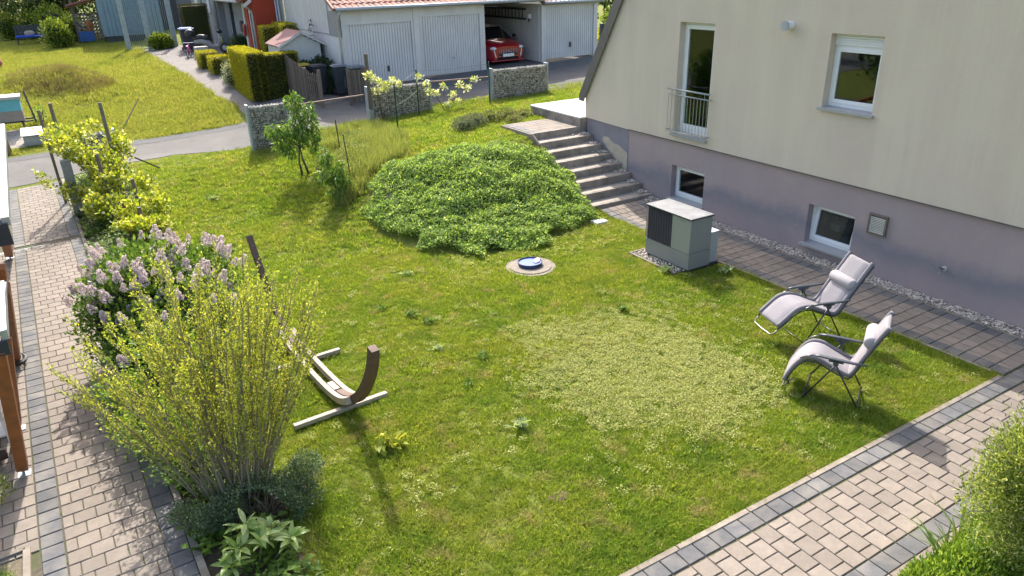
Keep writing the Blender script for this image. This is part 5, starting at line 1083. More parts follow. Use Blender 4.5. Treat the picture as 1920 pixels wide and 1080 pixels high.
b = MB(); b.bar((a[0]-3, a[1]-.02, 2.27), (a[0]-.02, a[1]-.05, 2.27), .05, .30); b.build('end_fascia', mat('fascia_navy', (.018, .028, .045), .45), cp_)
a2 = P2(14, 622, 2.3); c2 = P2(9, 530, 2.3)
b = MB(); b.box(a2[0]-2, a2[0]-.05, a2[1], c2[1], 2.27, 2.31); b.build('roof_panel', mat('roof_light', (.2, .205, .22)), cp_); b = MB(); b.bar((a2[0]-.03, a2[1]-.02, 2.28), (c2[0]-.03, c2[1], 2.28), .06, .10); b.build('gutter', M_steel, cp_)
b = MB(); b.bar((a2[0]-2, a2[1]-.04, 2.16), (a2[0]-.02, a2[1]-.04, 2.16), .05, .14); b.build('end_fascia', mat('fascia_navy', (.018, .028, .045)), cp_)
for (px, py, tx, ty, zt, w_) in ((17, 476, -2, 400, 2.2, .15), (28, 672, 4, 540, 2.2, .15), (42, 876, -4, 655, 2.15, .12), (33, 792, 12, 640, 2.1, .09), (22, 640, 2, 500, 2.15, .09)):
    q = P2(px, py, .1); r_ = P2(tx, ty, zt); b = MB(); b.bar((q[0], q[1], .1), tuple(r_), w_, w_, (0, 1, 0)); o = b.build('post', M_wood_orange, cp_, bevel=.006); b = MB(); b.box(q[0]-.015, q[0]+.015, q[1]-.04, q[1]+.04, -.02, .13); b.box(q[0]-.07, q[0]+.07, q[1]-.07, q[1]+.07, .0, .012); b.build('post_shoe', M_steel, o)
q = P2(38, 840, .25); t = thing('plastic_chair', 'white slatted plastic chair standing behind the nearest carport post', 'chair', (q[0]-.05, q[1]+.15, 0)); cx, cy = q[0]-.30, q[1]+.30; Mwp = mat('plastic_cream', (.66, .62, .58), .5)
b = MB(); b.box(cx-.2, cx+.2, cy-.2, cy+.2, .40, .43); b.build('seat', Mwp, t, bevel=.01)
for k in range(6): b = MB(); b.box(cx+.20, cx+.225, cy-.2, cy+.2, .47+k*.065, .505+k*.065); b.build('back_slat', Mwp, t)
for sx in (-.18, .2):
    for sy in (-.18, .18): b = MB(); b.bar((cx+sx*1.15, cy+sy*1.15, 0), (cx+sx, cy+sy, .88 if sx > 0 else .40), .035, .035); b.build('leg', Mwp, t)
q = P2(32, 690, 0); t = thing('garden_hose', 'black coiled hose lying between the carport posts', 'hose', (q[0], q[1], 0)); b = MB(); pts = []
for k in range(90): a_ = k*.32; r_ = .22+.05*math.sin(k*.7); pts.append((q[0]-.12+r_*math.cos(a_), q[1]+.1+r_*math.sin(a_), .03+.0022*k+.02*math.sin(k*1.3)))
b.tube(pts, .014, 6); b.build('hose_coil', mat('hose_black', (.02, .02, .022), .5), t, smooth=True)
q = P2(5, 850, 0); t = thing('firewood', 'dark gnarled logs lying under the carport at the left edge', 'logs', (q[0], q[1], 0)); R = random.Random(2)
for k in range(7): b = MB(); y_ = q[1]+R.uniform(-.5, .6); x_ = q[0]-.3+R.uniform(-.15, .15); b.tube([(x_-.35, y_, .1+k*.05), (x_, y_+.05, .13+k*.05), (x_+.3, y_+R.uniform(-.2, .2), .1+k*.05)], [.07, .09, .06], 8); b.build('log', mat('log_dark', (.07, .05, .038), .95, .2, 12, bump=.5), t, smooth=True)
# ---------------------------------------------------------------- plants
def proj(P):
    P = np.asarray(P, float)-np.array([0, 0, CAM_H]); z = P@_F; return 960+CAM_F*(P@_R)/z, 540-CAM_F*(P@_U)/z, z
def inview(P, m=70):
    x, y, z = proj(P); return (z > .5) & (x > -m) & (x < 1920+m) & (y > -m) & (y < 1080+m*1.5)
def tuft(n, r, h, w, m, spread=.5, seed=0):
    R = np.random.default_rng(seed); a = R.uniform(0, 2*np.pi, n); q = r*np.sqrt(R.random(n)); P = np.stack([q*np.cos(a), q*np.sin(a), np.zeros(n)], 1)
    b = R.uniform(0, 2*np.pi, n); hh = h*R.uniform(.5, 1.1, n); l = hh*spread*R.uniform(.2, 1.3, n); tip = P+np.stack([l*np.cos(b), l*np.sin(b), hh], 1)
    s = np.stack([-np.sin(b+R.uniform(-.8, .8, n)), np.cos(b), np.zeros(n)], 1)*(w/2)*R.uniform(.7, 1.3, n)[:, None]
    return mesh_quads('blades', np.stack([P-s, P+s, tip], 1), 3, m)
M_grass = leafmat('grass_blades', [(0.0, (0.125, 0.20, 0.018)), (.4, (0.20, 0.29, 0.027)), (.75, (0.28, 0.36, 0.042)), (1.0, (0.47, 0.46, 0.15))], .5,
                  patch=[((0.33, 0.34, 0.065), .44, .68, .55, .7), ((0.12, 0.21, 0.028), .48, .68, 1.3, .7), ((0.40, 0.33, 0.18), .54, .70, 2.4, .75)], rough=.6, spec=.12)
tufts = [tuft(34, .085, .050, .0095, M_grass, 1.15, s) for s in range(5)]
bedL = lambda y: np.interp(y, [4, 6, 7, 9, 12, 16, 18, 20, 24], [.85, .9, 1.0, .75, .7, .7, .7, .85, 1.0])
mound = [(5.25, 15.3), (5.6, 16.4), (6.2, 16.9), (7.2, 16.75), (8.2, 16.4), (9.3, 15.75), (10.14, 15.1), (10.1, 13.3), (9.9, 12.6), (9.0, 12.4), (7.7, 12.1), (6.6, 12.2), (5.9, 12.7), (5.35, 13.7), (5.2, 14.5)]
def lawn_ok(x, y):
    k = (x > bedL(y)) & (y > 4.085) & (y < 24.2) & (x < np.where(y < 13.1, 10.275-.0125*(y-4), np.where(y < 17.7, 10.15, 22)))
    k &= ~((x > 11.75) & (y > 15.9) & (y < 18.65)); k &= ~inside(mound, x, y); k &= (x-mx)**2+(y-my)**2 > .5**2
    k &= ~((x > 9.05) & (x < 10.15) & (y > 9.26) & (y < 10.68)) & ~((x > 9.29) & (y > 9.16) & (y < 9.4)); k &= ~((x > 10.1) & (x < 12) & (y > 16) & (y < 17.65))
    k &= y < np.interp(x, [0, 1, 2.3, 3.9, 30], [23.9, 23.9, 24.0, 22.9, 22.5])
    return k
def carpet(name, n, x0, x1, y0, y1, ok, sc0, protos, far=None, tiltamt=.25, **kw):
    x = rng.uniform(x0, x1, n); y = rng.uniform(y0, y1, n); k = ok(x, y); x, y = x[k], y[k]; P = np.column_stack([x, y, T(x, y)-.028]); v = inview(P); P = P[v]
    s = np.broadcast_to(sc0(P[:, 0], P[:, 1]), (len(P),))*rng.uniform(.75, 1.3, len(P))
    sn = 0.1; gxs = (T(P[:, 0]+sn, P[:, 1])-T(P[:, 0]-sn, P[:, 1]))/(2*sn)
    return scatter(name, P, rng.uniform(0, 6.3, len(P)), rng.normal(0, tiltamt*.5, (len(P), 2)), s, protos, **kw)
bare = lambda x, y: vnoise(x, y, 1.7, 3)*.6+vnoise(x, y, 5, 4)*.4
o = carpet('grass', 33000, .5, 10.4, 4.0, 13.5, lambda x, y: lawn_ok(x, y) & ((bare(x, y) > .25) | (rng.random(len(x)) < .5)), lambda x, y: .72+.55*vnoise(x, y, 1.1, 8), tufts, kind='stuff', label='short mown lawn grass of the lower garden')
o = carpet('grass', 24000, .5, 21, 13.4, 24.2, lambda x, y: lawn_ok(x, y), lambda x, y: 1.0+.9*vnoise(x, y, .8, 9), tufts, kind='stuff', label='longer grass of the upper lawn towards the lane')
# a soft grass fringe over the path edges
n = 1500; a = rng.uniform(0, 1, n); X = np.where(a < .55, 1.5+rng.uniform(0, 8.8, n), hpf(-.05, 0)[0]-.0125*rng.uniform(0, 6, n)); Y = np.where(a < .55, 4.075+np.abs(rng.normal(0, .02, n)), 4+rng.uniform(0, 9, n)); ok_ = ~((X > 9) & (Y > 8.9) & (Y < 10.85))
P = np.column_stack([X-np.where(a < .55, 0, np.abs(rng.normal(0, .03, n))), Y, np.full(n, -.02)])[ok_]; scatter('grass_edge', P, rng.uniform(0, 6.3, len(P)), None, rng.uniform(.4, 1.1, len(P)), tufts, kind='stuff')
# meadow beyond the lane
M_mead = leafmat('meadow_blades', [(0, (.18, .215, .035)), (.5, (.28, .30, .06)), (1, (.44, .42, .18))], .45, patch=[((.17, .23, .035), .45, .7, .4, .6), ((.46, .40, .17), .55, .75, 1.2, .5)], spec=.1)
mt_ = [tuft(30, .22, .13, .016, M_mead, .8, 40+s) for s in range(4)]
fieldpoly = [(-60, 28), (-3.4, 27.9), (1.1, 27.15), (4.8, 26.15), (5.1, 28), (4.75, 31), (4.4, 35), (3.9, 42), (3.5, 60), (-60, 60)]
carpet('meadow_grass', 62000, -9, 5.2, 26.1, 58, lambda x, y: inside(fieldpoly, x, y) & ~((x > -3.6) & (x < -.75) & (y > 28.2) & (y < 30.7)), lambda x, y: .55+.5*vnoise(x, y, .9, 5)+.012*(y-26), mt_, kind='stuff', label='dry yellowish meadow grass beyond the lane')
M_dry = leafmat('dry_blades', [(0, (.14, .13, .04)), (.5, (.25, .21, .09)), (1, (.38, .31, .17))], .25, spec=.1)
dt = [tuft(36, .2, .24, .014, M_dry, .7, 60+s) for s in range(3)]
carpet('bank_grass', 6500, -5, 5, 30, 44, lambda x, y: (((x+.2+(y-36.5)*.35)/1.6)**2+((y-36.5)/2.8)**2 < 1), lambda x, y: .9, dt, kind='stuff', label='dry brownish grass on the earth bank of the far meadow')
# taller weedy grass left of the bank and along the gabions
M_tall = leafmat('tall_blades', [(0, (.12, .17, .04)), (.5, (.20, .25, .07)), (1, (.38, .36, .18))], .45, spec=.1)
tt = [tuft(26, .12, .28, .008, M_tall, .45, 80+s) for s in range(4)]
tallp = [(4.9, 16.2), (5.2, 18.6), (6.2, 21.9), (7.9, 22.1), (8.0, 19.6), (7.2, 17.4), (6.1, 17.1), (5.5, 16.4)]
carpet('tall_grass', 5200, 4.6, 8.4, 16, 22.4, lambda x, y: inside(tallp, x, y), lambda x, y: .5+1.0*vnoise(x, y, 1.5, 2), tt, tiltamt=.4, kind='stuff', label='tall seedy grass between the young trees and the green bank')
carpet('verge_grass', 420, 3.9, 16, 21.6, 22.6, lambda x, y: y < 22.2, lambda x, y: .45+.4*vnoise(x, y, 2, 2), tt, tiltamt=.4, kind='stuff', label='tall grass fringe at the foot of the gabions')
# low rosettes: clover like pale ground plants
def rosette(n, r, h, l, w, m, seed=0, flat=.3):
    R = np.random.default_rng(seed); a = R.uniform(0, 2*np.pi, n); q = r*np.sqrt(R.random(n)); P = np.stack([q*np.cos(a), q*np.sin(a), h*R.uniform(.2, 1, n)], 1)
    b = R.uniform(0, 2*np.pi, n); D = np.stack([np.cos(b), np.sin(b), R.uniform(-.1, flat*2, n)], 1); S = np.stack([-np.sin(b), np.cos(b), R.uniform(-.3, .3, n)], 1)
    return leafmesh('leaves', P, D, S, l*R.uniform(.7, 1.2, n), w*R.uniform(.7, 1.2, n), m)
M_clov = leafmat('pale_ground_leaf', [(0, (.23, .28, .06)), (.5, (.42, .44, .14)), (1, (.58, .56, .25))], .3, rough=.6, spec=.2)
cl = [rosette(34, .06, .05, .021, .016, M_clov, s, .7) for s in range(4)]
cpoly = [gp(*p)[:2] for p in ((955, 605), (1040, 590), (1130, 600), (1215, 585), (1330, 640), (1420, 720), (1400, 790), (1330, 810), (1260, 790), (1170, 825), (1090, 800), (1060, 740), (1010, 680))]
cc_ = np.mean(np.array(cpoly), 0)
def clov_ok(x, y):
    x = x+rng.normal(0, .28, len(x)); y = y+rng.normal(0, .28, len(y))
    d = vnoise(x, y, 2.2, 21)*.6+vnoise(x, y, 6, 22)*.4; xs = cc_[0]+(x-cc_[0])*(.62+.85*d); ys = cc_[1]+(y-cc_[1])*(.62+.85*d); return inside(cpoly, xs, ys) & (rng.random(len(x)) < .15+1.1*d)
carpet('pale_ground_cover', 22000, 3, 9.5, 4.1, 9.2, lambda x, y: clov_ok(x, y), lambda x, y: .9, cl, kind='stuff', label='pale yellowish low ground plants spreading in the middle of the lawn')
n = 1500; x = rng.uniform(1.6, 10, n); y = rng.uniform(4.2, 18, n); k = lawn_ok(x, y) & (vnoise(x, y, 1.6, 31) > .55); P = np.column_stack([x, y, T(x, y)-.02])[k]
scatter('scattered_clover', P, rng.uniform(0, 6.3, len(P)), None, rng.uniform(.6, 1.2, len(P)), cl, kind='stuff', label='small pale clover spots sprinkled over the lawn')
x = rng.uniform(5.4, 10.0, 700); y = rng.uniform(11.2, 12.7, 700); k = lawn_ok(x, y) & (y > 11.3+.3*np.sin(x*2)); P = np.column_stack([x, y, T(x, y)-.02])[k]
M_yel = leafmat('yellow_weed_leaf', [(0, (.20, .26, .02)), (.6, (.36, .38, .04)), (1, (.55, .52, .08))], .35); yl = [rosette(9, .05, .06, .035, .022, M_yel, s) for s in range(3)]
scatter('yellow_weeds', P, rng.uniform(0, 6.3, len(P)), None, rng.uniform(.5, 1.1, len(P)), yl, kind='stuff', label='yellow green creeping weeds at the foot of the green bank')
# single weeds in the lawn, each a thing
M_weed = leafmat('weed_leaf', [(0, (.07, .14, .02)), (.5, (.12, .21, .03)), (1, (.22, .32, .05))], .35); M_weedp = leafmat('weed_leaf_pale', [(0, (.18, .26, .08)), (1, (.48, .55, .28))], .35)
def weedmesh(seed, l=.10, n=46, m=M_weed):
    R = np.random.default_rng(seed); a = R.uniform(0, 2*np.pi, n); rr_ = .11*R.random(n); P = np.stack([rr_*np.cos(a*1.7), rr_*np.sin(a*1.7), R.uniform(0, .05, n)], 1); D = np.stack([np.cos(a), np.sin(a), R.uniform(.2, 1.5, n)], 1); S = np.stack([-np.sin(a), np.cos(a), np.zeros(n)], 1)
    return leafmesh('weed_plant', P, D, S, l*R.uniform(.6, 1.1, n), .034*R.uniform(.7, 1.2, n), m, .2)
wm = [weedmesh(1), weedmesh(2), weedmesh(3, .12, 44, M_weedp), weedmesh(4, .075, 60, M_yel)]
weeds = [((1250, 510), 2, 1.2, 'leafy pale weed at the front corner of the heat pump'), ((1364, 512), 2, 1.3, 'tuft with pale arching leaves at the path edge right of the heat pump'), ((716, 580), 0, 1., 'broad green weed right of the yellow shrub'), ((771, 592), 0, 1.1, 'dark green weed left of the lawn centre'), ((806, 606), 0, 1.1, 'dark green weed beside another one left of the lawn centre'),
         ((820, 655), 2, .9, 'whitish weed on the lawn right of the hammock stand horn'), ((908, 670), 0, 1., 'green weed left of the pale ground plants'), ((880, 722), 1, .8, 'small weed below the pale ground plants on their left'), ((735, 840), 3, 2.0, 'yellow green weed patch right of the long dark shadow'), ((1168, 582), 1, 1.0, 'weed at the upper edge of the pale ground plants'), ((975, 800), 2, 1.1, 'grey green weed low in the middle of the lawn'), ((765, 515), 2, .9, 'pale weed between groundcover bank and yellow shrub'), ((400, 375), 2, 1.1, 'pale weed on the lawn right of the vines'), ((1345, 540), 3, .9, 'small yellow weed in front of the path left of the recliners')]
for (px, py), i, s_, lab in weeds:
    q = gp(px, py); o = link('weed_plant', wm[i]); o.location = (q[0], q[1], Tf(q[0], q[1])-.01); o.scale = (s_, s_, s_); o.rotation_euler = (0, 0, q[0]*7); props(o, lab, 'weed', 'single weeds in the lawn')
q = gp(1047, 930); b = MB(); b.blob((q[0], q[1], -.035), (.16, .13, .035), 5, (10, 6), .2); props(b.build('molehill', mat('bare_earth', (.20, .14, .09), .95, .25, 20, bump=.5), smooth=True), 'small bare brown spot of earth in the lower lawn', 'earth spot')
q = gp(1002, 853); b = MB()
# ---------------------------------------------------------------- leaf cloud helper
def cloud(ells, n, L, W, m, seed=0, up=.5, shell=.55, gap=0.0, droop=0.0, fold=.25, name='foliage'):
    """leaves through ellipsoids (cx,cy,cz,rx,ry,rz), denser near their surfaces"""
    R = np.random.default_rng(seed); E_ = np.array(ells, float); w = np.prod(E_[:, 3:], 1)**(2/3); w /= w.sum(); i = R.choice(len(E_), n, p=w); d = R.normal(size=(n, 3)); d /= np.linalg.norm(d, axis=1, keepdims=True)
    r = shell+(1-shell)*R.random(n)**.6; r *= 1+.10*R.normal(size=n); P = E_[i, :3]+d*r[:, None]*E_[i, 3:]
    if gap:
        g_ = vnoise(P[:, 0]*1.0+P[:, 2]*.7, P[:, 1]+P[:, 2], 2.4, seed+7); k = g_ > gap; P, d, r = P[k], d[k], r[k]; n = len(P)
    D = d*.8+R.normal(size=(n, 3))*.6; D[:, 2] += up-droop; S = np.cross(D, R.normal(size=(n, 3))*.5+np.array([0, 0, 1.]))
    S += 1e-4; return leafmesh(name, P, D, S/np.linalg.norm(S, axis=1, keepdims=True), L*R.uniform(.65, 1.25, n), W*R.uniform(.7, 1.2, n), m, fold)
def bush(name, label, cat, loc, ells, n, L, W, m, stems=6, group=None, core=None, seed=0, r0=.02, stem_mat=None, **kw):
    t = thing(name, label, cat, loc, group=group); link('foliage', cloud(ells, n, L, W, m, seed, **kw), t)
    if stems:
        b = MB(); R = random.Random(seed)
        for k in range(stems):
            e = ells[R.randrange(len(ells))]; a = Vector((loc[0]+R.uniform(-.1, .1), loc[1]+R.uniform(-.1, .1), loc[2]-.05)); c_ = Vector((e[0]+R.uniform(-.6, .6)*e[3], e[1]+R.uniform(-.6, .6)*e[4], e[2]+R.uniform(-.2, .7)*e[5])); mid_ = (a+c_)/2+Vector((R.uniform(-.06, .06), R.uniform(-.06, .06), .05)); b.tube([a, mid_, c_], [r0, r0*.7, r0*.3], 6)
        b.build('stem', stem_mat or M_bark, t, smooth=True)
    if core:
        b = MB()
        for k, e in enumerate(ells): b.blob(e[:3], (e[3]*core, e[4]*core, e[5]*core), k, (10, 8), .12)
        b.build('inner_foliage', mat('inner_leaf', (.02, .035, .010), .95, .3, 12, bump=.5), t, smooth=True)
    return t
# groundcover bank
M_gc = leafmat('bank_leaf', [(0, (.08, .15, .03)), (.35, (.20, .32, .065)), (.75, (.36, .49, .13)), (1, (.56, .64, .26))], .42, patch=[((.30, .40, .06), .5, .75, .9, .5)], rough=.55, spec=.3)
def mh_(x, y):
    P = np.array(mound); d = np.full(x.shape, 9.)
    for i in range(len(P)):
        a, b_ = P[i], P[(i+1) % len(P)]; e = b_-a; t = np.clip(((x-a[0])*e[0]+(y-a[1])*e[1])/(e@e), 0, 1); d = np.minimum(d, np.hypot(x-a[0]-t*e[0], y-a[1]-t*e[1]))
    return d
n = 90000; x = rng.uniform(5, 10.3, n); y = rng.uniform(11.6, 17.1, n); k = inside(mound, x+.55*(vnoise(x, y, 2.5, 51)-.5), y+.55*(vnoise(x, y, 2.5, 52)-.5)); x, y = x[k], y[k]; d = np.where(inside(mound, x, y), mh_(x, y), 0)+.04*rng.normal(size=len(x)); hgt = .07+.22*(1-np.exp(-np.maximum(d, 0)/.28))+.18*(vnoise(x, y, 2.2, 12)-.5)+.12*(vnoise(x, y, 6.0, 13)-.5)
P = np.column_stack([x, y, T(x, y)+hgt*(1-rng.random(len(x))**2.2*.75)]); n = len(P); D = rng.normal(size=(n, 3)); D[:, 1] -= .25; D[:, 2] = np.abs(D[:, 2])*.5+.15; S = np.cross(D, rng.normal(size=(n, 3))*.35+np.array([0, -.3, 1.]))
props(link('ground_cover_plant', leafmesh('ground_cover_plant', P, D, S, rng.uniform(.03, .075, n), rng.uniform(.024, .052, n), M_gc)), 'dense bright green leafy groundcover spreading over the bank beside the stairs', 'groundcover', kind='stuff')
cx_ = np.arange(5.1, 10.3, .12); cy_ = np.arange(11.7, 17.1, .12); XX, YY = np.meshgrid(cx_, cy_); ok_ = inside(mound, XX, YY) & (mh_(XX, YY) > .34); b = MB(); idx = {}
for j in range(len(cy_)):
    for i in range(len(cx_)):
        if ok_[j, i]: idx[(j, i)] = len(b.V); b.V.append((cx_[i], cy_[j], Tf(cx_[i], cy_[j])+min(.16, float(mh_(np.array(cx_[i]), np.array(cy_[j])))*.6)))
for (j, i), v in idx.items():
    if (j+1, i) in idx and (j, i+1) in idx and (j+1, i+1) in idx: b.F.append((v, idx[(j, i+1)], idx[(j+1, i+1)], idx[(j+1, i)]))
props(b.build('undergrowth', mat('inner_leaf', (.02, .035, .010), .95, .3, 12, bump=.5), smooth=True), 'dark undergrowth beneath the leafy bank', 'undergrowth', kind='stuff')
# ---------------------------------------------------------------- bright yellow green shrub
def fan_shrub():
    bx0, by0 = .62, 7.30; t = thing('flowering_shrub', 'big airy shrub with many upright stems and yellow green young leaves', 'shrub', (bx0, by0, 0)); R = np.random.default_rng(5)
    Mst = mat('stem_olive', (.29, .25, .165), .85, .2, 20, rand=.15, bump=.3); Ml = leafmat('young_leaf', [(0, (.18, .23, .03)), (.4, (.32, .37, .05)), (.8, (.50, .52, .095)), (1, (.62, .58, .16))], .4, rough=.45, spec=.3)
    P_, D_ = [], []; tw = MB()
    for k in range(105):
        a = R.uniform(0, 2*np.pi); rr = np.sqrt(R.random()); top = R.uniform(2.0, 2.95)-.55*rr; out = np.array([np.cos(a)*rr*1.22+.10, np.sin(a)*rr*1.0]); base = np.array([bx0, by0])+np.array([np.cos(a), np.sin(a)])*.33*rr+R.normal(0, .05, 2)
        q0 = np.array([*base, -.05]); q3 = np.array([bx0-.04+out[0]*1.12, by0+.15+out[1], top]); q1 = q0+np.array([out[0]*.20, out[1]*.20, top*.36]); q2 = q0+(q3-q0)*.68+np.array([0, 0, top*.06])+R.normal(0, .04, 3)
        ts = np.linspace(0, 1, 9)[:, None]; C_ = (1-ts)**3*q0+3*ts*(1-ts)**2*q1+3*ts**2*(1-ts)*q2+ts**3*q3; C_[1:-1] += R.normal(0, .012, (7, 3)); r = R.uniform(.007, .016); b = MB(); b.tube([tuple(p) for p in C_], list(np.linspace(r, .0028, 9)), 5); b.build('stem', Mst, t, smooth=True)
        for j in range(int(R.integers(13, 22))):
            f_ = R.uniform(.30, .98); i = int(f_*8); u = f_*8-i; p = C_[i]*(1-u)+C_[min(i+1, 8)]*u; tg = C_[min(i+1, 8)]-C_[i]; tg /= np.linalg.norm(tg); dr = tg*1.5+R.normal(0, .36, 3)+np.array([0, 0, .35])+np.array([out[0], out[1], .15])*.3; dr /= np.linalg.norm(dr); ln = R.uniform(.15, .5)*(1.1-.45*f_); e = p+dr*ln+np.array([0, 0, .02]); tw.tube([tuple(p), tuple((p+e)/2+R.normal(0, .012, 3)), tuple(e)], [.0042, .003, .0015], 3, False)
            m_ = int(ln*72*(.45+.75*f_)); s_ = R.uniform(.1, 1.04, m_)[:, None]; P_.append(p+(e-p)*s_+R.normal(0, .012, (m_, 3))); D_.append(np.tile(dr, (m_, 1))+R.normal(0, .75, (m_, 3))+np.array([0, 0, .25]))
        m_ = 20; s_ = R.uniform(.6, 1.02, m_); ii = np.clip((s_*8).astype(int), 0, 7); uu = (s_*8-ii)[:, None]; P_.append(C_[ii]*(1-uu)+C_[ii+1]*uu); D_.append(R.normal(0, .8, (m_, 3))+np.array([0, 0, .6]))
    tw.build('twigs', Mst, t, kind='stuff'); P = np.vstack(P_); D = np.vstack(D_); S = np.cross(D, R.normal(size=P.shape)); link('foliage', leafmesh('foliage', P, D, S/np.linalg.norm(S, axis=1, keepdims=True), R.uniform(.022, .042, len(P)), R.uniform(.012, .022, len(P)), Ml), t)
fan_shrub()
# ---------------------------------------------------------------- lilac
def lilac():
    ells = [(.35, 11.6, .98, .85, .9, .82), (-.08, 11.2, .85, .62, .7, .75), (1.0, 11.9, .78, .8, .75, .72), (.2, 10.4, .65, .65, .75, .6), (.75, 10.9, .75, .7, .75, .65)]
    Ml = leafmat('lilac_leaf', [(0, (.05, .11, .02)), (.5, (.11, .20, .03)), (1, (.22, .32, .055))], .35, rough=.4, spec=.4)
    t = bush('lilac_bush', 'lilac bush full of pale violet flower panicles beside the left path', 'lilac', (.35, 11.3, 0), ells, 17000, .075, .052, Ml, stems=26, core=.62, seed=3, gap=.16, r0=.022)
    R = np.random.default_rng(9); Mf = leafmat('lilac_flower', [(0, (.46, .37, .52)), (.5, (.67, .58, .70)), (1, (.83, .78, .84))], .25, rough=.7, spec=.1); vs = []
    for s_ in range(5):
        n = 420; h = R.random(n); a = R.uniform(0, 6.3, n); r = .052*(1-h*.8)*(.75+.35*R.random(n))*(1+.25*np.sin(h*14+a)); P = np.stack([r*np.cos(a), r*np.sin(a), h*.17], 1); D = np.stack([np.cos(a), np.sin(a), R.uniform(-.2, .9, n)], 1)+R.normal(0, .3, (n, 3)); S = np.cross(D, R.normal(size=(n, 3))); vs.append(leafmesh('flower_cluster', P, D, S/np.linalg.norm(S, axis=1, keepdims=True), .020, .018, Mf, .1))
    E_ = np.array(ells); k = 0
    while k < 135:
        e = E_[R.choice(5, p=[.30, .25, .25, .06, .14])]; d = R.normal(size=3); d /= np.linalg.norm(d)
        if d[2] < .05 or d[1] > .75: continue
        p = e[:3]+d*e[3:]*1.02
        o = bpy.data.objects.new('flower_cluster', vs[k % 5]); C.objects.link(o); o.parent = t; o.location = Vector(p)-Vector((.35, 11.3, 0)); tl = Vector((d[0]*.7, d[1]*.7, 1)).normalized(); o.rotation_euler = tl.to_track_quat('Z', 'Y').to_euler(); s_ = R.uniform(.75, 1.25); o.scale = (s_, s_, s_); k += 1
lilac()
bedp = []
for v_ in np.arange(-2, 17, .035): bedp.append((v_, rng.random()))
P = np.array([(lambda a: (a[0]+(float(bedL(a[1]))-a[0])*r_, a[1]))(lpf(.09, v_)) for v_, r_ in bedp]); P3 = np.column_stack([P, T(P[:, 0], P[:, 1])-.01])
scatter('bed_plants', P3, rng.uniform(0, 6.3, len(P3)), None, rng.uniform(.8, 2.2, len(P3)), [rosette(26, .08, .08, .05, .032, MATS['weed_leaf'], 70+s) for s in range(3)], kind='stuff', label='small green plants covering the soil of the long bed')
# rose like bush overhanging the path, low ground shrubs
M_rose = leafmat('rose_leaf', [(0, (.07, .14, .025)), (.5, (.15, .26, .045)), (1, (.32, .42, .11))], .4, rough=.4, spec=.4)
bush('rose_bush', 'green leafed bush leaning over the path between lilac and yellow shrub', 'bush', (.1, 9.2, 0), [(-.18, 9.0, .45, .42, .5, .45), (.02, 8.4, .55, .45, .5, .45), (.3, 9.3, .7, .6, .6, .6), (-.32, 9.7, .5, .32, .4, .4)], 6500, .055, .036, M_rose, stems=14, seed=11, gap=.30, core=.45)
bush('bush', 'small leafy rose bush in the bed below the big airy shrub on its path side', 'bush', (.2, 7.8, 0), [(.10, 7.9, .55, .38, .45, .5), (.32, 7.55, .45, .35, .4, .42), (.45, 8.3, .5, .5, .5, .5)], 4200, .045, .03, M_rose, stems=10, seed=12, gap=.32)
M_cot = leafmat('cotoneaster_leaf', [(0, (.045, .08, .035)), (.5, (.10, .165, .075)), (.9, (.20, .26, .15)), (1, (.42, .43, .34))], .3, rough=.35, spec=.5)
Rc = random.Random(8); _ce = [(.62+Rc.gauss(0, .34)+.1*(j % 3), 6.68+Rc.gauss(0, .24), .10+.26*Rc.random(), Rc.uniform(.13, .26), Rc.uniform(.13, .26), Rc.uniform(.08, .2)) for j in range(26)]
bush('cotoneaster', 'low dark blue green small leaved shrub at the foot of the yellow green shrub', 'shrub', (.75, 6.7, 0), _ce, 30000, .025, .016, M_cot, stems=60, seed=14, r0=.007, gap=.22, shell=.3)
sheet('bed', [lpf(.07, v) for v in np.arange(-2.4, 17.3, .4)], [(float(bedL(lpf(0, v)[1]))+.05, lpf(0, v)[1]) for v in np.arange(-2.4, 17.3, .4)], M_soil, -.008, 4, kind='structure')
# large leaved plant at the bottom edge: every leaf a part
def big_leaf(L, W, m, seg=5, curl=.5, name='leaf'):
    V, Fs = [], []
    for i in range(seg+1):
        t_ = i/seg; w = W*math.sin(math.pi*min(1, t_*.92+.06))**.8*.5; x = L*t_*math.cos(curl*t_); z = -L*t_*math.sin(curl*t_)*.6
        V += [(x, -w, z+w*.35), (x, 0, z), (x, w, z+w*.35)]
    for i in range(seg):
        for k in (0, 1): Fs.append((i*3+k, (i+1)*3+k, (i+1)*3+k+1, i*3+k+1))
    return mesh_from(name, V, Fs, m, True)
M_big = leafmat('large_leaf', [(0, (.17, .27, .06)), (.5, (.30, .41, .10)), (1, (.50, .56, .24))], .4, rough=.42, spec=.5)
bl = [big_leaf(.22, .060, M_big, curl=c_) for c_ in (.3, .6, .9)]
t = thing('large_leaved_plant', 'plant with long pale green pointed leaves at the bottom edge', 'plant', (.50, 6.08, 0)); R = random.Random(4)
for (cx, cy, hz) in ((.40, 6.12, .30), (.62, 6.05, .34), (.74, 6.22, .26), (.30, 5.98, .22), (.88, 6.0, .24), (.52, 6.28, .38)):
    b = MB(); b.tube([(.5+(cx-.5)*.3, 6.08+(cy-6.08)*.3, -.05), (cx, cy, hz-.03)], [.012, .006], 6); b.build('stem', mat('stem_green', (.12, .18, .05), .7), t)
    for k in range(15):
        o = bpy.data.objects.new('leaf', bl[k % 3]); C.objects.link(o); o.parent = t; o.location = (cx-.5, cy-6.08, hz-.04+R.uniform(-.05, .05)); o.rotation_euler = (R.uniform(-.4, .4), R.uniform(-1.15, -.1), k*2.4+R.uniform(-.3, .3)); s_ = R.uniform(.7, 1.15); o.scale = (s_, s_, s_)
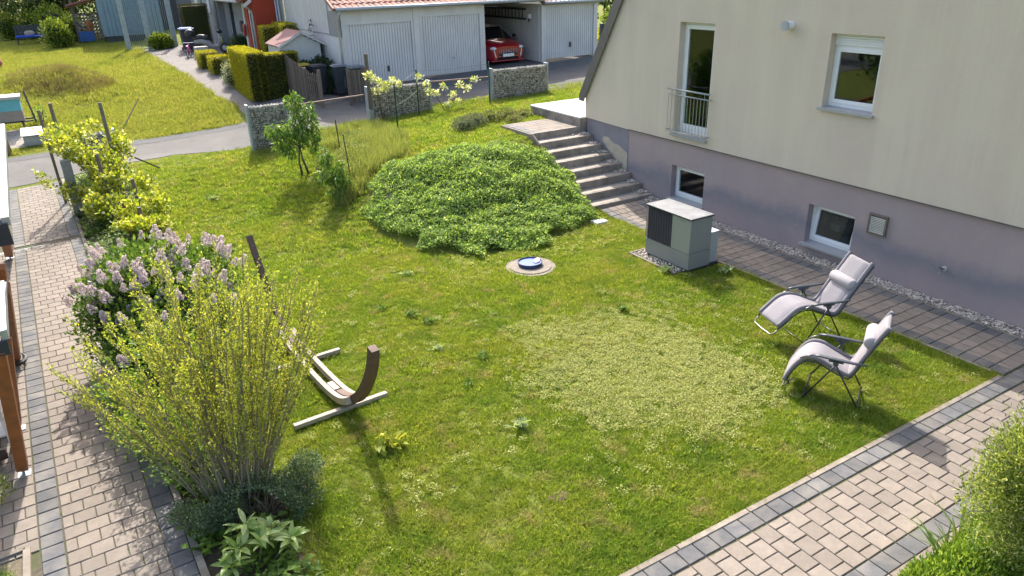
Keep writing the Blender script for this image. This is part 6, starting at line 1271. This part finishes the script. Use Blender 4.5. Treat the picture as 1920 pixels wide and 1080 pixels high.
# ---------------------------------------------------------------- vines at the lane
M_vine = leafmat('vine_leaf', [(0, (.12, .19, .02)), (.35, (.27, .34, .03)), (.7, (.46, .48, .055)), (.9, (.60, .56, .17)), (1, (.62, .62, .48))], .42, rough=.45, spec=.35)
vd = [((.1, 20.9), [(-.35, 20.6, 1.75, .6, .6, .5), (.3, 20.9, 1.72, .65, .6, .52), (-.75, 20.4, 1.25, .38, .45, .5), (.0, 20.3, 1.2, .6, .5, .5), (-.35, 20.1, .75, .4, .4, .4)], 3200, 'large yellow green vine crown nearest the lane'),
      ((.45, 20.2), [(.45, 20.0, 1.1, .45, .5, .5), (.75, 20.6, 1.45, .35, .4, .45), (.2, 19.6, .75, .4, .4, .35)], 1500, 'yellow green vine hanging in front of the half hidden gabion'),
      ((.5, 18.9), [(.35, 18.9, .85, .45, .5, .45), (.9, 19.2, .75, .42, .4, .4), (.0, 18.8, .55, .3, .4, .35)], 2000, 'middle vine of the row in the bed beside the left path'),
      ((.55, 17.9), [(.45, 17.9, .65, .45, .45, .4), (1.0, 18.2, .5, .42, .35, .35)], 1800, 'vine with large yellowish leaves above the lilac'),
      ((.35, 17.1), [(.45, 17.0, .4, .42, .4, .3), (.95, 17.1, .35, .4, .35, .25)], 1300, 'lowest small vine right behind the lilac flowers')]
for (x, y), el, n, lab in vd: bush('grape_vine', lab, 'vine', (x, y, Tf(x, y)), el, int(n*1.5), .085, .078, M_vine, stems=16, seed=int(x*100)+int(y), gap=.40, group='vines in the bed by the left path', r0=.012, shell=.15)
for (px, py, h_, r_, l) in ((150, 402, 1.35, .1, 'wide grey concrete post among the vines'),): 
    q = gp(px, py); post('concrete_post', l, 'post', (q[0], q[1]), h_, .105, mat('concrete_grey', (.30, .30, .29), .85, .15, 8, bump=.3), (0, .02), flat=True)
for (x, y, h_, l) in ((-.70, 21.3, 2.35, 'thin weathered stake left in the vine crown'), (-.42, 21.3, 2.48, 'thin weathered stake right in the vine crown'), (.62, 20.4, 2.5, 'thick weathered wooden post above the vines'), (.26, 19.4, 1.55, 'weathered wooden post half covered by the vines'), (.83, 18.5, 1.1, 'round topped wooden post low among the vines'), (.78, 17.4, .75, 'short round topped post near the lilac'), (1.0, 16.9, .5, 'lowest round topped post of the vine row')): post('wooden_post', l, 'post', (x, y), h_, .045 if h_ > 2.45 or h_ < 1.7 else .035, M_wood_grey, (-.03, .02), group='posts of the vine row')
q = gp(300, 318); b = MB(); b.bar((.92, 21.9, 1.1), (q[0], q[1], q[2]+.05), .03, .03); props(b.build('guy_strut', M_dark), 'thin dark strut slanting from the vines down to the lawn', 'strut')
q = gp(225, 252); b = MB(); b.cyl((q[0], q[1], q[2]), (q[0]+.9, q[1]+1.2, q[2]+.95), .02, n=6); props(b.build('leaning_stick', M_wood_grey), 'thin brown stick leaning in the meadow behind the vines', 'stick')
q = gp(80, 232); bush('young_stalk', 'thin leafy stalk with a dark top left of the vines', 'young plant', (q[0], q[1], q[2]), [(q[0], q[1], q[2]+.35, .22, .2, .3)], 160, .07, .05, M_rose, stems=3, seed=3); post('wooden_post', 'dark thin stake beside the leafy stalk left of the vines', 'post', (q[0]-.15, q[1]), 1.2, .035, M_wood_grey, (-.15, 0), group='posts of the vine row')
# ---------------------------------------------------------------- two young fruit trees with drooping leaves
M_fruit = leafmat('fruit_leaf', [(0, (.06, .12, .02)), (.4, (.12, .22, .03)), (.8, (.20, .32, .05)), (1, (.34, .42, .14))], .32, rough=.4, spec=.4)
def fruit(label, base, clumps, n, trunk):
    t = thing('fruit_tree', label, 'tree', base, group='young fruit trees'); R = np.random.default_rng(len(clumps)); P_, D_ = [], []
    for (x, y, z, rx, rz) in clumps:
        k = int(n*rx*rz*12); d = R.normal(size=(k, 3)); d /= np.linalg.norm(d, axis=1, keepdims=True); P_.append(np.array([x, y, z])+d*np.array([rx, rx, rz])*(R.random(k)**.4)[:, None]); D_.append(d*.5+np.array([0, 0, -.75])+R.normal(0, .3, (k, 3)))
    P = np.vstack(P_); D = np.vstack(D_); S = np.cross(D, R.normal(size=P.shape)); link('crown', leafmesh('crown', P, D, S/np.linalg.norm(S, axis=1, keepdims=True), R.uniform(.09, .16, len(P)), R.uniform(.035, .05, len(P)), M_fruit), t)
    b = MB(); B_ = Vector(base)
    for q in trunk: b.tube(q, list(np.linspace(.035, .014, len(q))), 7)
    for (x, y, z, rx, rz) in clumps: b.tube([Vector(trunk[0][-1]), (Vector(trunk[0][-1])+Vector((x, y, z-rz*.5)))/2+Vector((0, 0, -.05)), (x, y, z+rz*.6)], [.014, .009, .004], 5)
    b.build('trunk', M_bark, t, smooth=True); return t
fz = Tf(4.81, 18.96)
fruit('taller young fruit tree with drooping leaf clumps before the left gabion', (4.81, 18.96, fz), [(4.86, 19, 2.42, .22, .30), (4.90, 19, 1.95, .20, .28), (5.24, 19.05, 2.05, .17, .32), (4.58, 19, 1.72, .24, .22), (4.25, 18.95, 1.75, .20, .2), (4.45, 19, 1.42, .28, .22), (5.0, 19, 1.52, .26, .28), (5.33, 19, 1.58, .12, .3), (4.62, 19.1, 1.15, .2, .18), (5.22, 19, 1.2, .13, .18), (4.90, 18.9, 1.7, .22, .2)], 320,
      [[(4.81, 18.96, fz-.05), (4.78, 18.97, fz+.35), (4.85, 19, fz+.75)], [(4.98, 18.9, fz-.05), (4.88, 18.95, fz+.4), (4.85, 19, fz+.8)]])
fz = Tf(5.03, 16.6)
fruit('smaller young fruit tree left of the green bank', (5.03, 16.6, fz), [(4.84, 16.7, 1.42, .15, .26), (5.12, 16.7, 1.15, .15, .2), (4.75, 16.7, 1.02, .2, .2), (5.0, 16.65, .9, .2, .2), (5.22, 16.7, .8, .16, .18), (4.95, 16.6, .62, .2, .15)], 330, [[(5.03, 16.6, fz-.05), (4.98, 16.65, fz+.3), (4.92, 16.7, fz+.6)]])
q = gp(660, 345); post('support_stake', 'dark thin stake beside the smaller young fruit tree', 'stake', (q[0], q[1]), 1.25, .014, M_dark, (-.08, 0)); q = gp(640, 292)
post('support_stake', 'dark thin stake in the tall grass by the middle gabion', 'stake', (q[0], q[1]), 1.0, .016, M_dark, (-.05, 0))
M_weedb = leafmat('wild_leaf', [(0, (.10, .16, .04)), (.5, (.20, .26, .08)), (1, (.42, .40, .20))], .35)
bush('wild_herbs', 'wild bushy herbs between the small fruit tree and the green bank', 'herbs', (5.7, 17.7, Tf(5.7, 17.7)), [(5.6, 17.5, .75, .45, .5, .35), (6.1, 18.4, .95, .5, .6, .35), (5.25, 17.0, .5, .35, .4, .3), (6.6, 19.5, 1.1, .4, .5, .3)], 5200, .05, .02, M_weedb, stems=16, seed=5, gap=.25, up=.9, r0=.006)
# blossoming shoots on the wire
M_blos = leafmat('blossom', [(0, (.30, .36, .08)), (.45, (.45, .48, .14)), (.7, (.75, .76, .62)), (1, (.82, .82, .72))], .35)
for lab, pts in (('whitish leafy shoots hanging on the wire above the middle gabion', [(700, 148), (712, 155), (725, 160), (735, 152), (690, 140), (722, 168), (745, 158), (706, 170)]), ('yellowish leafy shoots between the two right green posts', [(786, 145), (800, 160), (820, 175), (833, 162), (850, 178), (862, 158), (875, 165), (890, 150), (860, 190), (840, 195), (805, 172)])):
    q0 = at_y(pts[0][0], pts[0][1], 21.6); el = []
    for px, py in pts: q = at_y(px, py, 21.6); el.append((q[0], q[1], q[2], .13, .13, .10))
    g0 = (float(np.mean([e[0] for e in el])), 21.7, Tf(np.mean([e[0] for e in el]), 21.7)); bush('climbing_shoots', lab, 'climbing plant', g0, el, 520, .09, .06, M_blos, stems=9, seed=6, shell=.1, r0=.008)
bush('lavender', 'grey green lavender cushion left of the stair landing', 'lavender', (9.55, 18.4, 1.2), [(9.35, 18.3, 1.36, .35, .35, .22), (9.8, 18.5, 1.38, .35, .35, .24)], 3800, .06, .012, leafmat('lavender_leaf', [(0, (.10, .13, .07)), (.6, (.19, .22, .14)), (1, (.32, .33, .26))], .2), stems=0, seed=2, up=1.4, core=.5)
bush('rockery_plants', 'mixed low plants in front of the white terrace slabs', 'plants', (10.9, 18.5, 1.3), [(10.4, 18.6, 1.42, .32, .3, .2), (10.95, 18.6, 1.42, .3, .3, .2), (11.4, 18.4, 1.40, .3, .28, .16), (10.8, 18.0, 1.38, .3, .2, .14)], 3200, .05, .03, leafmat('rockery_leaf', [(0, (.08, .12, .03)), (.5, (.18, .22, .07)), (.85, (.30, .26, .14)), (1, (.5, .5, .2))], .25), stems=6, seed=8, up=.8, core=.4, r0=.006)
# ---------------------------------------------------------------- hedges
M_hy = leafmat('hedge_yellow', [(0, (.14, .17, .02)), (.4, (.30, .30, .03)), (.8, (.50, .44, .04)), (1, (.66, .55, .08))], .4, rough=.6, spec=.2)
M_hg = leafmat('hedge_green', [(0, (.04, .065, .014)), (.5, (.10, .125, .02)), (1, (.24, .23, .04))], .2, rough=.6, spec=.2)
def boxhedge(name, label, cat, boxes, dens, mt, L=.05, W=.02, group=None, seed=0, mt2=None):
    """clipped hedge: boxes (x0,x1,y0,y1,height)"""
    b0 = boxes[0]; t = thing(name, label, cat, ((b0[0]+b0[1])/2, (b0[2]+b0[3])/2, Tf((b0[0]+b0[1])/2, (b0[2]+b0[3])/2)), group=group); R = np.random.default_rng(seed); P_, D_, F_ = [], [], []; core = MB()
    for x0, x1, y0, y1, h in boxes:
        zb = Tf((x0+x1)/2, (y0+y1)/2)-.05; core.box(x0+.07, x1-.07, y0+.07, y1-.07, zb, zb+h-.05); lx, ly = x1-x0, y1-y0
        for a, (ux, uy, nz) in ((lx*ly, (1, 1, 1)), (lx*h, (1, 0, 0)), (lx*h, (1, 2, 0)), (ly*h, (0, 1, 0)), (ly*h, (2, 1, 0))):
            n = int(a*dens); u, v = R.random(n), R.random(n); ins = np.abs(R.normal(0, .03, n))
            if nz: p = np.stack([x0+u*lx, y0+v*ly, zb+h-ins+.03*R.random(n)], 1); nn = np.tile([0, 0, 1.], (n, 1))
            elif ux == 1: s_ = -1 if uy == 0 else 1; p = np.stack([x0+u*lx, (y0 if s_ < 0 else y1)-s_*ins, zb+v*h], 1); nn = np.tile([0, s_, 0.], (n, 1))
            else: s_ = -1 if ux == 0 else 1; p = np.stack([(x0 if s_ < 0 else x1)-s_*ins, y0+u*ly, zb+v*h], 1); nn = np.tile([s_, 0., 0], (n, 1))
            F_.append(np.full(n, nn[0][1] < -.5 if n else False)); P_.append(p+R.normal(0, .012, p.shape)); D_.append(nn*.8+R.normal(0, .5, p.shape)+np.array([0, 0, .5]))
    P = np.vstack(P_); D = np.vstack(D_); F_ = np.concatenate(F_); F_ &= R.random(len(F_)) < .85
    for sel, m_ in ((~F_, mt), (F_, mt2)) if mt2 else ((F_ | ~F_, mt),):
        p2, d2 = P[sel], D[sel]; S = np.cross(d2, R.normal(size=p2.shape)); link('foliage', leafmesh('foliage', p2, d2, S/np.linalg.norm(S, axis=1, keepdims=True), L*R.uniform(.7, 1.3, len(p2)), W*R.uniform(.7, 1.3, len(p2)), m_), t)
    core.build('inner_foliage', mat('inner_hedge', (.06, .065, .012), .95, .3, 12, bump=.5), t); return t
hc = gp(508, 189); hh = float(at_y(505, 104, hc[1])[2])-hc[2]
boxhedge('hedge', 'tall clipped golden green hedge forming a corner beside the drive', 'hedge', [(hc[0]-.62, hc[0], hc[1], hc[1]+3.1, hh+.08), (hc[0]-.25, hc[0]+1.2, hc[1]-.02, hc[1]+.5, hh)], 2600, M_hy, mt2=leafmat('hedge_front_green', [(0, (.02, .035, .012)), (.6, (.05, .07, .018)), (.9, (.12, .13, .03)), (1, (.34, .31, .05))], .2, rough=.6, spec=.2))  # second leaf colour: darker green on most of the front faces
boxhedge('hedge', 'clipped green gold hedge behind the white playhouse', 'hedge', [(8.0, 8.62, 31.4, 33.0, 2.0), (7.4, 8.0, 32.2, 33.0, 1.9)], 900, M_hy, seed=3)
for (px0, px1, py, dz, h_, l, mt) in ((369, 394, 128, 0, .72, 'farthest of the low clipped box hedges by the drive', M_hy), (392, 419, 138, 0, .72, 'middle one of the low clipped box hedges by the drive', M_hy), (420, 452, 150, 0, .88, 'darker clipped box hedge next to the flowering bush', M_hg)):
    a = gp(px0, py-4); b_ = gp(px1, py); boxhedge('box_hedge', l, 'hedge', [(a[0], a[0]+.75 if py < 145 else a[0]+.9, b_[1]-.2, b_[1]+.75, h_)], 1300, mt, group='low clipped hedges along the drive', seed=px0)
a = gp(428, 108); bush('box_ball', 'round green box bush behind the low hedges', 'bush', (a[0]+.5, a[1], a[2]), [(a[0]+.6, a[1]-.2, a[2]+.55, .55, .5, .5)], 2600, .05, .03, leafmat('boxball', [(0, (.03, .07, .012)), (1, (.12, .19, .03))], .2), stems=3, core=.75, seed=4)
a = gp(437, 163); a = a-np.array([.22, .1, 0]); bush('flowering_bush', 'rounded bush with whitish blossom beside the tall hedge', 'bush', (a[0]+.25, a[1]+.2, a[2]), [(a[0]+.35, a[1]+.3, a[2]+.5, .42, .42, .48), (a[0]+.2, a[1]+.0, a[2]+.3, .3, .3, .3)], 3200, .06, .035, leafmat('white_blossom', [(0, (.05, .09, .03)), (.4, (.13, .18, .07)), (.62, (.55, .55, .42)), (1, (.78, .77, .66))], .25), stems=5, core=.6, seed=5)
M_ivy = leafmat('ivy_leaf', [(0, (.012, .028, .010)), (.6, (.03, .06, .018)), (.93, (.06, .09, .035)), (1, (.3, .32, .27))], .1, rough=.35, spec=.5)
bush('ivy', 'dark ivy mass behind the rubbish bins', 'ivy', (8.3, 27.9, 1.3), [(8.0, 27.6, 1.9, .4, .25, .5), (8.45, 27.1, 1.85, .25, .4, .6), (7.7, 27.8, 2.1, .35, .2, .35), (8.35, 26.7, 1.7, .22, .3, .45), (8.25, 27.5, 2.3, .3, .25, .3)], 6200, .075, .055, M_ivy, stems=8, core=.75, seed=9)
bush('climber', 'thin climber growing up the white garage wall', 'climbing plant', (8.45, 28.9, 1.5), [(8.5, 28.9, 2.3, .18, .25, .6), (8.5, 29.0, 3.2, .10, .14, .6), (8.48, 28.9, 1.7, .3, .35, .4)], 800, .06, .045, M_ivy, stems=4, seed=10)
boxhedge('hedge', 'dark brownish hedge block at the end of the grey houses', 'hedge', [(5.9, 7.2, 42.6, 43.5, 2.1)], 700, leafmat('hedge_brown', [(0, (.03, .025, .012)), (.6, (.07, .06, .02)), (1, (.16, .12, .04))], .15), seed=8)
# low plant under the ladder etc. right of the garages
def tree(label, x, y, z, r, h, mt, n, seed, trunk=True, group=None, L=.16):
    R = random.Random(seed); t = thing('tree', label, 'tree', (x, y, z), group=group); el = []
    for k in range(9): el.append((x+R.uniform(-.6, .6)*r, y+R.uniform(-.6, .6)*r, z+h*R.uniform(.12, .9), r*R.uniform(.3, .55), r*R.uniform(.3, .55), h*R.uniform(.12, .22)))
    link('crown', cloud(el, n, L, L*.6, mt, seed, shell=.35, gap=.25), t); b = MB(); b.tube([(x, y, z-.2), (x+.05, y, z+h*.3), (x, y, z+h*.7)], [.14, .11, .05], 8)
    for e in el[:6]: b.tube([(x+.03, y, z+h*.32), e[:3]], [.06, .02], 5)
    b.build('trunk', M_bark, t, smooth=True); return t
M_tr1 = leafmat('tree_dark', [(0, (.02, .05, .012)), (.6, (.06, .11, .02)), (1, (.14, .2, .04))], .25); M_tr2 = leafmat('tree_light', [(0, (.08, .14, .02)), (.5, (.17, .24, .03)), (1, (.34, .38, .06))], .35); M_cop = leafmat('copper_leaf', [(0, (.05, .022, .02)), (.5, (.12, .055, .04)), (1, (.22, .13, .08))], .2)
for i, (px, py, r, h, mt, lab, n) in enumerate(((1150, 72, 2.6, 5.0, M_tr1, 'dark tree in the gap right of the garages', 2600), (1165, 78, 1.6, 3.0, M_tr2, 'light green shrub tree in the gap right of the garages', 1600), (20, 62, 5.5, 8, M_cop, 'copper leafed tree at the far left corner', 5200), (60, 60, 4.5, 7.5, M_cop, 'second copper tree next to the far left corner', 3800), (115, 66, 4.5, 8, M_tr1, 'dark green tree above the blue bench', 5200), (150, 66, 4, 7.5, M_tr1, 'dark green tree behind the woodpile', 4200))):
    q = gp(px, py); tree(lab, q[0]+(1.5 if i < 2 else 0), q[1]+(1 if i < 2 else 0), q[2], r, h, mt, n, i+3, L=.3)
for i, (px, py, r, h, mt, lab) in enumerate(((22, 75, .9, 1.6, M_tr2, 'light green bush at the far left behind the bench'), (68, 74, 1.0, 1.7, M_tr2, 'pale green bush right behind the blue bench'), (107, 78, 1.1, 2.1, M_tr2, 'pale green round bush right of the blue bench'), (112, 92, .8, 1.6, M_tr2, 'yellow green clipped bush in front of the far trees'), (142, 80, .8, 1.5, M_tr2, 'light bush left of the woodpile'), (303, 92, .55, .7, M_tr2, 'low bush at the foot of the gate frame'))):
    q = gp(px, py); bush('bush', lab, 'bush', (q[0], q[1], q[2]), [(q[0], q[1], q[2]+h*.5, r, r*.8, h*.55), (q[0]+.3*r, q[1], q[2]+h*.35, r*.8, r*.7, h*.4)], 1900, .16, .09, mt, stems=4, core=.6, seed=30+i)
q = gp(1160, 62); bush('flower_bed', 'bed of yellow flowers in the gap right of the garages', 'flowers', (22.5, 30.5, 1.9), [(22.3, 30.2, 2.1, 1.6, .5, .35), (24.0, 30.6, 2.1, 1.4, .5, .35)], 2600, .09, .06, leafmat('yellow_flower', [(0, (.1, .2, .02)), (.45, (.2, .3, .03)), (.6, (.75, .6, .02)), (1, (.85, .7, .03))], .3), stems=0, seed=3)
# ---------------------------------------------------------------- lower right bed
M_will = leafmat('willow_leaf', [(0, (.08, .13, .025)), (.35, (.18, .26, .055)), (.7, (.34, .40, .09)), (1, (.55, .56, .22))], .4, rough=.5, spec=.3)
wb = thing('willow_bush', 'rounded bush with fine pale green leaves in the lower right bed', 'bush', (6.55, 2.1, 0))
R = np.random.default_rng(31); el = [(6.55, 2.0, 1.1, .48, .5, .55), (6.35, 2.1, .85, .36, .42, .45), (6.9, 2.05, 1.2, .5, .5, .6), (6.75, 1.8, .8, .6, .5, .6), (6.45, 2.12, 1.3, .3, .35, .3)]
link('foliage', cloud(el, 33000, .048, .015, M_will, 31, up=.6, shell=.35, gap=.12), wb); tw = MB(); stb = MB()
for k in range(170):
    e = el[R.integers(0, 5)]; d = R.normal(size=3); d /= np.linalg.norm(d); d[2] = abs(d[2])*.6+.1; p = np.array(e[:3])+d*np.array(e[3:])*.5; q = np.array(e[:3])+d*np.array(e[3:])*R.uniform(1.0, 1.25); tw.tube([tuple(p), tuple(q)], [.004, .002], 3, False)
for k in range(14): e = el[k % 5]; stb.tube([(6.55+R.uniform(-.12, .12), 2.1+R.uniform(-.1, .1), -.05), tuple(np.array(e[:3])*[.5, .5, .5]+np.array([3.27, 1.05, .1])), (e[0]+R.uniform(-.2, .2), e[1]+R.uniform(-.2, .2), e[2])], [.014, .01, .005], 6)
tw.build('twigs', mat('stem_olive', (.2, .165, .085)), wb, kind='stuff'); stb.build('stem', mat('stem_olive', (.2, .165, .085)), wb, smooth=True)
sheet('bed', [ppf(u, -.085) for u in np.arange(0, 9.5, .4)], [ppf(u, -2.2) for u in np.arange(0, 9.5, .4)], M_soil, -.006, 4, kind='structure')
sheet('bed', [(-1.5, y) for y in np.arange(4.3, 7.6, .4)], [(-3.4, y) for y in np.arange(4.3, 7.6, .4)], mat('bed_mulch', (.22, .18, .12), .95, .3, 18, bump=.6, bscale=50), -.004, 4, kind='structure')
M_iris = leafmat('iris_leaf', [(0, (.09, .15, .04)), (.5, (.16, .25, .06)), (1, (.30, .36, .12))], .3, rough=.4, spec=.4)
def sword(L, W, m, bend):
    V, Fs = [], []; n = 6
    for i in range(n+1):
        t_ = i/n; w = W*.5*(1-t_**2.2)+.0008; x = L*bend*t_**2; z = L*math.sqrt(max(.02, 1-bend**2*.6))*t_; V += [(x, -w, z), (x-.004, 0, z), (x, w, z)]
    for i in range(n):
        for k in (0, 1): Fs.append((i*3+k, (i+1)*3+k, (i+1)*3+k+1, i*3+k+1))
    return mesh_from('leaf', V, Fs, m, True)
sw = [sword(.48, .038, M_iris, c_) for c_ in (.25, .5, .8)]
for (x, y, lab) in ((6.32, 2.42, 'iris clump with sword leaves nearest the paved path'), (6.6, 2.46, 'iris clump with sword leaves in front of the rounded bush'), (6.15, 2.36, 'iris clump with sword leaves nearest the frame corner')):
    t = thing('iris_plant', lab, 'iris', (x, y, 0), group='iris clumps in the lower right bed'); R2 = random.Random(int(x*100))
    for k in range(26): o = bpy.data.objects.new('leaf', sw[k % 3]); C.objects.link(o); o.parent = t; o.location = (R2.uniform(-.09, .09), R2.uniform(-.07, .07), -.01); o.rotation_euler = (R2.uniform(-.25, .25), R2.uniform(-.1, .4), R2.uniform(0, 6.28)); s_ = R2.uniform(.65, 1.15); o.scale = (s_, s_, s_)
M_low = leafmat('low_leaf', [(0, (.08, .15, .02)), (.5, (.17, .28, .04)), (1, (.34, .44, .10))], .4, rough=.4, spec=.4)
bush('leafy_perennials', 'low leafy green perennials in the lower right corner', 'perennials', (5.7, 1.9, 0), [(5.75, 2.3, .12, .35, .24, .18), (6.1, 2.2, .16, .4, .28, .24), (6.5, 2.2, .14, .35, .3, .22), (6.9, 2.4, .12, .3, .18, .16), (5.4, 2.25, .1, .3, .24, .16)], 13000, .06, .02, M_low, stems=0, seed=41, up=1.3)
bush('ground_rosettes', 'small plants in the bed in the lower left corner', 'plants', (-1.9, 7.0, 0), [(-1.75, 7.1, .05, .22, .3, .08), (-2.0, 6.7, .05, .3, .3, .09), (-1.62, 6.6, .05, .14, .3, .08)], 2300, .035, .016, M_low, stems=0, seed=42, up=.9)
q = P2(4, 905, .25); bush('fern_tip', 'green feathery plant tip at the left edge below the carport post', 'plant', (q[0]-.15, q[1], 0), [(q[0]-.12, q[1], .2, .2, .2, .15)], 420, .06, .015, M_tr2, stems=2, seed=44)

for x_, y_, r_, h_, l_, s_ in ((-9.5, 21.5, 2.6, 6.5, 'neighbouring tree left of the carport, nearest of the row outside the picture', 71), (-13.5, 25.5, 3.2, 8.0, 'neighbouring tree behind the first one left of the carport', 72), (-10.5, 29.0, 2.6, 6.0, 'neighbouring tree by the lane left of the trailer box', 73), (-17.0, 19.0, 3.2, 8.5, 'tall neighbouring tree farthest left behind the carport', 74)):
    tree(l_, x_, y_, Tf(x_, y_), r_, h_, M_tr1, 2600, s_, L=.26)

# grass and moss tufts in the joints of the paths
jp = []
for fr, nu, nv, u0, v0 in ((lpf, 6, 62, -1.3, -1.0), (ppf, 46, 6, 1.0, 0.0), (hpf, 6, 40, 0.0, 0.0)):
    for _ in range(420):
        u_ = u0+G*rng.integers(0, nu+1) if rng.random() < .5 else u0+rng.uniform(0, nu*G); v_ = v0+G*rng.integers(0, nv+1); jp.append(fr(u_, v_))
P = np.array(jp); P3 = np.column_stack([P, T(P[:, 0], P[:, 1])-.004]); scatter('joint_grass', P3, rng.uniform(0, 6.3, len(P3)), None, rng.uniform(.06, .26, len(P3))*(rng.random(len(P3))**1.5+.3), tufts, kind='stuff', label='tiny grass tufts growing in the joints of the paths')
